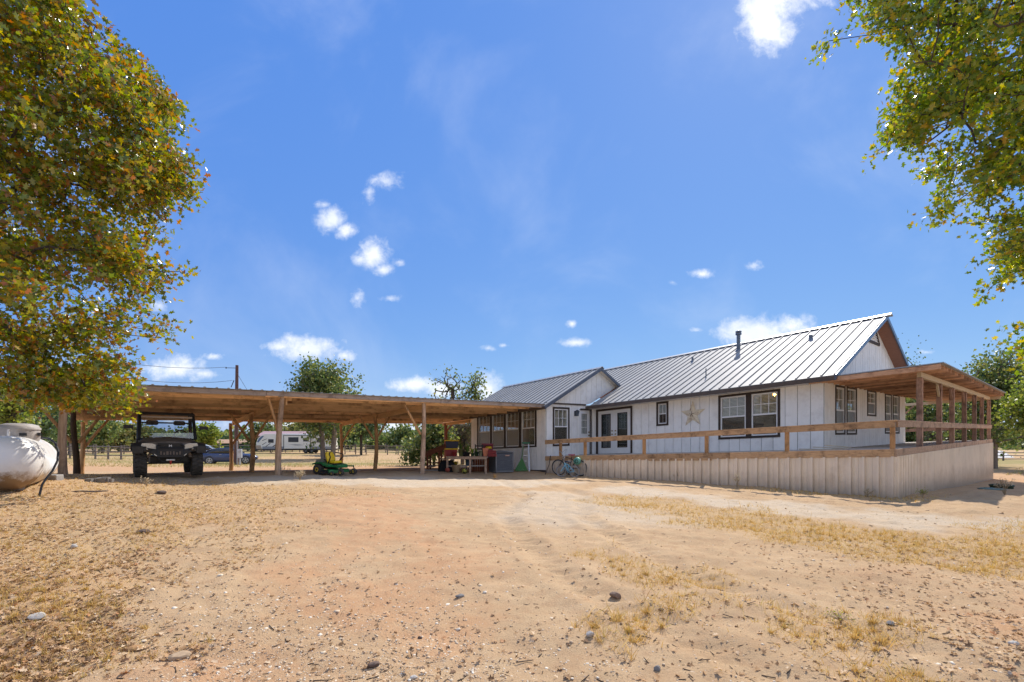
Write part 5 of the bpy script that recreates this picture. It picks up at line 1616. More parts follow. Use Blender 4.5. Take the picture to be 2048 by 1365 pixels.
# ------------------------------------------------------------------ bicycles leaning on the deck skirt
def bicycle(label, px, py, Y, R, base, fcol, tcol, seatc, rz, lean, hb, extra=None, group='bicycles at the deck end'):
    p = P(px, py, Y); z = gz(p.x, p.y)
    root = thing('bicycle', label, 'bicycle', (p.x, p.y, z), rz, group)
    root.rotation_euler = (lean, 0, rz)
    # local: front wheel towards -x
    fx_, rx_ = -base / 2, base / 2
    for x in (fx_, rx_):
        k = MB(); k.torus((x, 0, R), R * .94, R * .075, 'y', 28, 6); w = k.build('wheel', tcol, root)
        k = MB(); k.torus((x, 0, R), R * .84, R * .03, 'y', 28, 5); k.build('rim', ALU, w)
        k = MB()
        for i in range(12):
            a = 2 * math.pi * i / 12; k.bar((x, 0, R), (x + R * .84 * math.cos(a), 0, R + R * .84 * math.sin(a)), .006, .006)
        k.tube([(x, -.04, R), (x, .04, R)], .025, 8)
        k.build('spoke', ALU, w)
    hx = fx_ + R * .62; hz = 2 * R + R * .55; sx = rx_ - R * .95 - base * .04; sz_ = 2 * R + R * .30; bx = (fx_ + rx_) / 2 + base * .02; bz = R * .85; t_ = .018 if R > .3 else .022
    k = MB()
    k.tube([(hx, 0, hz), (hx + .03, 0, hz - R * .45)], t_ * 1.1, 8)
    k.tube([(hx + .02, 0, hz - R * .1), (sx + .02, 0, sz_ - R * .25)], t_, 8); k.tube([(hx + .03, 0, hz - R * .4), (bx, 0, bz)], t_ * 1.1, 8); k.tube([(bx, 0, bz), (sx, 0, sz_)], t_, 8)
    for s in (-1, 1):
        k.tube([(bx, s * .03, bz), (rx_, s * .06, R)], t_ * .6, 6); k.tube([(sx + .01, s * .02, sz_ - R * .2), (rx_, s * .06, R)], t_ * .55, 6)
    k.build('frame', fcol, root)
    k = MB()
    for s in (-1, 1):
        k.tube([(hx + .03, s * .0, hz - R * .45), (hx + .01, s * .055, hz - R * .6), (fx_, s * .055, R)], t_ * .8, 6)
    k.build('fork', fcol, root)
    k = MB(); k.tube([(hx, 0, hz), (hx - .02, 0, hz + hb * .5)], .016, 6)
    k.tube([(hx - .02 + .12, -.26, hz + hb), (hx - .02 + .02, -.22, hz + hb), (hx - .03, -.06, hz + hb * .55), (hx - .03, .06, hz + hb * .55), (hx - .02 + .02, .22, hz + hb), (hx - .02 + .12, .26, hz + hb)], .013, 6)
    k.build('handlebar', ALU, root)
    k = MB(); k.tube([(sx, 0, sz_), (sx + .01, 0, sz_ + .08)], .014, 6); k.loft([[(sx + x, -w, sz_ + .08), (sx + x, w, sz_ + .08), (sx + x, w * .9, sz_ + .13), (sx + x, -w * .9, sz_ + .13)] for x, w in ((-.14, .02), (-.05, .035), (.06, .08), (.13, .09))], smooth=False); k.build('saddle', seatc, root, bevel=.012)
    k = MB(); k.torus((bx, -.05, bz), R * .28, .01, 'y', 16, 5); k.bar((bx, -.07, bz), (bx + R * .3, -.07, bz - R * .28), .02, .02); k.cbox((bx + R * .3, -.11, bz - R * .3), (.09, .08, .025)); k.bar((bx, .07, bz), (bx - R * .3, .07, bz + R * .28), .02, .02); k.cbox((bx - R * .3, .11, bz + R * .3), (.09, .08, .025))
    k.build('crank', BLACK, root)
    if extra: extra(root, rx_, R, sx, sz_)
    return root


LBLUE = mat('light_blue_paint', (.22, .50, .66), (.18, .42, .58), rough=.35)
DARKF = mat('dark_bike_frame', (.05, .035, .035), rough=.4)
PALE = mat('pale_tyre', (.34, .33, .34), rough=.8)
PINK = mat('pink_saddle', (.42, .10, .14), rough=.5)
TEAL = mat('teal_plastic', (.16, .46, .36), rough=.4)


def guard(root, rx_, R, sx, sz_):
    k = MB(); k.torus((rx_, 0, R), R * 1.12, .03, 'y', 24, 6); k.build('mudguard', DARKF, root)


def bag(root, rx_, R, sx, sz_):
    k = MB(); k.lathe([(.001, -.06), (.15, -.05), (.16, .05), (.001, .06)], 16, (rx_ - .04, -.13, R * 1.9), 'y'); k.build('pannier', TEAL, root)
    k = MB(); k.torus((rx_ - .04, -.2, R * 1.9), .07, .014, 'y', 16, 6); k.build('pannier_ring', NAVY, root)


bicycle('large dark bicycle leaning behind the small blue one against the deck skirt', 1139, 955, 20.25, .345, 1.02, DARKF, RUBBER, PINK, -.62, .10, .20, bag)
bicycle('small light-blue child bicycle with pale tyres in front of the dark one', 1136, 957, 19.75, .235, .56, LBLUE, PALE, NAVY, -.42, .12, .30)
# thin garden stake leaning at the skirt end
q0, q1 = P(1090, 944, 20.6), P(1101, 912, 20.9)
q0.z = gz(q0.x, q0.y)
k = MB(); k.tube([q0, (q0 + q1) / 2 + Vector((.06, 0, .03)), q1], [.012, .014, .02], 6); o = k.build('garden_stake', BLACK)
tag(o, 'thin dark stake leaning against the left end of the deck skirt', 'stake')
# ------------------------------------------------------------------ trees
BARK = mat('oak_bark', (.10, .08, .065), (.055, .045, .037), rough=.95, scale=7, stretch=(1, 1, .25), bump=.6, bdist=.03)
BARKP = mat('pale_bark', (.24, .20, .17), (.15, .125, .105), rough=.95, scale=7, stretch=(1, 1, .25), bump=.5, bdist=.03)
OAKL = [(.0, (.02, .035, .008)), (.5, (.24, .40, 0)), (.72, (.16, .44, 0)), (1, (0, 1, 0))]
# lobed oak leaf, slightly folded
LOBED = np.array([(0, -.05, 0), (.32, .20, .06), (.15, .36, .01), (.46, .62, .08), (.17, .68, .0), (0, 1.05, -.05), (-.17, .68, .0), (-.46, .62, .08), (-.15, .36, .01), (-.32, .20, .06)])
LOBED_F = [(0, 1, 2, 8), (0, 8, 9), (2, 3, 4, 6), (2, 6, 7, 8), (4, 5, 6)]
CLUMP = np.array([(0, -.2, 0), (.5, .05, .12), (.3, .75, .05), (-.1, 1.0, -.08), (-.5, .5, .1), (-.35, .0, -.05)])
CLUMP_F = [(0, 1, 2), (0, 2, 3, 4, 5)]


def skeleton(trunk, clusters):
    """joins foliage clusters to the trunk by shortest growing branches: nodes, parents, radius weights"""
    nodes = [np.array(p, float) for p in trunk]; par = list(range(-1, len(trunk) - 1))
    top = nodes[-1]; order = np.argsort(((clusters - top) ** 2).sum(1)); link = {}
    arr = np.zeros((len(trunk) + len(clusters) * 2, 3)); n = len(trunk); arr[:n] = nodes; k0 = max(1, len(trunk) // 3)
    depth = np.zeros(len(arr)); depth[:n] = np.arange(n) * .3
    for c in order:
        p = clusters[c]
        d = np.sqrt(((arr[k0:n] - p) ** 2).sum(1)) + depth[k0:n] * .22
        j = int(d.argmin()) + k0
        q = (arr[j] + p) / 2 + rng.normal(0, .06, 3) * np.linalg.norm(arr[j] - p)
        arr[n] = q; par.append(j); depth[n] = depth[j] + np.linalg.norm(q - arr[j])
        arr[n + 1] = p; par.append(n); depth[n + 1] = depth[n] + np.linalg.norm(p - q); link[c] = n + 1; n += 2
    w = np.zeros(n)
    for c in link.values(): w[c] += 1
    for i in range(n - 1, 0, -1):
        if par[i] >= 0: w[par[i]] += w[i]
    return arr[:n], par, w, link


def branch_mesh(name, nodes, par, w, r0, m, parent, sides=6, minr=.008, power=.48):
    wm = w.max(); rad = np.maximum(minr, r0 * (w / wm) ** power)
    vs = []; lp = []
    ang = np.linspace(0, 2 * np.pi, sides, endpoint=False); k = 0
    for i in range(1, len(nodes)):
        j = par[i]
        if j < 0: continue
        a, b = nodes[j], nodes[i]; d = b - a; L_ = np.linalg.norm(d)
        if L_ < 1e-5: continue
        d = d / L_; h = np.array([0, 0, 1.]) if abs(d[2]) < .9 else np.array([1., 0, 0])
        s = np.cross(d, h); s /= np.linalg.norm(s); t_ = np.cross(s, d)
        ring = np.cos(ang)[:, None] * s + np.sin(ang)[:, None] * t_
        ra = min(rad[j], rad[i] * 1.5)
        vs.append(a + ring * ra); vs.append(b + ring * rad[i])
        for q in range(sides):
            lp += [k + q, k + (q + 1) % sides, k + sides + (q + 1) % sides, k + sides + q]
        k += 2 * sides
    return np_mesh(name, np.concatenate(vs), np.array(lp), np.full(len(lp) // 4, 4), m, parent, True)


def foliage(name, centers, dirs, per, spread, size, m, parent, lobed=True, droop=.3, flat=1.0):
    n = len(centers) * per
    c = np.repeat(centers, per, 0); d = np.repeat(dirs, per, 0)
    off = rng.normal(0, 1, (n, 3)) * spread * np.array([1, 1, flat]); along = rng.uniform(-1.4, 1.1, n)[:, None] * d * spread * 1.1
    pos = c + off * .75 + along
    sc = (size * rng.uniform(.6, 1.25, n))[:, None] * np.ones((1, 3))
    R = rand_rot(n, 1.75)
    if lobed: return scatter(name, LOBED, LOBED_F, pos, R, sc, m, parent)
    return scatter(name, CLUMP, CLUMP_F, pos, R, sc, m, parent)


def unit(v): return v / np.maximum(np.linalg.norm(v, axis=1, keepdims=True), 1e-6)


def in_poly(x, y, poly):
    ins = np.zeros(len(x), bool)
    for (x0, y0), (x1, y1) in zip(poly, poly[1:] + poly[:1]):
        c = ((y0 > y) != (y1 > y)) & (x < (x1 - x0) * (y - y0) / (y1 - y0 + 1e-9) + x0)
        ins ^= c
    return ins


LEAF_L = leaf_mat('autumn_oak_leaf', [(0, (.08, .12, .024)), (.28, (.16, .21, .028)), (.52, (.29, .28, .032)), (.70, (.42, .34, .035)), (.82, (.38, .20, .03)), (.92, (.32, .11, .032)), (1, (.18, .22, .025))], trans=.45, rough=.26, spec=.7)
LEAF_R = leaf_mat('green_gold_oak_leaf', [(0, (.08, .13, .024)), (.3, (.16, .24, .03)), (.6, (.28, .32, .036)), (.84, (.44, .40, .045)), (.94, (.42, .26, .04)), (1, (.15, .21, .025))], trans=.48, rough=.28, spec=.65)


def sight_crown(poly, nb, per, ylo, yhi, ymid, edge, seed, lean):
    """a crown made of drooping boughs, each a spray of foliage clusters; its outline seen from the yard follows the photograph, thick in the middle and thin at the rim"""
    r = np.random.default_rng(seed); out = []
    P_ = np.array(poly, float); lo = P_.min(0); hi = P_.max(0)
    seg = list(zip(poly, poly[1:] + poly[:1])); lean = np.array(lean, float); n = 0; turn = 0
    while n < nb:
        x = r.uniform(lo[0], hi[0], 600); y = r.uniform(lo[1], hi[1], 600)
        ok = in_poly(x, y, poly); x = x[ok]; y = y[ok]
        d = np.full(len(x), 1e9)
        for (x0, y0), (x1, y1) in seg:
            t_ = np.clip(((x - x0) * (x1 - x0) + (y - y0) * (y1 - y0)) / ((x1 - x0) ** 2 + (y1 - y0) ** 2 + 1e-9), 0, 1)
            d = np.minimum(d, np.hypot(x - x0 - t_ * (x1 - x0), y - y0 - t_ * (y1 - y0)))
        th = np.clip(d / edge, .12, 1) ** .6
        Y = ymid + r.uniform(-1, 1, len(x)) * th * np.where(r.random(len(x)) < .5, ymid - ylo, yhi - ymid)
        turn += 1
        if turn % 3 == 0:
            m_ = (d < 55) & (d > 8); x, y, Y = (x[m_][:8], y[m_][:8], Y[m_][:8])
        else:
            x, y, Y = x[:16], y[:16], Y[:16]
        for a, b, c in zip(x, y, Y):
            if n >= nb: break
            n += 1
            ax = lean + r.normal(0, .35, 3); ax /= np.linalg.norm(ax); L_ = r.uniform(.35, .95); W_ = r.uniform(.12, .30)
            k = int(per * (.5 + L_)); t_ = r.uniform(-1, 1, k)
            q = np.array(P(a, b, c)) + ax * (t_ * L_)[:, None] + r.normal(0, 1, (k, 3)) * (W_ * (1 - .55 * np.abs(t_)))[:, None] * [1, 1, .75]
            sx = CX + q[:, 0] / q[:, 1] * F; sy = YH - (q[:, 2] - CAMZ) / q[:, 1] * F
            out.append(q[in_poly(sx, sy, poly) | (r.random(k) < .06)])
    return np.concatenate(out)


def base_at(root, x, y):
    v = Vector((x, y, gz(x, y))); root.location = v
    for c in root.children: c.data.transform(Matrix.Translation(-v))


# --- big oak at the left edge
polyL = [(-520, -420), (60, -420), (130, -180), (150, -20), (158, 22), (135, 34), (170, 55), (205, 100), (222, 62), (238, 100), (285, 120), (315, 145), (330, 185), (370, 215), (352, 238),
         (330, 235), (368, 292), (340, 290), (378, 345), (350, 340), (398, 388), (340, 372), (362, 420), (300, 415), (326, 468), (300, 480), (322, 518), (358, 548), (330, 590), (295, 585), (352, 645), (364, 672), (300, 655),
         (268, 690), (286, 745), (255, 740), (272, 790), (292, 828), (262, 822), (235, 808), (200, 815), (160, 808), (120, 800), (80, 812), (40, 795), (0, 780), (-150, 770), (-520, 700)]
cl = sight_crown(polyL, 500, 8, 6.4, 10.6, 8.6, 220, 5, (.75, .05, -.38))
tx, ty = -13.2, 9.2; tzz = gz(tx, ty)
trunk = [(tx, ty, tzz - .1), (tx + .1, ty, tzz + 1.2), (tx + .05, ty + .1, tzz + 2.4), (tx + .4, ty - .1, tzz + 3.6), (tx + .7, ty, tzz + 4.6)]
oakL = thing('oak_tree', 'big autumn oak with yellowing and rusty leaves filling the left edge', 'tree', (0, 0, 0), group='oaks framing the yard')
nd, par, w, link = skeleton(trunk, cl)
branch_mesh('trunk', nd, par, w, .27, BARK, oakL, 5, .006, power=.55)
dirs = unit(np.array([nd[link[i]] - nd[par[par[link[i]]]] for i in range(len(cl))]) + np.array([.1, 0, -.15]))
foliage('crown', cl, dirs, 34, .135, .096, LEAF_L, oakL)
base_at(oakL, -13.2, 9.2)
# --- oak hanging in from the right edge
polyR = [(1700, -360), (1700, 5), (1712, 28), (1695, 50), (1715, 75), (1735, 92), (1742, 62), (1775, 78), (1790, 100), (1822, 88), (1826, 118), (1795, 132), (1800, 158), (1778, 178), (1812, 176), (1796, 208), (1768, 250), (1770, 288),
         (1800, 285), (1830, 325), (1860, 350), (1895, 352), (1930, 345), (1950, 360), (1880, 384), (1862, 412), (1838, 448), (1880, 440), (1900, 478), (1960, 462), (1984, 485), (1968, 525), (2000, 518), (2030, 545), (2060, 548),
         (2300, 560), (2500, 400), (2500, -360)]
cr_ = sight_crown(polyR, 300, 8, 5.2, 10., 7.4, 200, 8, (-.7, .05, -.3))
cr2 = sight_crown([(1980, 640), (2005, 632), (2040, 615), (2120, 600), (2160, 720), (2048, 725), (2030, 690), (2040, 660), (1985, 656)], 4, 4, 6.8, 7.3, 7.0, 60, 9, (-.8, 0, .1))
crn = np.concatenate([cr_, cr2])
tx, ty = 12.4, 7.6; tzz = gz(tx, ty)
trunk = [(tx, ty, tzz - .1), (tx - .1, ty, tzz + 1.3), (tx, ty + .1, tzz + 2.6), (tx - .4, ty, tzz + 3.8), (tx - .8, ty, tzz + 5.)]
oakR = thing('oak_tree', 'green and gold leaved oak hanging in over the right edge', 'tree', (0, 0, 0), group='oaks framing the yard')
nd, par, w, link = skeleton(trunk, crn)
branch_mesh('trunk', nd, par, w, .24, BARK, oakR, 5, .006, power=.55)
dirs = unit(np.array([nd[link[i]] - nd[par[par[link[i]]]] for i in range(len(crn))]) + np.array([-.1, 0, -.1]))
foliage('crown', crn, dirs, 36, .115, .084, LEAF_R, oakR)
base_at(oakR, 12.4, 7.6)

# --- farther trees
LG = {}
LG['mid'] = leaf_mat('mid_green_leaf', [(0, (.06, .10, .035)), (.5, (.14, .19, .06)), (.85, (.25, .27, .085)), (1, (.33, .30, .10))], trans=.35, rough=.5)
LG['dark'] = leaf_mat('dark_green_leaf', [(0, (.045, .08, .038)), (.6, (.10, .155, .065)), (1, (.17, .22, .08))], trans=.3, rough=.55)
LG['olive'] = leaf_mat('olive_leaf', [(0, (.09, .11, .04)), (.5, (.19, .21, .07)), (.9, (.31, .28, .10)), (1, (.36, .25, .10))], trans=.35, rough=.5)
LG['bright'] = leaf_mat('bright_green_leaf', [(0, (.09, .13, .03)), (.5, (.20, .26, .05)), (1, (.36, .37, .09))], trans=.42, rough=.45)
LG['dry'] = leaf_mat('grey_dry_leaf', [(0, (.11, .09, .06)), (.5, (.19, .16, .10)), (.8, (.12, .15, .05)), (1, (.28, .22, .15))], trans=.3, rough=.7)


def tree(name, label, px, Y, top_py, wpx, low_py, kind, seed, ncl=90, per=40, leaf=None, trunks=((0, 0),), cat='tree', group=None, bark=None, r0=.2, gap=.9, lobes=9, base_dx=0., flat=.8):
    r = np.random.default_rng(seed)
    x = (px - CX) / F * Y; z0 = gz(x, Y); zt = CAMZ + (YH - top_py) / F * Y; zl = CAMZ + (YH - low_py) / F * Y; W = wpx / F * Y / 2
    H = zt - zl; leaf = leaf or max(.12, .0042 * Y)
    root = thing(name, label, cat, (x, Y, z0), group=group)
    # crown from several overlapping lobes of unequal size
    L_ = []
    for i in range(lobes):
        a = 2 * math.pi * i / lobes + r.uniform(-.4, .4); q = r.uniform(.25, .72) if i else 0
        L_.append((W * q * math.cos(a), W * q * math.sin(a) * .8, zl - z0 + H * r.uniform(.22, .78) if i else zl - z0 + H * .62, W * r.uniform(.3, .5), H * r.uniform(.2, .36)))
    L_[1 % lobes] = (r.uniform(-.25, .25) * W, 0, zt - z0 - H * .22, W * .42, H * .22)
    c = []
    while len(c) < ncl:
        l = L_[r.integers(len(L_))]; v = r.normal(0, 1, 3); v /= np.linalg.norm(v); q = r.uniform(.55, 1.) ** .5
        c.append((l[0] + v[0] * l[3] * q, l[1] + v[1] * l[3] * q, l[2] + v[2] * l[4] * q))
    c = np.array(c); c[:, 2] = np.maximum(c[:, 2], zl - z0 + .1)
    nds = []
    per_t = len(c) // len(trunks)
    for ti, (dx, ln) in enumerate(trunks):
        cc_ = c[np.argsort(np.abs(c[:, 0] - dx * 2))][:] if len(trunks) == 1 else c[(c[:, 0] >= 0) == (dx >= 0)]
        if len(cc_) < 3: cc_ = c
        h = max(.5, (zl - z0) + H * .45)
        tk = [(dx, 0, -.15), (dx + ln * .3, .02, h * .35), (dx + ln * .6, 0, h * .7), (dx + ln, .05, h)]
        nd, par, w, link = skeleton(tk, cc_)
        branch_mesh('trunk', nd, par, w, r0, bark or BARK, root, 5, max(.012, .0003 * Y))
    dirs = unit(c - np.array([0, 0, zl - z0 + H * .3]))
    foliage('crown', c, dirs, per, gap * .5 * max(W, H) * 2.1 / math.sqrt(ncl) * 1.1, leaf, LG[kind], root, lobed=False, flat=flat)
    return root


WOODS = 'trees beyond the rail fence'
tree('oak_tree', 'two-trunked green oak standing in front of the travel trailer', 655, 55, 722, 200, 888, 'mid', 21, 230, 55, .24, ((-.5, -.5), (.55, .5)), bark=BARKP, r0=.3, gap=.75, lobes=11, flat=.9)
tree('oak_tree', 'dense dark green oak right of the two-trunked tree beyond the carport', 722, 70, 815, 130, 890, 'dark', 22, 90, 60, group=WOODS)
tree('shrubby_tree', 'leafy bush between the last carport post and the porch steps', 868, 31, 832, 105, 925, 'mid', 23, 80, 60, .16, r0=.1)
tree('dry_tree', 'grey half-bare tangled tree behind the porch steps', 925, 34, 828, 120, 925, 'dry', 24, 110, 34, .12, r0=.16, bark=BARKP)
tree('half_bare_tree', 'tall half-bare tree with thin twigs rising over the wing roof', 905, 48, 735, 110, 815, 'mid', 25, 70, 3, .2, r0=.2, gap=1.0)
tree('thin_tree', 'sparse green-topped tree against the white cloud above the wing roof', 950, 48, 748, 70, 830, 'mid', 26, 60, 13, .2, r0=.16, gap=.8)
# left background
for i, (px, Y, top, wd, low, kind, sd, nm, lb) in enumerate([
    (22, 24, 770, 190, 870, 'bright', 31, 'yellow_green_tree', 'yellow-green leaning tree behind the propane tank'),
    (80, 45, 795, 150, 890, 'dark', 32, 'oak_tree', 'dark green tree left of the first carport posts'),
    (-90, 50, 800, 190, 900, 'mid', 33, 'oak_tree', 'mid-green tree farthest left behind the tank'),
    (140, 62, 806, 120, 900, 'mid', 34, 'oak_tree', 'green tree seen between the three left carport posts'),
    (205, 75, 838, 120, 900, 'mid', 35, 'oak_tree', 'rounded green tree between the left posts and the buggy'),
    (255, 85, 848, 110, 903, 'olive', 36, 'oak_tree', 'olive tree just left of the buggy mirror'),
    (320, 95, 858, 120, 902, 'mid', 37, 'oak_tree', 'green tree seen through the buggy windshield'),
    (420, 100, 852, 95, 900, 'bright', 38, 'oak_tree', 'bright green tree just right of the buggy'),
    (380, 120, 862, 90, 900, 'dark', 39, 'oak_tree', 'dark tree behind the buggy hood'),
    (528, 95, 850, 95, 900, 'mid', 40, 'oak_tree', 'green tree between the carport posts left of the travel trailer'),
    (590, 120, 850, 120, 902, 'olive', 41, 'oak_tree', 'olive tree behind the shelter roof of the trailer'),
    (480, 160, 872, 90, 900, 'dark', 42, 'oak_tree', 'small dark tree behind the green hut'),
    (805, 110, 856, 90, 902, 'mid', 43, 'pine_tree', 'pointed green tree in the gap right of the double-braced post'),
    (768, 130, 868, 90, 904, 'mid', 44, 'oak_tree', 'low green tree behind the double-braced carport post'),
    (850, 120, 862, 90, 904, 'dark', 45, 'oak_tree', 'dark tree behind the last carport post'),
    (700, 140, 850, 120, 904, 'dark', 46, 'oak_tree', 'dark tree far behind the mower'),
    (640, 150, 855, 110, 903, 'mid', 47, 'oak_tree', 'green tree far behind the mower seat'),
    (900, 110, 850, 110, 904, 'mid', 48, 'oak_tree', 'green tree behind the dry tangled tree'),
    (980, 90, 845, 120, 904, 'dark', 49, 'oak_tree', 'dark tree behind the wing of the house'),
]):
    tree(nm, lb, px, Y, top, wd, low, kind, sd, 60, 55, group=WOODS, lobes=7, r0=.2)
# right side
tree('oak_tree', 'broad green oak behind the porch posts', 1880, 42, 778, 190, 915, 'mid', 51, 110, 60, .19, group='trees right of the porch', bark=BARKP, r0=.25)
tree('oak_tree', 'spreading green oak with pale limbs right of the porch roof', 1985, 36, 714, 230, 905, 'mid', 52, 150, 66, .17, group='trees right of the porch', bark=BARKP, r0=.3, flat=.7)
tree('oak_tree', 'yellow-green tree nearest the right edge below the hanging branches', 2100, 30, 752, 150, 890, 'bright', 53, 100, 50, .15, group='trees right of the porch', r0=.16)
tree('oak_tree', 'dark green tree showing through the gap beyond the gable wall', 1810, 46, 790, 90, 912, 'dark', 54, 80, 60, .2, group='trees right of the porch')
tree('cedar_tree', 'small dark treetop peeping over the porch roof right of the gable', 1822, 52, 712, 46, 860, 'dark', 55, 40, 40, .16, group='trees right of the porch')
tree('oak_tree', 'mid-green tree out past the right fence', 2150, 60, 760, 220, 910, 'mid', 56, 90, 60, .26, group='trees right of the porch')
tree('rusty_shrub', 'rust-leaved shrub behind the porch rail', 1912, 38, 858, 110, 905, 'dry', 57, 50, 50, .14, cat='shrub', group='trees right of the porch', r0=.05)
# a far wood closing the horizon all round
r = np.random.default_rng(77)
fc = []
for i in range(1500):
    a = r.uniform(0, 2 * math.pi); d = r.uniform(190, 330)
    if math.cos(a) * d < -150: continue
    x, y = math.sin(a) * d, math.cos(a) * d
    h = r.uniform(3.5, 8.5) * (.75 + .5 * vnoise(np.array([a * 9]), np.array([3.]))[0])
    fc.append((x, y, h))
fc = np.array(fc); pts = []
for x, y, h in fc:
    k_ = 26; v = r.normal(0, 1, (k_, 3)); v /= np.linalg.norm(v, axis=1, keepdims=True)
    pts.append(np.c_[x + v[:, 0] * h * .55, y + v[:, 1] * h * .55, h * .5 + v[:, 2] * h * .5])
pts = np.concatenate(pts)
fw = scatter('far_woods', CLUMP, CLUMP_F, pts, rand_rot(len(pts), 1.6), np.full((len(pts), 3), 2.1) * r.uniform(.6, 1.2, (len(pts), 1)), LG['mid'])
tag(fw, 'distant green wood closing the horizon behind the paddock fences', 'wood', kind='stuff')

# ------------------------------------------------------------------ rail fences
FENCE = mat('grey_fence_rail', (.24, .20, .175), (.15, .125, .11), rough=.9, scale=3, rand=.15)


def fence(label, p, q, n, h, rails, group='rail fences round the paddock', rr=.045):
    p = Vector(p); q = Vector(q); root = thing('rail_fence', label, 'fence', (p.x, p.y, gz(p.x, p.y)), group=group); o = root.location
    pts = [p.lerp(q, i / n) for i in range(n + 1)]
    pts = [Vector((v.x, v.y, gz(v.x, v.y))) for v in pts]
    pm = None
    for v in pts:
        k = MB(); hh = h * random.uniform(.95, 1.12)
        k.tube([(0, 0, -.1), (random.uniform(-.03, .03), 0, hh)], [.085, .07], 6)
        c = k.build('post', FENCE, root); c.location = v - o
    for a_, b_ in zip(pts[:-1], pts[1:]):
        k = MB()
        for z in rails:
            k.tube([a_ - o + Vector((0, -.08, z + random.uniform(-.04, .04))), b_ - o + Vector((0, -.08, z + random.uniform(-.04, .04)))], rr, 5)
        k.build('rails', FENCE, root)['kind'] = 'stuff'
    return root


fence('grey split-rail fence at far left behind the tank and the first posts', P(40, 900, 44).xy.to_3d(), P(268, 900, 43).xy.to_3d(), 9, 1.3, (.35, .75, 1.15))
fence('second fence line of thin grey rails farther back behind the buggy', P(60, 900, 66).xy.to_3d(), P(400, 900, 68).xy.to_3d(), 11, 1.35, (.35, .75, 1.15))
fence('long grey split-rail fence behind the blue car and the travel trailer', P(400, 900, 68).xy.to_3d(), P(700, 900, 90).xy.to_3d(), 10, 1.5, (.35, .75, 1.2))
fence('weathered rail fence across the field right of the mower', P(690, 900, 72).xy.to_3d(), P(860, 900, 72).xy.to_3d(), 8, 1.45, (.4, .8, 1.25))
fence('farther rail fence across the field seen above the nearer one right of the mower', P(690, 900, 84).xy.to_3d(), P(900, 900, 80).xy.to_3d(), 10, 1.5, (.4, .8, 1.25))
fence('three-rail grey fence beyond the far right corner of the deck', P(1960, 900, 52).xy.to_3d(), P(2200, 900, 50).xy.to_3d(), 5, 1.05, (.2, .55, .9))
# pale gravel lane beyond the right fence
lane = []
for (x, y) in ((1975, 60), (2030, 64), (2004, 130), (1975, 130)):
    w_ = P(x, 900, y); lane.append((w_.x, w_.y))
k = MB(); n_ = 8
for i in range(n_):
    t0, t1 = i / n_, (i + 1) / n_
    def lr(a, b, t): return (a[0] + (b[0] - a[0]) * t, a[1] + (b[1] - a[1]) * t)
    q_ = [lr(lane[0], lane[3], t0), lr(lane[1], lane[2], t0), lr(lane[1], lane[2], t1), lr(lane[0], lane[3], t1)]
    k.add([(x, y, gz(x, y) + .03) for x, y in q_], [(0, 1, 2, 3)])
tag(k.build('gravel_road', mat('pale_gravel', (.55, .53, .50), (.46, .44, .42), rough=.95, scale=2)), kind='structure')

# ------------------------------------------------------------------ travel trailer
tb_ = P(596, 908, 75); tzz = gz(tb_.x, tb_.y)
trl = thing('travel_trailer', 'long white travel trailer with dark skirt stripe parked behind the two-trunked oak', 'trailer', (tb_.x, tb_.y, tzz), .12)
RVW = mat('trailer_white', (.80, .78, .72), (.74, .72, .66), rough=.4, scale=1)
RVG = mat('trailer_grey', (.30, .32, .36), rough=.4); RVD = mat('trailer_dark', (.03, .035, .05), rough=.3); RVT = mat('trailer_tan', (.45, .36, .28), rough=.5)
LN, WD_, Z0, Z1 = 11.6, 2.5, .72, 3.05
side = [(-LN / 2 + .55, Z0), (-LN / 2 + .1, Z0 + .45), (-LN / 2, Z0 + .8), (-LN / 2 + .25, Z0 + 1.55), (-LN / 2 + .75, Z1 - .25), (-LN / 2 + 1.3, Z1), (LN / 2 - .15, Z1), (LN / 2, Z1 - .2), (LN / 2, Z0)]
k = MB(); k.prism(side, lambda x, z: (x, -WD_ / 2, z), lambda x, z: (x, WD_ / 2, z)); k.build('body', RVW, trl, bevel=.05)
k = MB(); k.prism([(-LN / 2 + .35, Z0 + .95), (-LN / 2 + .18, Z0 + 1.05), (-LN / 2 + .42, Z0 + 1.6), (-LN / 2 + .88, Z1 - .36), (-LN / 2 + 1.2, Z1 - .34)], lambda x, z: (x, -WD_ / 2 - .012, z), lambda x, z: (x, -WD_ / 2 - .002, z)); k.build('nose_window', mat('blue_nose', (.12, .18, .30), rough=.2), trl)
k = MB(); k.prism([(-LN / 2 + .02, Z0 - .05), (-LN / 2 + .9, Z0 - .05), (-LN / 2 + .7, Z0 + .55), (-LN / 2 - .02, Z0 + .55)], lambda x, z: (x, -WD_ / 2 - .015, z), lambda x, z: (x, WD_ / 2 + .015, z)); k.build('nose_guard', RVT, trl, bevel=.03)
k = MB(); k.box(-LN / 2 + .95, LN / 2 - .02, -WD_ / 2 - .012, -WD_ / 2 - .002, Z0 - .02, Z0 + .35); k.build('skirt_stripe', RVG, trl)
k = MB(); k.box(-LN / 2 + .9, LN / 2 - .1, -WD_ / 2 + .05, WD_ / 2 - .05, Z0 - .22, Z0 - .01); k.build('chassis', RVD, trl)
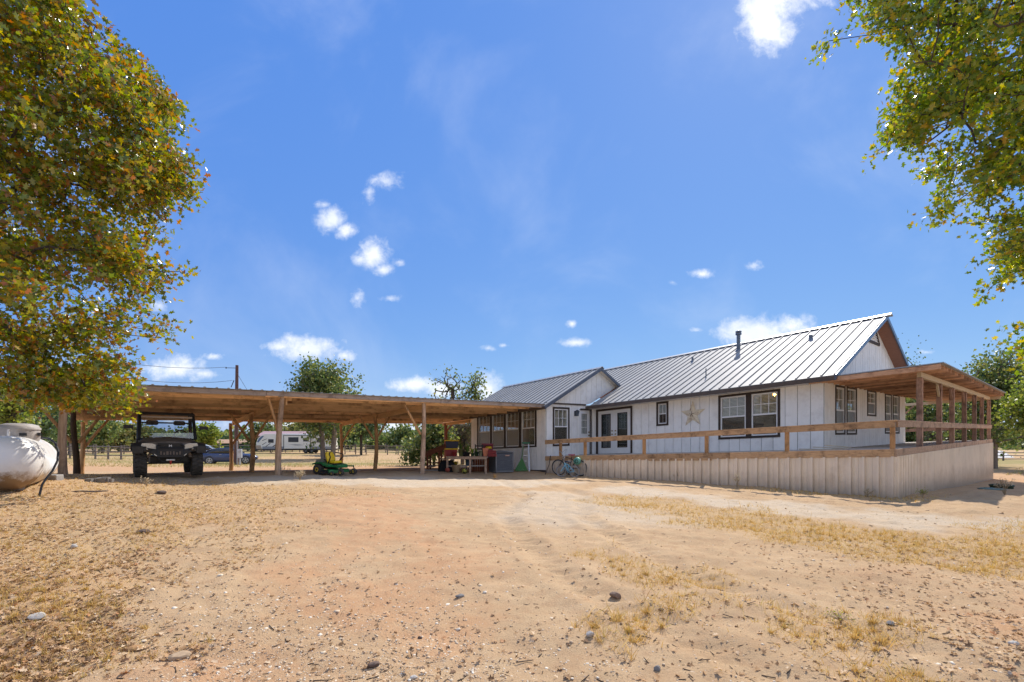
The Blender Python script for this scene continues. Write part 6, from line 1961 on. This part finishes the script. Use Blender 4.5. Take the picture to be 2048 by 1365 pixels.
# slide-out
k = MB(); k.box(-1.6, 2.4, -WD_ / 2 - .45, -WD_ / 2 - .016, Z0 + .02, Z1 - .22); sl_ = k.build('slide_out', RVW, trl, bevel=.02)
k = MB(); yb = -WD_ / 2 - .46
k.box(-1.62, -1.52, yb, yb + .03, Z0 + .02, Z1 - .2); k.box(2.32, 2.42, yb, yb + .03, Z0 + .02, Z1 - .2); k.box(-1.51, 2.31, yb, yb + .03, Z1 - .3, Z1 - .2); k.build('slide_trim', RVD, sl_)
for (x0, x1, z0_, z1_, y) in ((-.9, .6, 1.75, 2.5, yb), (1.3, 2.15, 1.85, 2.35, yb), (-4.0, -3.2, 1.65, 2.2, -WD_ / 2 - .01), (3.2, 4.2, 1.7, 2.4, -WD_ / 2 - .01)):
    k = MB(); k.box(x0, x1, y - .012, y - .002, z0_, z1_); k.build('window', RVD, trl)
for pts_ in ([(-4.9, 1.35), (-4.3, 1.75), (-4.25, 1.7), (-4.85, 1.28)], [(-4.6, .95), (-3.7, 1.6), (-3.66, 1.54), (-4.5, .88)], [(-3.9, .8), (-2.4, 1.7), (-2.36, 1.6), (-3.6, .78)], [(-4.9, 2.0), (-4.2, 2.3), (-4.2, 2.24), (-4.88, 1.92)]):
    k = MB(); k.prism(pts_, lambda x, z: (x, -WD_ / 2 - .010, z), lambda x, z: (x, -WD_ / 2 - .003, z)); k.build('swoosh_stripe', RVD, trl)
k = MB(); k.prism([(-.9, 1.38), (.2, 1.45), (1.4, 1.4), (.2, 1.34)], lambda x, z: (x, yb - .010, z), lambda x, z: (x, yb - .002, z)); k.prism([(-.4, 1.22), (.5, 1.25), (1.4, 1.22), (.5, 1.18)], lambda x, z: (x, yb - .010, z), lambda x, z: (x, yb - .002, z)); k.build('swoosh_stripe', RVG, trl)
for x in (1.5, 2.4):
    for y in (-1, 1):
        wheel(trl, .36, .24, x, y * 1.05, RVG)
k = MB(); k.bar((-LN / 2 + .6, -.5, .55), (-LN / 2 - 1.2, 0, .5), .1, .12); k.bar((-LN / 2 + .6, .5, .55), (-LN / 2 - 1.2, 0, .5), .1, .12); k.tube([(-LN / 2 - .9, 0, .0), (-LN / 2 - .9, 0, .7)], .05, 8); k.box(-LN / 2 - .55, -LN / 2 - .15, -.3, .3, .56, .95); k.build('tow_hitch', RVD, trl)
for x in (-3.8, 4.6):
    k = MB(); k.bar((x, -1., .5), (x + .3, -1., 0.02), .07, .07); k.build('stabiliser_jack', RVD, trl)
# open shelter behind the trailer
s_ = P(575, 905, 88); sz_ = gz(s_.x, s_.y)
shl = thing('trailer_shelter', 'open timber shelter with red-grey metal roof showing above the travel trailer', 'shelter', (s_.x, s_.y, sz_), .1)
zt_ = CAMZ + (YH - 863) / F * 88 - sz_; ze_ = CAMZ + (YH - 872) / F * 88 - sz_
for x in (-3.6, 0, 3.6):
    for y in (-2.5, 2.5):
        k = MB(); k.tube([(x, y, -.1), (x, y, ze_ - .1)], .12, 7); k.build('post', LOG, shl)
for s in (-1, 1):
    k = MB(); k.hexa([(-4.2, s * 3.2, ze_ - .15), (4.2, s * 3.2, ze_ - .15), (4.2, 0, zt_ - .12), (-4.2, 0, zt_ - .12), (-4.2, s * 3.2, ze_ - .05), (4.2, s * 3.2, ze_ - .05), (4.2, 0, zt_), (-4.2, 0, zt_)]); k.build('roof_sheet', mat('faded_red_roof', (.50, .33, .30), (.42, .27, .25), rough=.5, metal=.2), shl)
k = MB(); k.prism([(-3.1, ze_ - .2), (3.1, ze_ - .2), (0, zt_ - .2)], lambda y, z: (-4.1, y, z), lambda y, z: (-4.0, y, z)); k.build('gable_board', mat('brown_boards', (.30, .19, .11), rough=.8), shl)
k = MB(); k.box(-4.2, 4.2, -3.26, -3.21, ze_ - .45, ze_ - .1); k.build('fascia_board', MATS['brown_boards'], shl)
# small green hut far off
g_ = P(472, 902, 120); hzz = gz(g_.x, g_.y)
hut = thing('green_hut', 'small dark green hut with tan roof far behind the blue car', 'hut', (g_.x, g_.y, hzz), .15)
zt_ = CAMZ + (YH - 880) / F * 120 - hzz; ze_ = CAMZ + (YH - 886) / F * 120 - hzz
GW = mat('green_hut_wall', (.03, .09, .06), rough=.7)
k = MB(); k.box(-3.6, 3.6, -2, 2, -.1, ze_); k.prism([(-2, ze_ + .002), (2, ze_ + .002), (0, zt_ - .1)], lambda y, z: (-3.59, y, z), lambda y, z: (3.59, y, z)); k.build('wall', GW, hut)
for s in (-1, 1):
    k = MB(); k.hexa([(-4, s * 2.5, ze_ - .2), (4, s * 2.5, ze_ - .2), (4, 0, zt_), (-4, 0, zt_), (-4, s * 2.5, ze_ - .1), (4, s * 2.5, ze_ - .1), (4, 0, zt_ + .1), (-4, 0, zt_ + .1)]); k.build('roof_sheet', mat('tan_roof', (.52, .33, .20), rough=.7), hut)
k = MB(); k.box(-.5, .5, -2.04, -2.0, 0, 2.0); k.build('door', mat('hut_door', (.3, .3, .28)), hut)
k = MB(); k.box(1.5, 2.6, -2.04, -2.0, 1.0, 1.9); k.build('window', RVD, hut)


# ------------------------------------------------------------------ cars
def car(label, px, py, Y, rz, col, sc, wagon=False, group='cars parked beyond the carport'):
    p = P(px, py, Y); z = gz(p.x, p.y)
    root = thing('parked_car', label, 'car', (p.x, p.y, z), rz, group, sc)
    # front faces +x
    st = [(-2.32, .50, .80, .62), (-2.25, .36, .95, .74), (-1.9, .25, 1.02, .84), (-1.2, .22, .98, .88), (0, .2, .95, .89), (.9, .2, .93, .88), (1.6, .22, .88, .86), (2.1, .28, .76, .78), (2.3, .42, .62, .60)]
    rings = []
    for x, zb, zt, w in st:
        rings.append([(x, -w * .92, zb), (x, -w, zb + .14), (x, -w, zt - .18), (x, -w * .93, zt - .03), (x, -w * .6, zt), (x, w * .6, zt), (x, w * .93, zt - .03), (x, w, zt - .18), (x, w, zb + .14), (x, w * .92, zb)])
    k = MB(); k.loft(rings); body = k.build('body', col, root)
    gl = [(-1.95, .99, .99, .70), (-1.25, .97, 1.33, .66), (-.7, .95, 1.42, .64), (.1, .94, 1.43, .64), (.55, .93, 1.34, .65), (1.15, .92, .95, .70)]
    if wagon: gl = [(-2.1, .99, 1.05, .72), (-1.9, .97, 1.45, .68), (-.9, .95, 1.55, .66), (.1, .94, 1.55, .66), (.5, .93, 1.42, .66), (1.1, .92, .95, .70)]
    rings = [[(x, -.80, zb), (x, -w, zt - .05), (x, -w * .8, zt - .012), (x, w * .8, zt - .012), (x, w, zt - .05), (x, .80, zb)] for x, zb, zt, w in gl]
    k = MB(); k.loft(rings); k.build('window_glass', mat('car_glass', (.02, .025, .035), rough=.05, spec=.8), root)
    rr = [[(x, -w * .98, zt - .03), (x, -w * .75, zt + .005), (x, w * .75, zt + .005), (x, w * .98, zt - .03), (x, w * .7, zt - .05), (x, -w * .7, zt - .05)] for x, zb, zt, w in gl[1:-1]]
    k = MB(); k.loft(rr); k.build('roof', col, root)
    for s in (-1, 1):
        k = MB()
        for (x0, z0_, x1, z1_) in ((-1.25, 1.30, -1.95, .98), (.55, 1.33, 1.15, .95), (-.35, .97, -.35, 1.38)):
            k.bar((x0, s * .66, z0_), (x1, s * .76, z1_), .06, .07)
        k.build('pillar', col, root)
        k = MB(); k.cbox((.75, s * .93, 1.0), (.16, .14, .11)); k.build('mirror', col, root, bevel=.03)
        for x in (-.55, .35):
            k = MB(); k.cbox((x, s * .895, .84), (.18, .02, .03)); k.build('door_handle', STEEL, root)
        k = MB(); k.box(-2.30, -2.02, s * .70 - .14, s * .70 + .14, .72, .90); k.build('tail_light', mat('red_lamp', (.5, .01, .015), rough=.15), root, bevel=.03)
        k = MB(); k.hexa([(1.95, s * .5 - .16, .58), (2.2, s * .5 - .16, .58), (2.2, s * .5 + .16, .58), (1.95, s * .5 + .24, .58), (1.9, s * .5 - .16, .76), (2.1, s * .5 - .16, .74), (2.08, s * .5 + .16, .74), (1.9, s * .5 + .26, .76)]); k.build('headlight', LENS, root)
        for x in (-1.38, 1.38):
            k = MB(); k.lathe([(.40, -.02), (.40, .02)], 24, (x, s * .86, .34), 'y'); k.build('wheel_arch', RVD, root)
            k = MB(); k.lathe([(.2, -.11), (.31, -.11), (.335, -.07), (.335, .07), (.31, .11), (.2, .11)], 24, (x, s * .80, .335), 'y'); w = k.build('wheel', RUBBER, root)
            k = MB(); k.lathe([(.235, .095), (.235, .12), (.2, .125), (.2, .10)], 22, (x, s * .80, .335), 'y') if s > 0 else k.lathe([(.235, -.095), (.235, -.12), (.2, -.125), (.2, -.10)], 22, (x, s * .80, .335), 'y')
            for i in range(5):
                a = 2 * math.pi * i / 5 + .3; k.bar((x, s * .915, .335), (x + .215 * math.cos(a), s * .915, .335 + .215 * math.sin(a)), .05, .03, up=(0, 1, 0))
            k.build('rim', mat('alloy_rim', (.62, .62, .64), rough=.3, metal=.6), w)
    k = MB(); k.box(-2.36, -2.2, -.7, .7, .36, .55); k.build('rear_bumper', col, root, bevel=.05)
    k = MB(); k.box(-2.35, -2.31, -.26, .26, .62, .74); k.build('number_plate', mat('plate', (.7, .7, .7)), root)
    return root


BLUE = mat('dark_blue_car_paint', (.022, .045, .14), (.018, .038, .12), rough=.25, spec=.6, coat=.6)
WCAR = mat('white_car_paint', (.72, .74, .76), rough=.3, coat=.5)
car('dark blue sedan with bright alloy wheels parked broadside beyond the carport', 458, 934, 41, .42, BLUE, .96)
car('pale car mostly hidden behind the blue sedan and the buggy', 408, 925, 50, .42, WCAR, .98, True)

# ------------------------------------------------------------------ utility pole, wires and meter box
p = P(472.5, 931, 37.5); z = gz(p.x, p.y)
pole = thing('utility_pole', 'tall brown timber utility pole behind the carport with short side arm', 'pole', (p.x, p.y, z))
topz = CAMZ + (YH - 731) / F * 37.5 - z
PW = mat('pole_wood', (.13, .075, .065), (.09, .05, .045), rough=.85, scale=5, stretch=(6, 6, .6))
k = MB(); k.tube([(0, 0, -.2), (.02, 0, topz * .5), (.06, 0, topz)], [.17, .14, .11], 10); k.build('shaft', PW, pole)
k = MB(); k.tube([(.04, 0, topz - .22), (-.85, 0, topz - .2)], .022, 6); k.lathe([(.05, 0), (.03, .05), (.05, .1)], 8, (-.8, 0, topz - .26)); k.build('side_arm', BLACK, pole)
k = MB(); k.tube([(-.35, -.1, topz - 1.75), (-.12, -.1, topz - 1.2)], .03, 6); k.build('cutout_fuse', BLACK, pole)
k = MB(); k.tube([(.13, -.12, 0), (.13, -.12, 1.9)], .035, 6); k.build('conduit', mat('grey_conduit', (.42, .42, .43), rough=.5), pole)
m_ = P(480, 931, 37.2); mz_ = gz(m_.x, m_.y)
mt = thing('meter_box', 'pale grey electric meter box on its post beside the utility pole', 'meter', (m_.x, m_.y, mz_))
k = MB(); k.box(-.15, .15, -.08, .08, .55, 1.25); k.build('cabinet', mat('pale_grey_box', (.55, .56, .58), rough=.5), mt, bevel=.02)
k = MB(); k.box(-.05, .05, -.04, .04, -.1, .54); k.build('post', MATS['grey_conduit'], mt); k = MB(); k.lathe([(.1, 0), (.1, .06), (.06, .1)], 14, (0, -.09, 1.05), 'y'); k.build('dial', STEEL, mt)
WIRE = mat('wire', (.02, .02, .02))
tp_ = Vector((p.x, p.y, z + topz))
for i, (a_, b_, lb) in enumerate(((tp_ + Vector((-.8, 0, -.15)), P(60, 690, 26), 'upper overhead wire running left from the utility pole into the oak leaves'), (tp_ + Vector((-.3, 0, -1.2)), P(120, 732, 26), 'lower overhead wire running left from the utility pole into the oak leaves'),
                               (tp_ + Vector((.1, 0, -.7)), P(560, 862, 60), 'service wire sloping down right from the utility pole'))):
    k = MB(); k.tube([a_.lerp(b_, t_) - Vector((0, 0, .5 * 4 * t_ * (1 - t_))) for t_ in np.linspace(0, 1, 9)], .014, 5)
    tag(k.build('overhead_wire', WIRE), lb, 'wire', 'overhead wires')

# ------------------------------------------------------------------ stones, sticks and litter one can point to
def rock(label, px, py, wpx, hpx, cols, seed, name='rock', cat='rock', flat=1.):
    y0, y1 = 1.5, 40.
    for _ in range(40):
        ym = (y0 + y1) / 2; q = P(px, py, ym)
        if q.z > gz(q.x, q.y): y0 = ym
        else: y1 = ym
    q = P(px, py, ym); z = gz(q.x, q.y); w = wpx / F * ym; h = hpx / F * ym
    o = thing(name, label, cat, (q.x, q.y, z), random.random() * .6 - .3)
    bm = bmesh.new(); bmesh.ops.create_icosphere(bm, subdivisions=2, radius=1.); r_ = random.Random(seed)
    offs = [Vector((r_.uniform(-1, 1), r_.uniform(-1, 1), r_.uniform(-1, 1))).normalized() for _ in range(9)]; cut = [r_.uniform(.55, .9) for _ in offs]
    for v in bm.verts:
        for n_, c_ in zip(offs, cut):
            d = v.co.dot(n_) - c_
            if d > 0: v.co -= n_ * d * .9
        v.co = Vector((v.co.x * w / 2 * 1.15, v.co.y * w / 2 * .85, v.co.z * h * .6 * flat + h * .3))
    me = bpy.data.meshes.new('stone'); bm.to_mesh(me); bm.free()
    link_mesh('stone', me, cols, o)
    return o


ST = {'tan': mat('tan_stone', (.46, .33, .21), (.33, .23, .14), rough=.9, scale=25, bump=.3), 'pale': mat('pale_stone', (.55, .50, .43), (.42, .38, .33), rough=.9, scale=25, bump=.3),
      'dark': mat('dark_stone', (.15, .10, .075), (.10, .07, .055), rough=.9, scale=25, bump=.3), 'grey': mat('grey_stone', (.26, .24, .22), (.18, .17, .16), rough=.9, scale=25, bump=.3)}
rock('large tan stone lying nearest the bottom edge left of centre', 358, 1318, 40, 16, ST['tan'], 1)
rock('pale flat stone half sunk in the dirt at lower left', 74, 1236, 30, 12, ST['pale'], 2)
rock('orange-brown stone lying above the large tan stone at lower left', 266, 1300, 28, 10, mat('orange_stone', (.42, .24, .10), (.30, .16, .07), rough=.9, scale=25), 3)
rock('dark brown jagged stone alone on the sand at lower right', 1231, 1195, 23, 13, mat('brown_stone', (.26, .18, .13), (.18, .12, .085), rough=.9, scale=25, bump=.3), 4)
rock('pale rounded stone below the dark jagged stone', 1180, 1272, 16, 12, ST['pale'], 5)
rock('grey stone close to the bottom edge right of centre', 1315, 1340, 14, 10, ST['grey'], 6)
rock('rounded brown stone in the grass before the buggy', 322, 988, 17, 9, ST['dark'], 7)
rock('small dark stone in the dirt before the left oak litter', 285, 1067, 24, 10, ST['dark'], 8)
rock('pale stone among the dead leaves at left', 148, 1096, 12, 9, ST['pale'], 9)
rock('dark grey stone low in the middle foreground', 920, 1194, 18, 7, ST['grey'], 10)
rock('brown stone at the bottom edge left of the tyre tracks', 747, 1333, 22, 12, ST['dark'], 11)
rock('reddish stone near the middle of the tracks beside the red clay', 840, 1278, 9, 7, ST['dark'], 12)
rock('whitish stone on the gravelly patch at the bottom', 828, 1358, 16, 9, ST['pale'], 13)
rock('grey stone between the grass tufts at lower right', 1780, 1249, 17, 8, ST['grey'], 14)
rock('pale stone at the lower right corner', 2028, 1290, 18, 9, ST['pale'], 15)
# green can lid
q = P(1415, 1348, 2.75); z = gz(q.x, q.y)
o = thing('bottle_cap', 'small flat green cap lying on the sand at the bottom', 'cap', (q.x, q.y, z))
k = MB(); k.lathe([(.018, -.003), (.019, .008), (.015, .012), (.001, .012)], 16); k.build('cap', mat('green_cap', (.10, .19, .13), rough=.5), o)
# dead stick
q = P(172, 993, 8.6); z = gz(q.x, q.y)
o = thing('fallen_stick', 'bare fallen stick lying on the dry grass right of the propane tank', 'stick', (q.x, q.y, z + .02), .03)
k = MB(); k.tube([(-.36, 0, 0), (-.1, .03, .012), (.15, -.02, .008), (.37, .02, .015)], [.009, .016, .016, .011], 6); k.build('wood', mat('grey_stick', (.22, .17, .13), rough=.9), o)
# grey rubble by the left posts
q = P(196, 944, 10.6); z = gz(q.x, q.y)
o = thing('rubble_heap', 'little heap of grey broken slabs by the back left carport post', 'rubble', (q.x, q.y, z))
for i in range(7):
    k = MB(); r_ = random.Random(i); x, y = r_.uniform(-.2, .2), r_.uniform(-.12, .12); a = r_.uniform(-.4, .4); w_ = r_.uniform(.06, .12)
    k.hexa([(x - w_, y - w_ * .7, -.01), (x + w_, y - w_ * .6, -.01), (x + w_ * .9, y + w_ * .6, .0), (x - w_, y + w_ * .7, 0), (x - w_, y - w_ * .7, .03 + .012 * i), (x + w_, y - w_ * .6, .04 + .012 * i - a * .03), (x + w_ * .9, y + w_ * .6, .05 + .01 * i), (x - w_, y + w_ * .7, .05 + .01 * i)])
    k.build('chunk', ST['grey'], o)
# septic lids at the right
for (px, py, Y, r_, lb, mc) in ((2003, 962, 17.0, .33, 'dark green round tank lid standing up from the ground at far right', (.025, .06, .04)), (1984, 967, 15.8, .36, 'pale blue-green flat tank lid in the ground by the deck end', (.16, .26, .24))):
    q = P(px, py, Y); z = gz(q.x, q.y)
    o = thing('tank_lid', lb, 'lid', (q.x, q.y, z)); hh = .13 if r_ < .35 else .04
    k = MB(); k.lathe([(r_ * .92, -.05), (r_ * .92, hh * .6), (r_, hh * .6), (r_, hh), (r_ * .8, hh + .015), (.001, hh + .02)], 20); k.build('lid', mat('lid_' + ('green' if hh > .1 else 'pale'), mc, rough=.6), o)
    k = MB()
    for i in range(8):
        a = 2 * math.pi * i / 8; k.bar((0, 0, hh + .022), (r_ * .75 * math.cos(a), r_ * .75 * math.sin(a), hh + .018), .02, .012)
    k.build('rib', MATS['lid_' + ('green' if hh > .1 else 'pale')], o)

# ------------------------------------------------------------------ loose ground cover
def ycam(n, lo, hi, r):      # denser towards the viewer
    u = r.random(n); return 1 / ((1 - u) / lo + u / hi)


def spots(n, lo, hi, dens, seed, xr=1.16):
    r = np.random.default_rng(seed); X = []; Yy = []; tot = 0
    while tot < n:
        y = ycam(n * 2, lo, hi, r); x = (r.random(n * 2) * 2 - 1) * xr * y
        ok = r.random(n * 2) < dens(x, y); X.append(x[ok]); Yy.append(y[ok]); tot += ok.sum()
        if len(X) > 40: break
    return np.concatenate(X)[:n], np.concatenate(Yy)[:n]


def clear_of_house(x, y):
    a, b = inv(x, y); return ~((a > DA0 - .06) & (b > WB - .06) & (a < 20))


# gravel: small angular stones
GSTONE = bpy.data.materials.new('gravel_stones'); GSTONE.use_nodes = True
gt = GSTONE.node_tree; gb = gt.nodes['Principled BSDF']; gb.inputs['Roughness'].default_value = .9; gb.inputs['Specular IOR Level'].default_value = .2
gg = gt.nodes.new('ShaderNodeNewGeometry'); gr_ = gt.nodes.new('ShaderNodeValToRGB'); gt.links.new(gg.outputs['Random Per Island'], gr_.inputs[0]); gt.links.new(gr_.outputs[0], gb.inputs['Base Color'])
e = gr_.color_ramp.elements; e[0].color = (.26, .16, .10, 1); e[1].color = (.74, .68, .58, 1)
for p_, c_ in ((.12, (.17, .12, .09)), (.22, (.44, .29, .17)), (.5, (.56, .42, .28)), (.75, (.64, .53, .39))):
    x_ = e.new(p_); x_.color = (*c_, 1)
SV_ = np.array([(-1, -.8, -.6), (.9, -1, -.5), (1, .8, -.6), (-.8, .9, -.5), (-.6, -.5, .6), (.5, -.6, .75), (.7, .5, .6), (-.5, .6, .8)]) * .5
SF_ = [(0, 3, 2, 1), (4, 5, 6, 7), (0, 1, 5, 4), (1, 2, 6, 5), (2, 3, 7, 6), (3, 0, 4, 7)]


def gravel_dens(x, y):
    g_ = np.exp(-((x + 1.2) / 1.5) ** 2 - ((y - 3.3) / 1.1) ** 2) * 1.0 + .08 + .4 * np.exp(-((x + 2.2) / 1.2) ** 2 - ((y - 4.6) / 1.) ** 2) + .35 * np.exp(-((x - 3.4) / .8) ** 2 - ((y - 3.) / .5) ** 2)
    g_ = g_ + .25 * (y > 10) * (x < 1)
    return np.clip(g_ * (.2 + 1.5 * (fbm(x, y, 1.6, 3) - .15)), 0, 1) * (1 - .9 * straw_mask(x, y)) * clear_of_house(x, y)


x, y = spots(30000, 2.35, 17, gravel_dens, 1)
s = np.clip(rng.lognormal(-5.0, .6, len(x)), .004, .045) * np.clip(y / 3.2, .9, 2.2)
pos = np.stack([x, y, ground(x, y) - s * .04], -1)
g_ = scatter('gravel', SV_, SF_, pos, rand_rot(len(x), .5), s[:, None] * np.stack([np.ones(len(x)), rng.uniform(.6, 1, len(x)), rng.uniform(.35, .7, len(x))], -1), GSTONE)
tag(g_, 'loose tan and pale gravel strewn over the dirt yard', 'gravel', kind='stuff')

# dry grass: bent blades
BLADE = np.array([(-.5, 0, 0), (.5, 0, 0), (.38, .10, .55), (-.38, .10, .55), (0, .42, 1.0)]); BLADE_F = [(0, 1, 2, 3), (3, 2, 4)]
STRAWL = leaf_mat('dry_grass_blade', [(0, (.44, .27, .09)), (.4, (.58, .39, .14)), (.75, (.68, .50, .23)), (.93, (.42, .36, .11)), (1, (.34, .19, .08))], trans=.3, rough=.7, spec=.2)


def grass(name, n, lo, hi, dens, seed, hgt, wid, label, m, tilt=.7):
    x, y = spots(n, lo, hi, dens, seed)
    # gather into tufts
    r = np.random.default_rng(seed + 100); ix = np.floor(x / .19).astype(int); iy = np.floor(y / .19 + (ix % 2) * .5).astype(int)      # tufts at random spots, unevenly full
    tx_ = (ix + _tab[ix & 255, iy & 255]) * .19; ty_ = (iy - (ix % 2) * .5 + _tab[iy & 255, (ix + 91) & 255]) * .19
    q = r.random(len(x)) < .62 * _tab[(ix + 37) & 255, (iy + 11) & 255] + .12
    x = np.where(q, x + (tx_ - x) * .78, x); y = np.where(q, y + (ty_ - y) * .78, y)
    ok = clear_of_house(x, y); x = x[ok]; y = y[ok]
    h = hgt * r.lognormal(-.25, .45, len(x)) * (.6 + .8 * vnoise(x * 2.2, y * 2.2)); w = wid * r.uniform(.7, 1.3, len(x)) * np.clip(y / 6., 1, 2.2)
    pos = np.stack([x, y, ground(x, y) - .005], -1)
    o = scatter(name, BLADE, BLADE_F, pos, rand_rot(len(x), tilt), np.stack([w, h * .9, h], -1), m)
    return tag(o, label, 'grass', kind='stuff')


grass('dry_grass', 30000, 2.5, 14, lambda x, y: straw_mask(x, y) * np.clip(.25 + 1.4 * (fbm(x, y, 2.2, 3) - .25), 0, 1), 3, .065, .0042, 'golden dry grass in strips and tufts over the right half of the yard', STRAWL, 1.15)
grass('leaf_litter_grass', 30000, 2.5, 13.5, lambda x, y: left_mask(x, y) * np.clip(.15 + 1.6 * (fbm(x, y, 2., 3) - .28), 0, 1), 5, .038, .005, 'short dry grass under the left oak and round the propane tank', STRAWL, .95)
grass('field_grass', 22000, 28, 80, lambda x, y: np.clip(.4 + fbm(x, y, .1, 3) - .3, 0, 1), 7, .16, .008, 'thin dry grass over the field beyond the carport', leaf_mat('field_blade', [(0, (.36, .24, .09)), (.5, (.38, .29, .10)), (.8, (.26, .28, .08)), (1, (.18, .24, .06))], trans=.3, rough=.7, spec=.2), .8)
# fallen leaves
FALL = leaf_mat('fallen_leaf', [(0, (.16, .09, .05)), (.3, (.32, .19, .09)), (.6, (.50, .31, .16)), (.85, (.62, .48, .32)), (1, (.40, .18, .07))], trans=.15, rough=.7, spec=.2)


def fall_dens(x, y):
    return np.clip(left_mask(x, y) * 1.0 * (.15 + 1.5 * (fbm(x + 4, y, 1.5, 3) - .2)) + .02 + .3 * straw_mask(x, y) * .3 + .10 * ((x > 3.2) & (y < 7)), 0, 1) * clear_of_house(x, y)


x, y = spots(15000, 2.4, 13, fall_dens, 9)
pos = np.stack([x, y, ground(x, y) + .008], -1)
o = scatter('fallen_leaves', LOBED * [1, 1, 2.2], LOBED_F, pos, rand_rot(len(x), .8), (.042 * rng.uniform(.35, 1.3, len(x)))[:, None] * np.ones((1, 3)), FALL)
tag(o, 'brown curled oak leaves littered over the dirt', 'leaves', kind='stuff')
# twigs and dark bits of bark
x, y = spots(2600, 2.4, 14, lambda x, y: np.clip(.25 + left_mask(x, y) * .7 + .15 * (x > 2.5) + .3 * (fbm(x, y, 2., 2) - .4), 0, 1) * clear_of_house(x, y), 12)
TW = np.array([(-.5, -.5, 0), (-.5, .5, 0), (-.5, 0, .8), (.5, -.4, .1), (.5, .4, .1), (.5, 0, .7)]); TWF = [(0, 2, 1), (3, 4, 5), (0, 3, 5, 2), (1, 2, 5, 4), (0, 1, 4, 3)]
l_ = np.clip(rng.lognormal(-3.7, .65, len(x)), .010, .16)
o = scatter('twig_litter', TW, TWF, np.stack([x, y, ground(x, y) + .002], -1), rand_rot(len(x), .25), np.stack([l_, np.clip(l_ * .16, .003, .009), np.clip(l_ * .14, .003, .008)], -1), mat('twig_bits', (.11, .075, .05), (.055, .04, .03), rough=.95))
tag(o, 'dark twigs and bark bits scattered over the ground', 'twigs', kind='stuff')


# dry weeds standing along the skirt and by the posts
def weed(label, px, py, Y, h, n, seed, m, group='dry weeds standing along the skirt'):
    q = P(px, py, Y); z = gz(q.x, q.y); o = thing('dry_weed', label, 'weed', (q.x, q.y, z), group=group)
    r_ = random.Random(seed); k = MB(); tips = []
    for i in range(n):
        a = r_.random() * 6.3; d = Vector((math.cos(a), math.sin(a), 0)) * r_.uniform(.1, .45) * h; t_ = Vector((d.x, d.y, h * r_.uniform(.6, 1)))
        k.tube([(0, 0, 0), d * .3 + Vector((0, 0, t_.z * .5)), t_], [.006, .005, .003], 5)
        for j in range(4):
            e_ = t_ * r_.uniform(.6, 1) + Vector((r_.uniform(-.08, .08), r_.uniform(-.08, .08), r_.uniform(0, .06))); k.tube([t_ * .65, e_], [.004, .002], 4); tips.append(e_)
    k.build('stalks', mat('dry_stalk', (.40, .31, .19), (.3, .22, .13), rough=.9), o)
    if tips:
        nn = len(tips) * 3; pos = np.repeat(np.array([tuple(t_) for t_ in tips]), 3, 0) + rng.normal(0, .02, (nn, 3))
        scatter('seed_heads', CLUMP, CLUMP_F, pos, rand_rot(nn, 1.6), np.full((nn, 3), .022 if h > .1 else .012), m, o)['kind'] = 'stuff'
    return o


WD = leaf_mat('pale_seed_head', [(0, (.5, .42, .28)), (1, (.62, .55, .42))], trans=.3, rough=.8)
WG = leaf_mat('weed_green', [(0, (.2, .24, .04)), (1, (.36, .34, .06))], trans=.4, rough=.6)
weed('tall dry weed with pale heads standing before the middle of the skirt', 1474, 973, 14.2, .42, 7, 1, WD)
weed('pale dry weed before the skirt right of the bicycles', 1217, 952, 19.0, .40, 6, 2, WD)
weed('thin dry weed before the skirt below the double doors', 1256, 956, 18.2, .30, 5, 3, WD)
weed('thin dry weed before the skirt below the small window', 1350, 964, 16.6, .32, 5, 4, WD)
weed('short dry weed at the near corner of the skirt', 1735, 990, 12.1, .22, 6, 5, WD)
weed('yellow-green sprig at the foot of the near deck corner', 1845, 1002, 11.6, .18, 6, 6, WG)
weed('dry bushy weed by the tank lids at far right', 2010, 985, 13.2, .5, 10, 7, WD)
weed('yellow-green sprig in the sand at lower right', 1680, 1235, 4.0, .045, 4, 8, WG)
weed('straw-coloured stalks in the shade before the buggy', 293, 968, 10.8, .22, 3, 9, WD)
weed('low orange-dry weed in the gravel before the air conditioner', 990, 960, 18.2, .16, 9, 10, leaf_mat('orange_weed', [(0, (.45, .22, .06)), (1, (.5, .33, .12))], trans=.3, rough=.8))
weed('brown weed clump by the middle front carport post', 600, 962, 13.6, .28, 14, 11, WD)
weed('pale stalks beside the foot of the middle front carport post', 573, 928, 14.4, .3, 3, 12, WD)
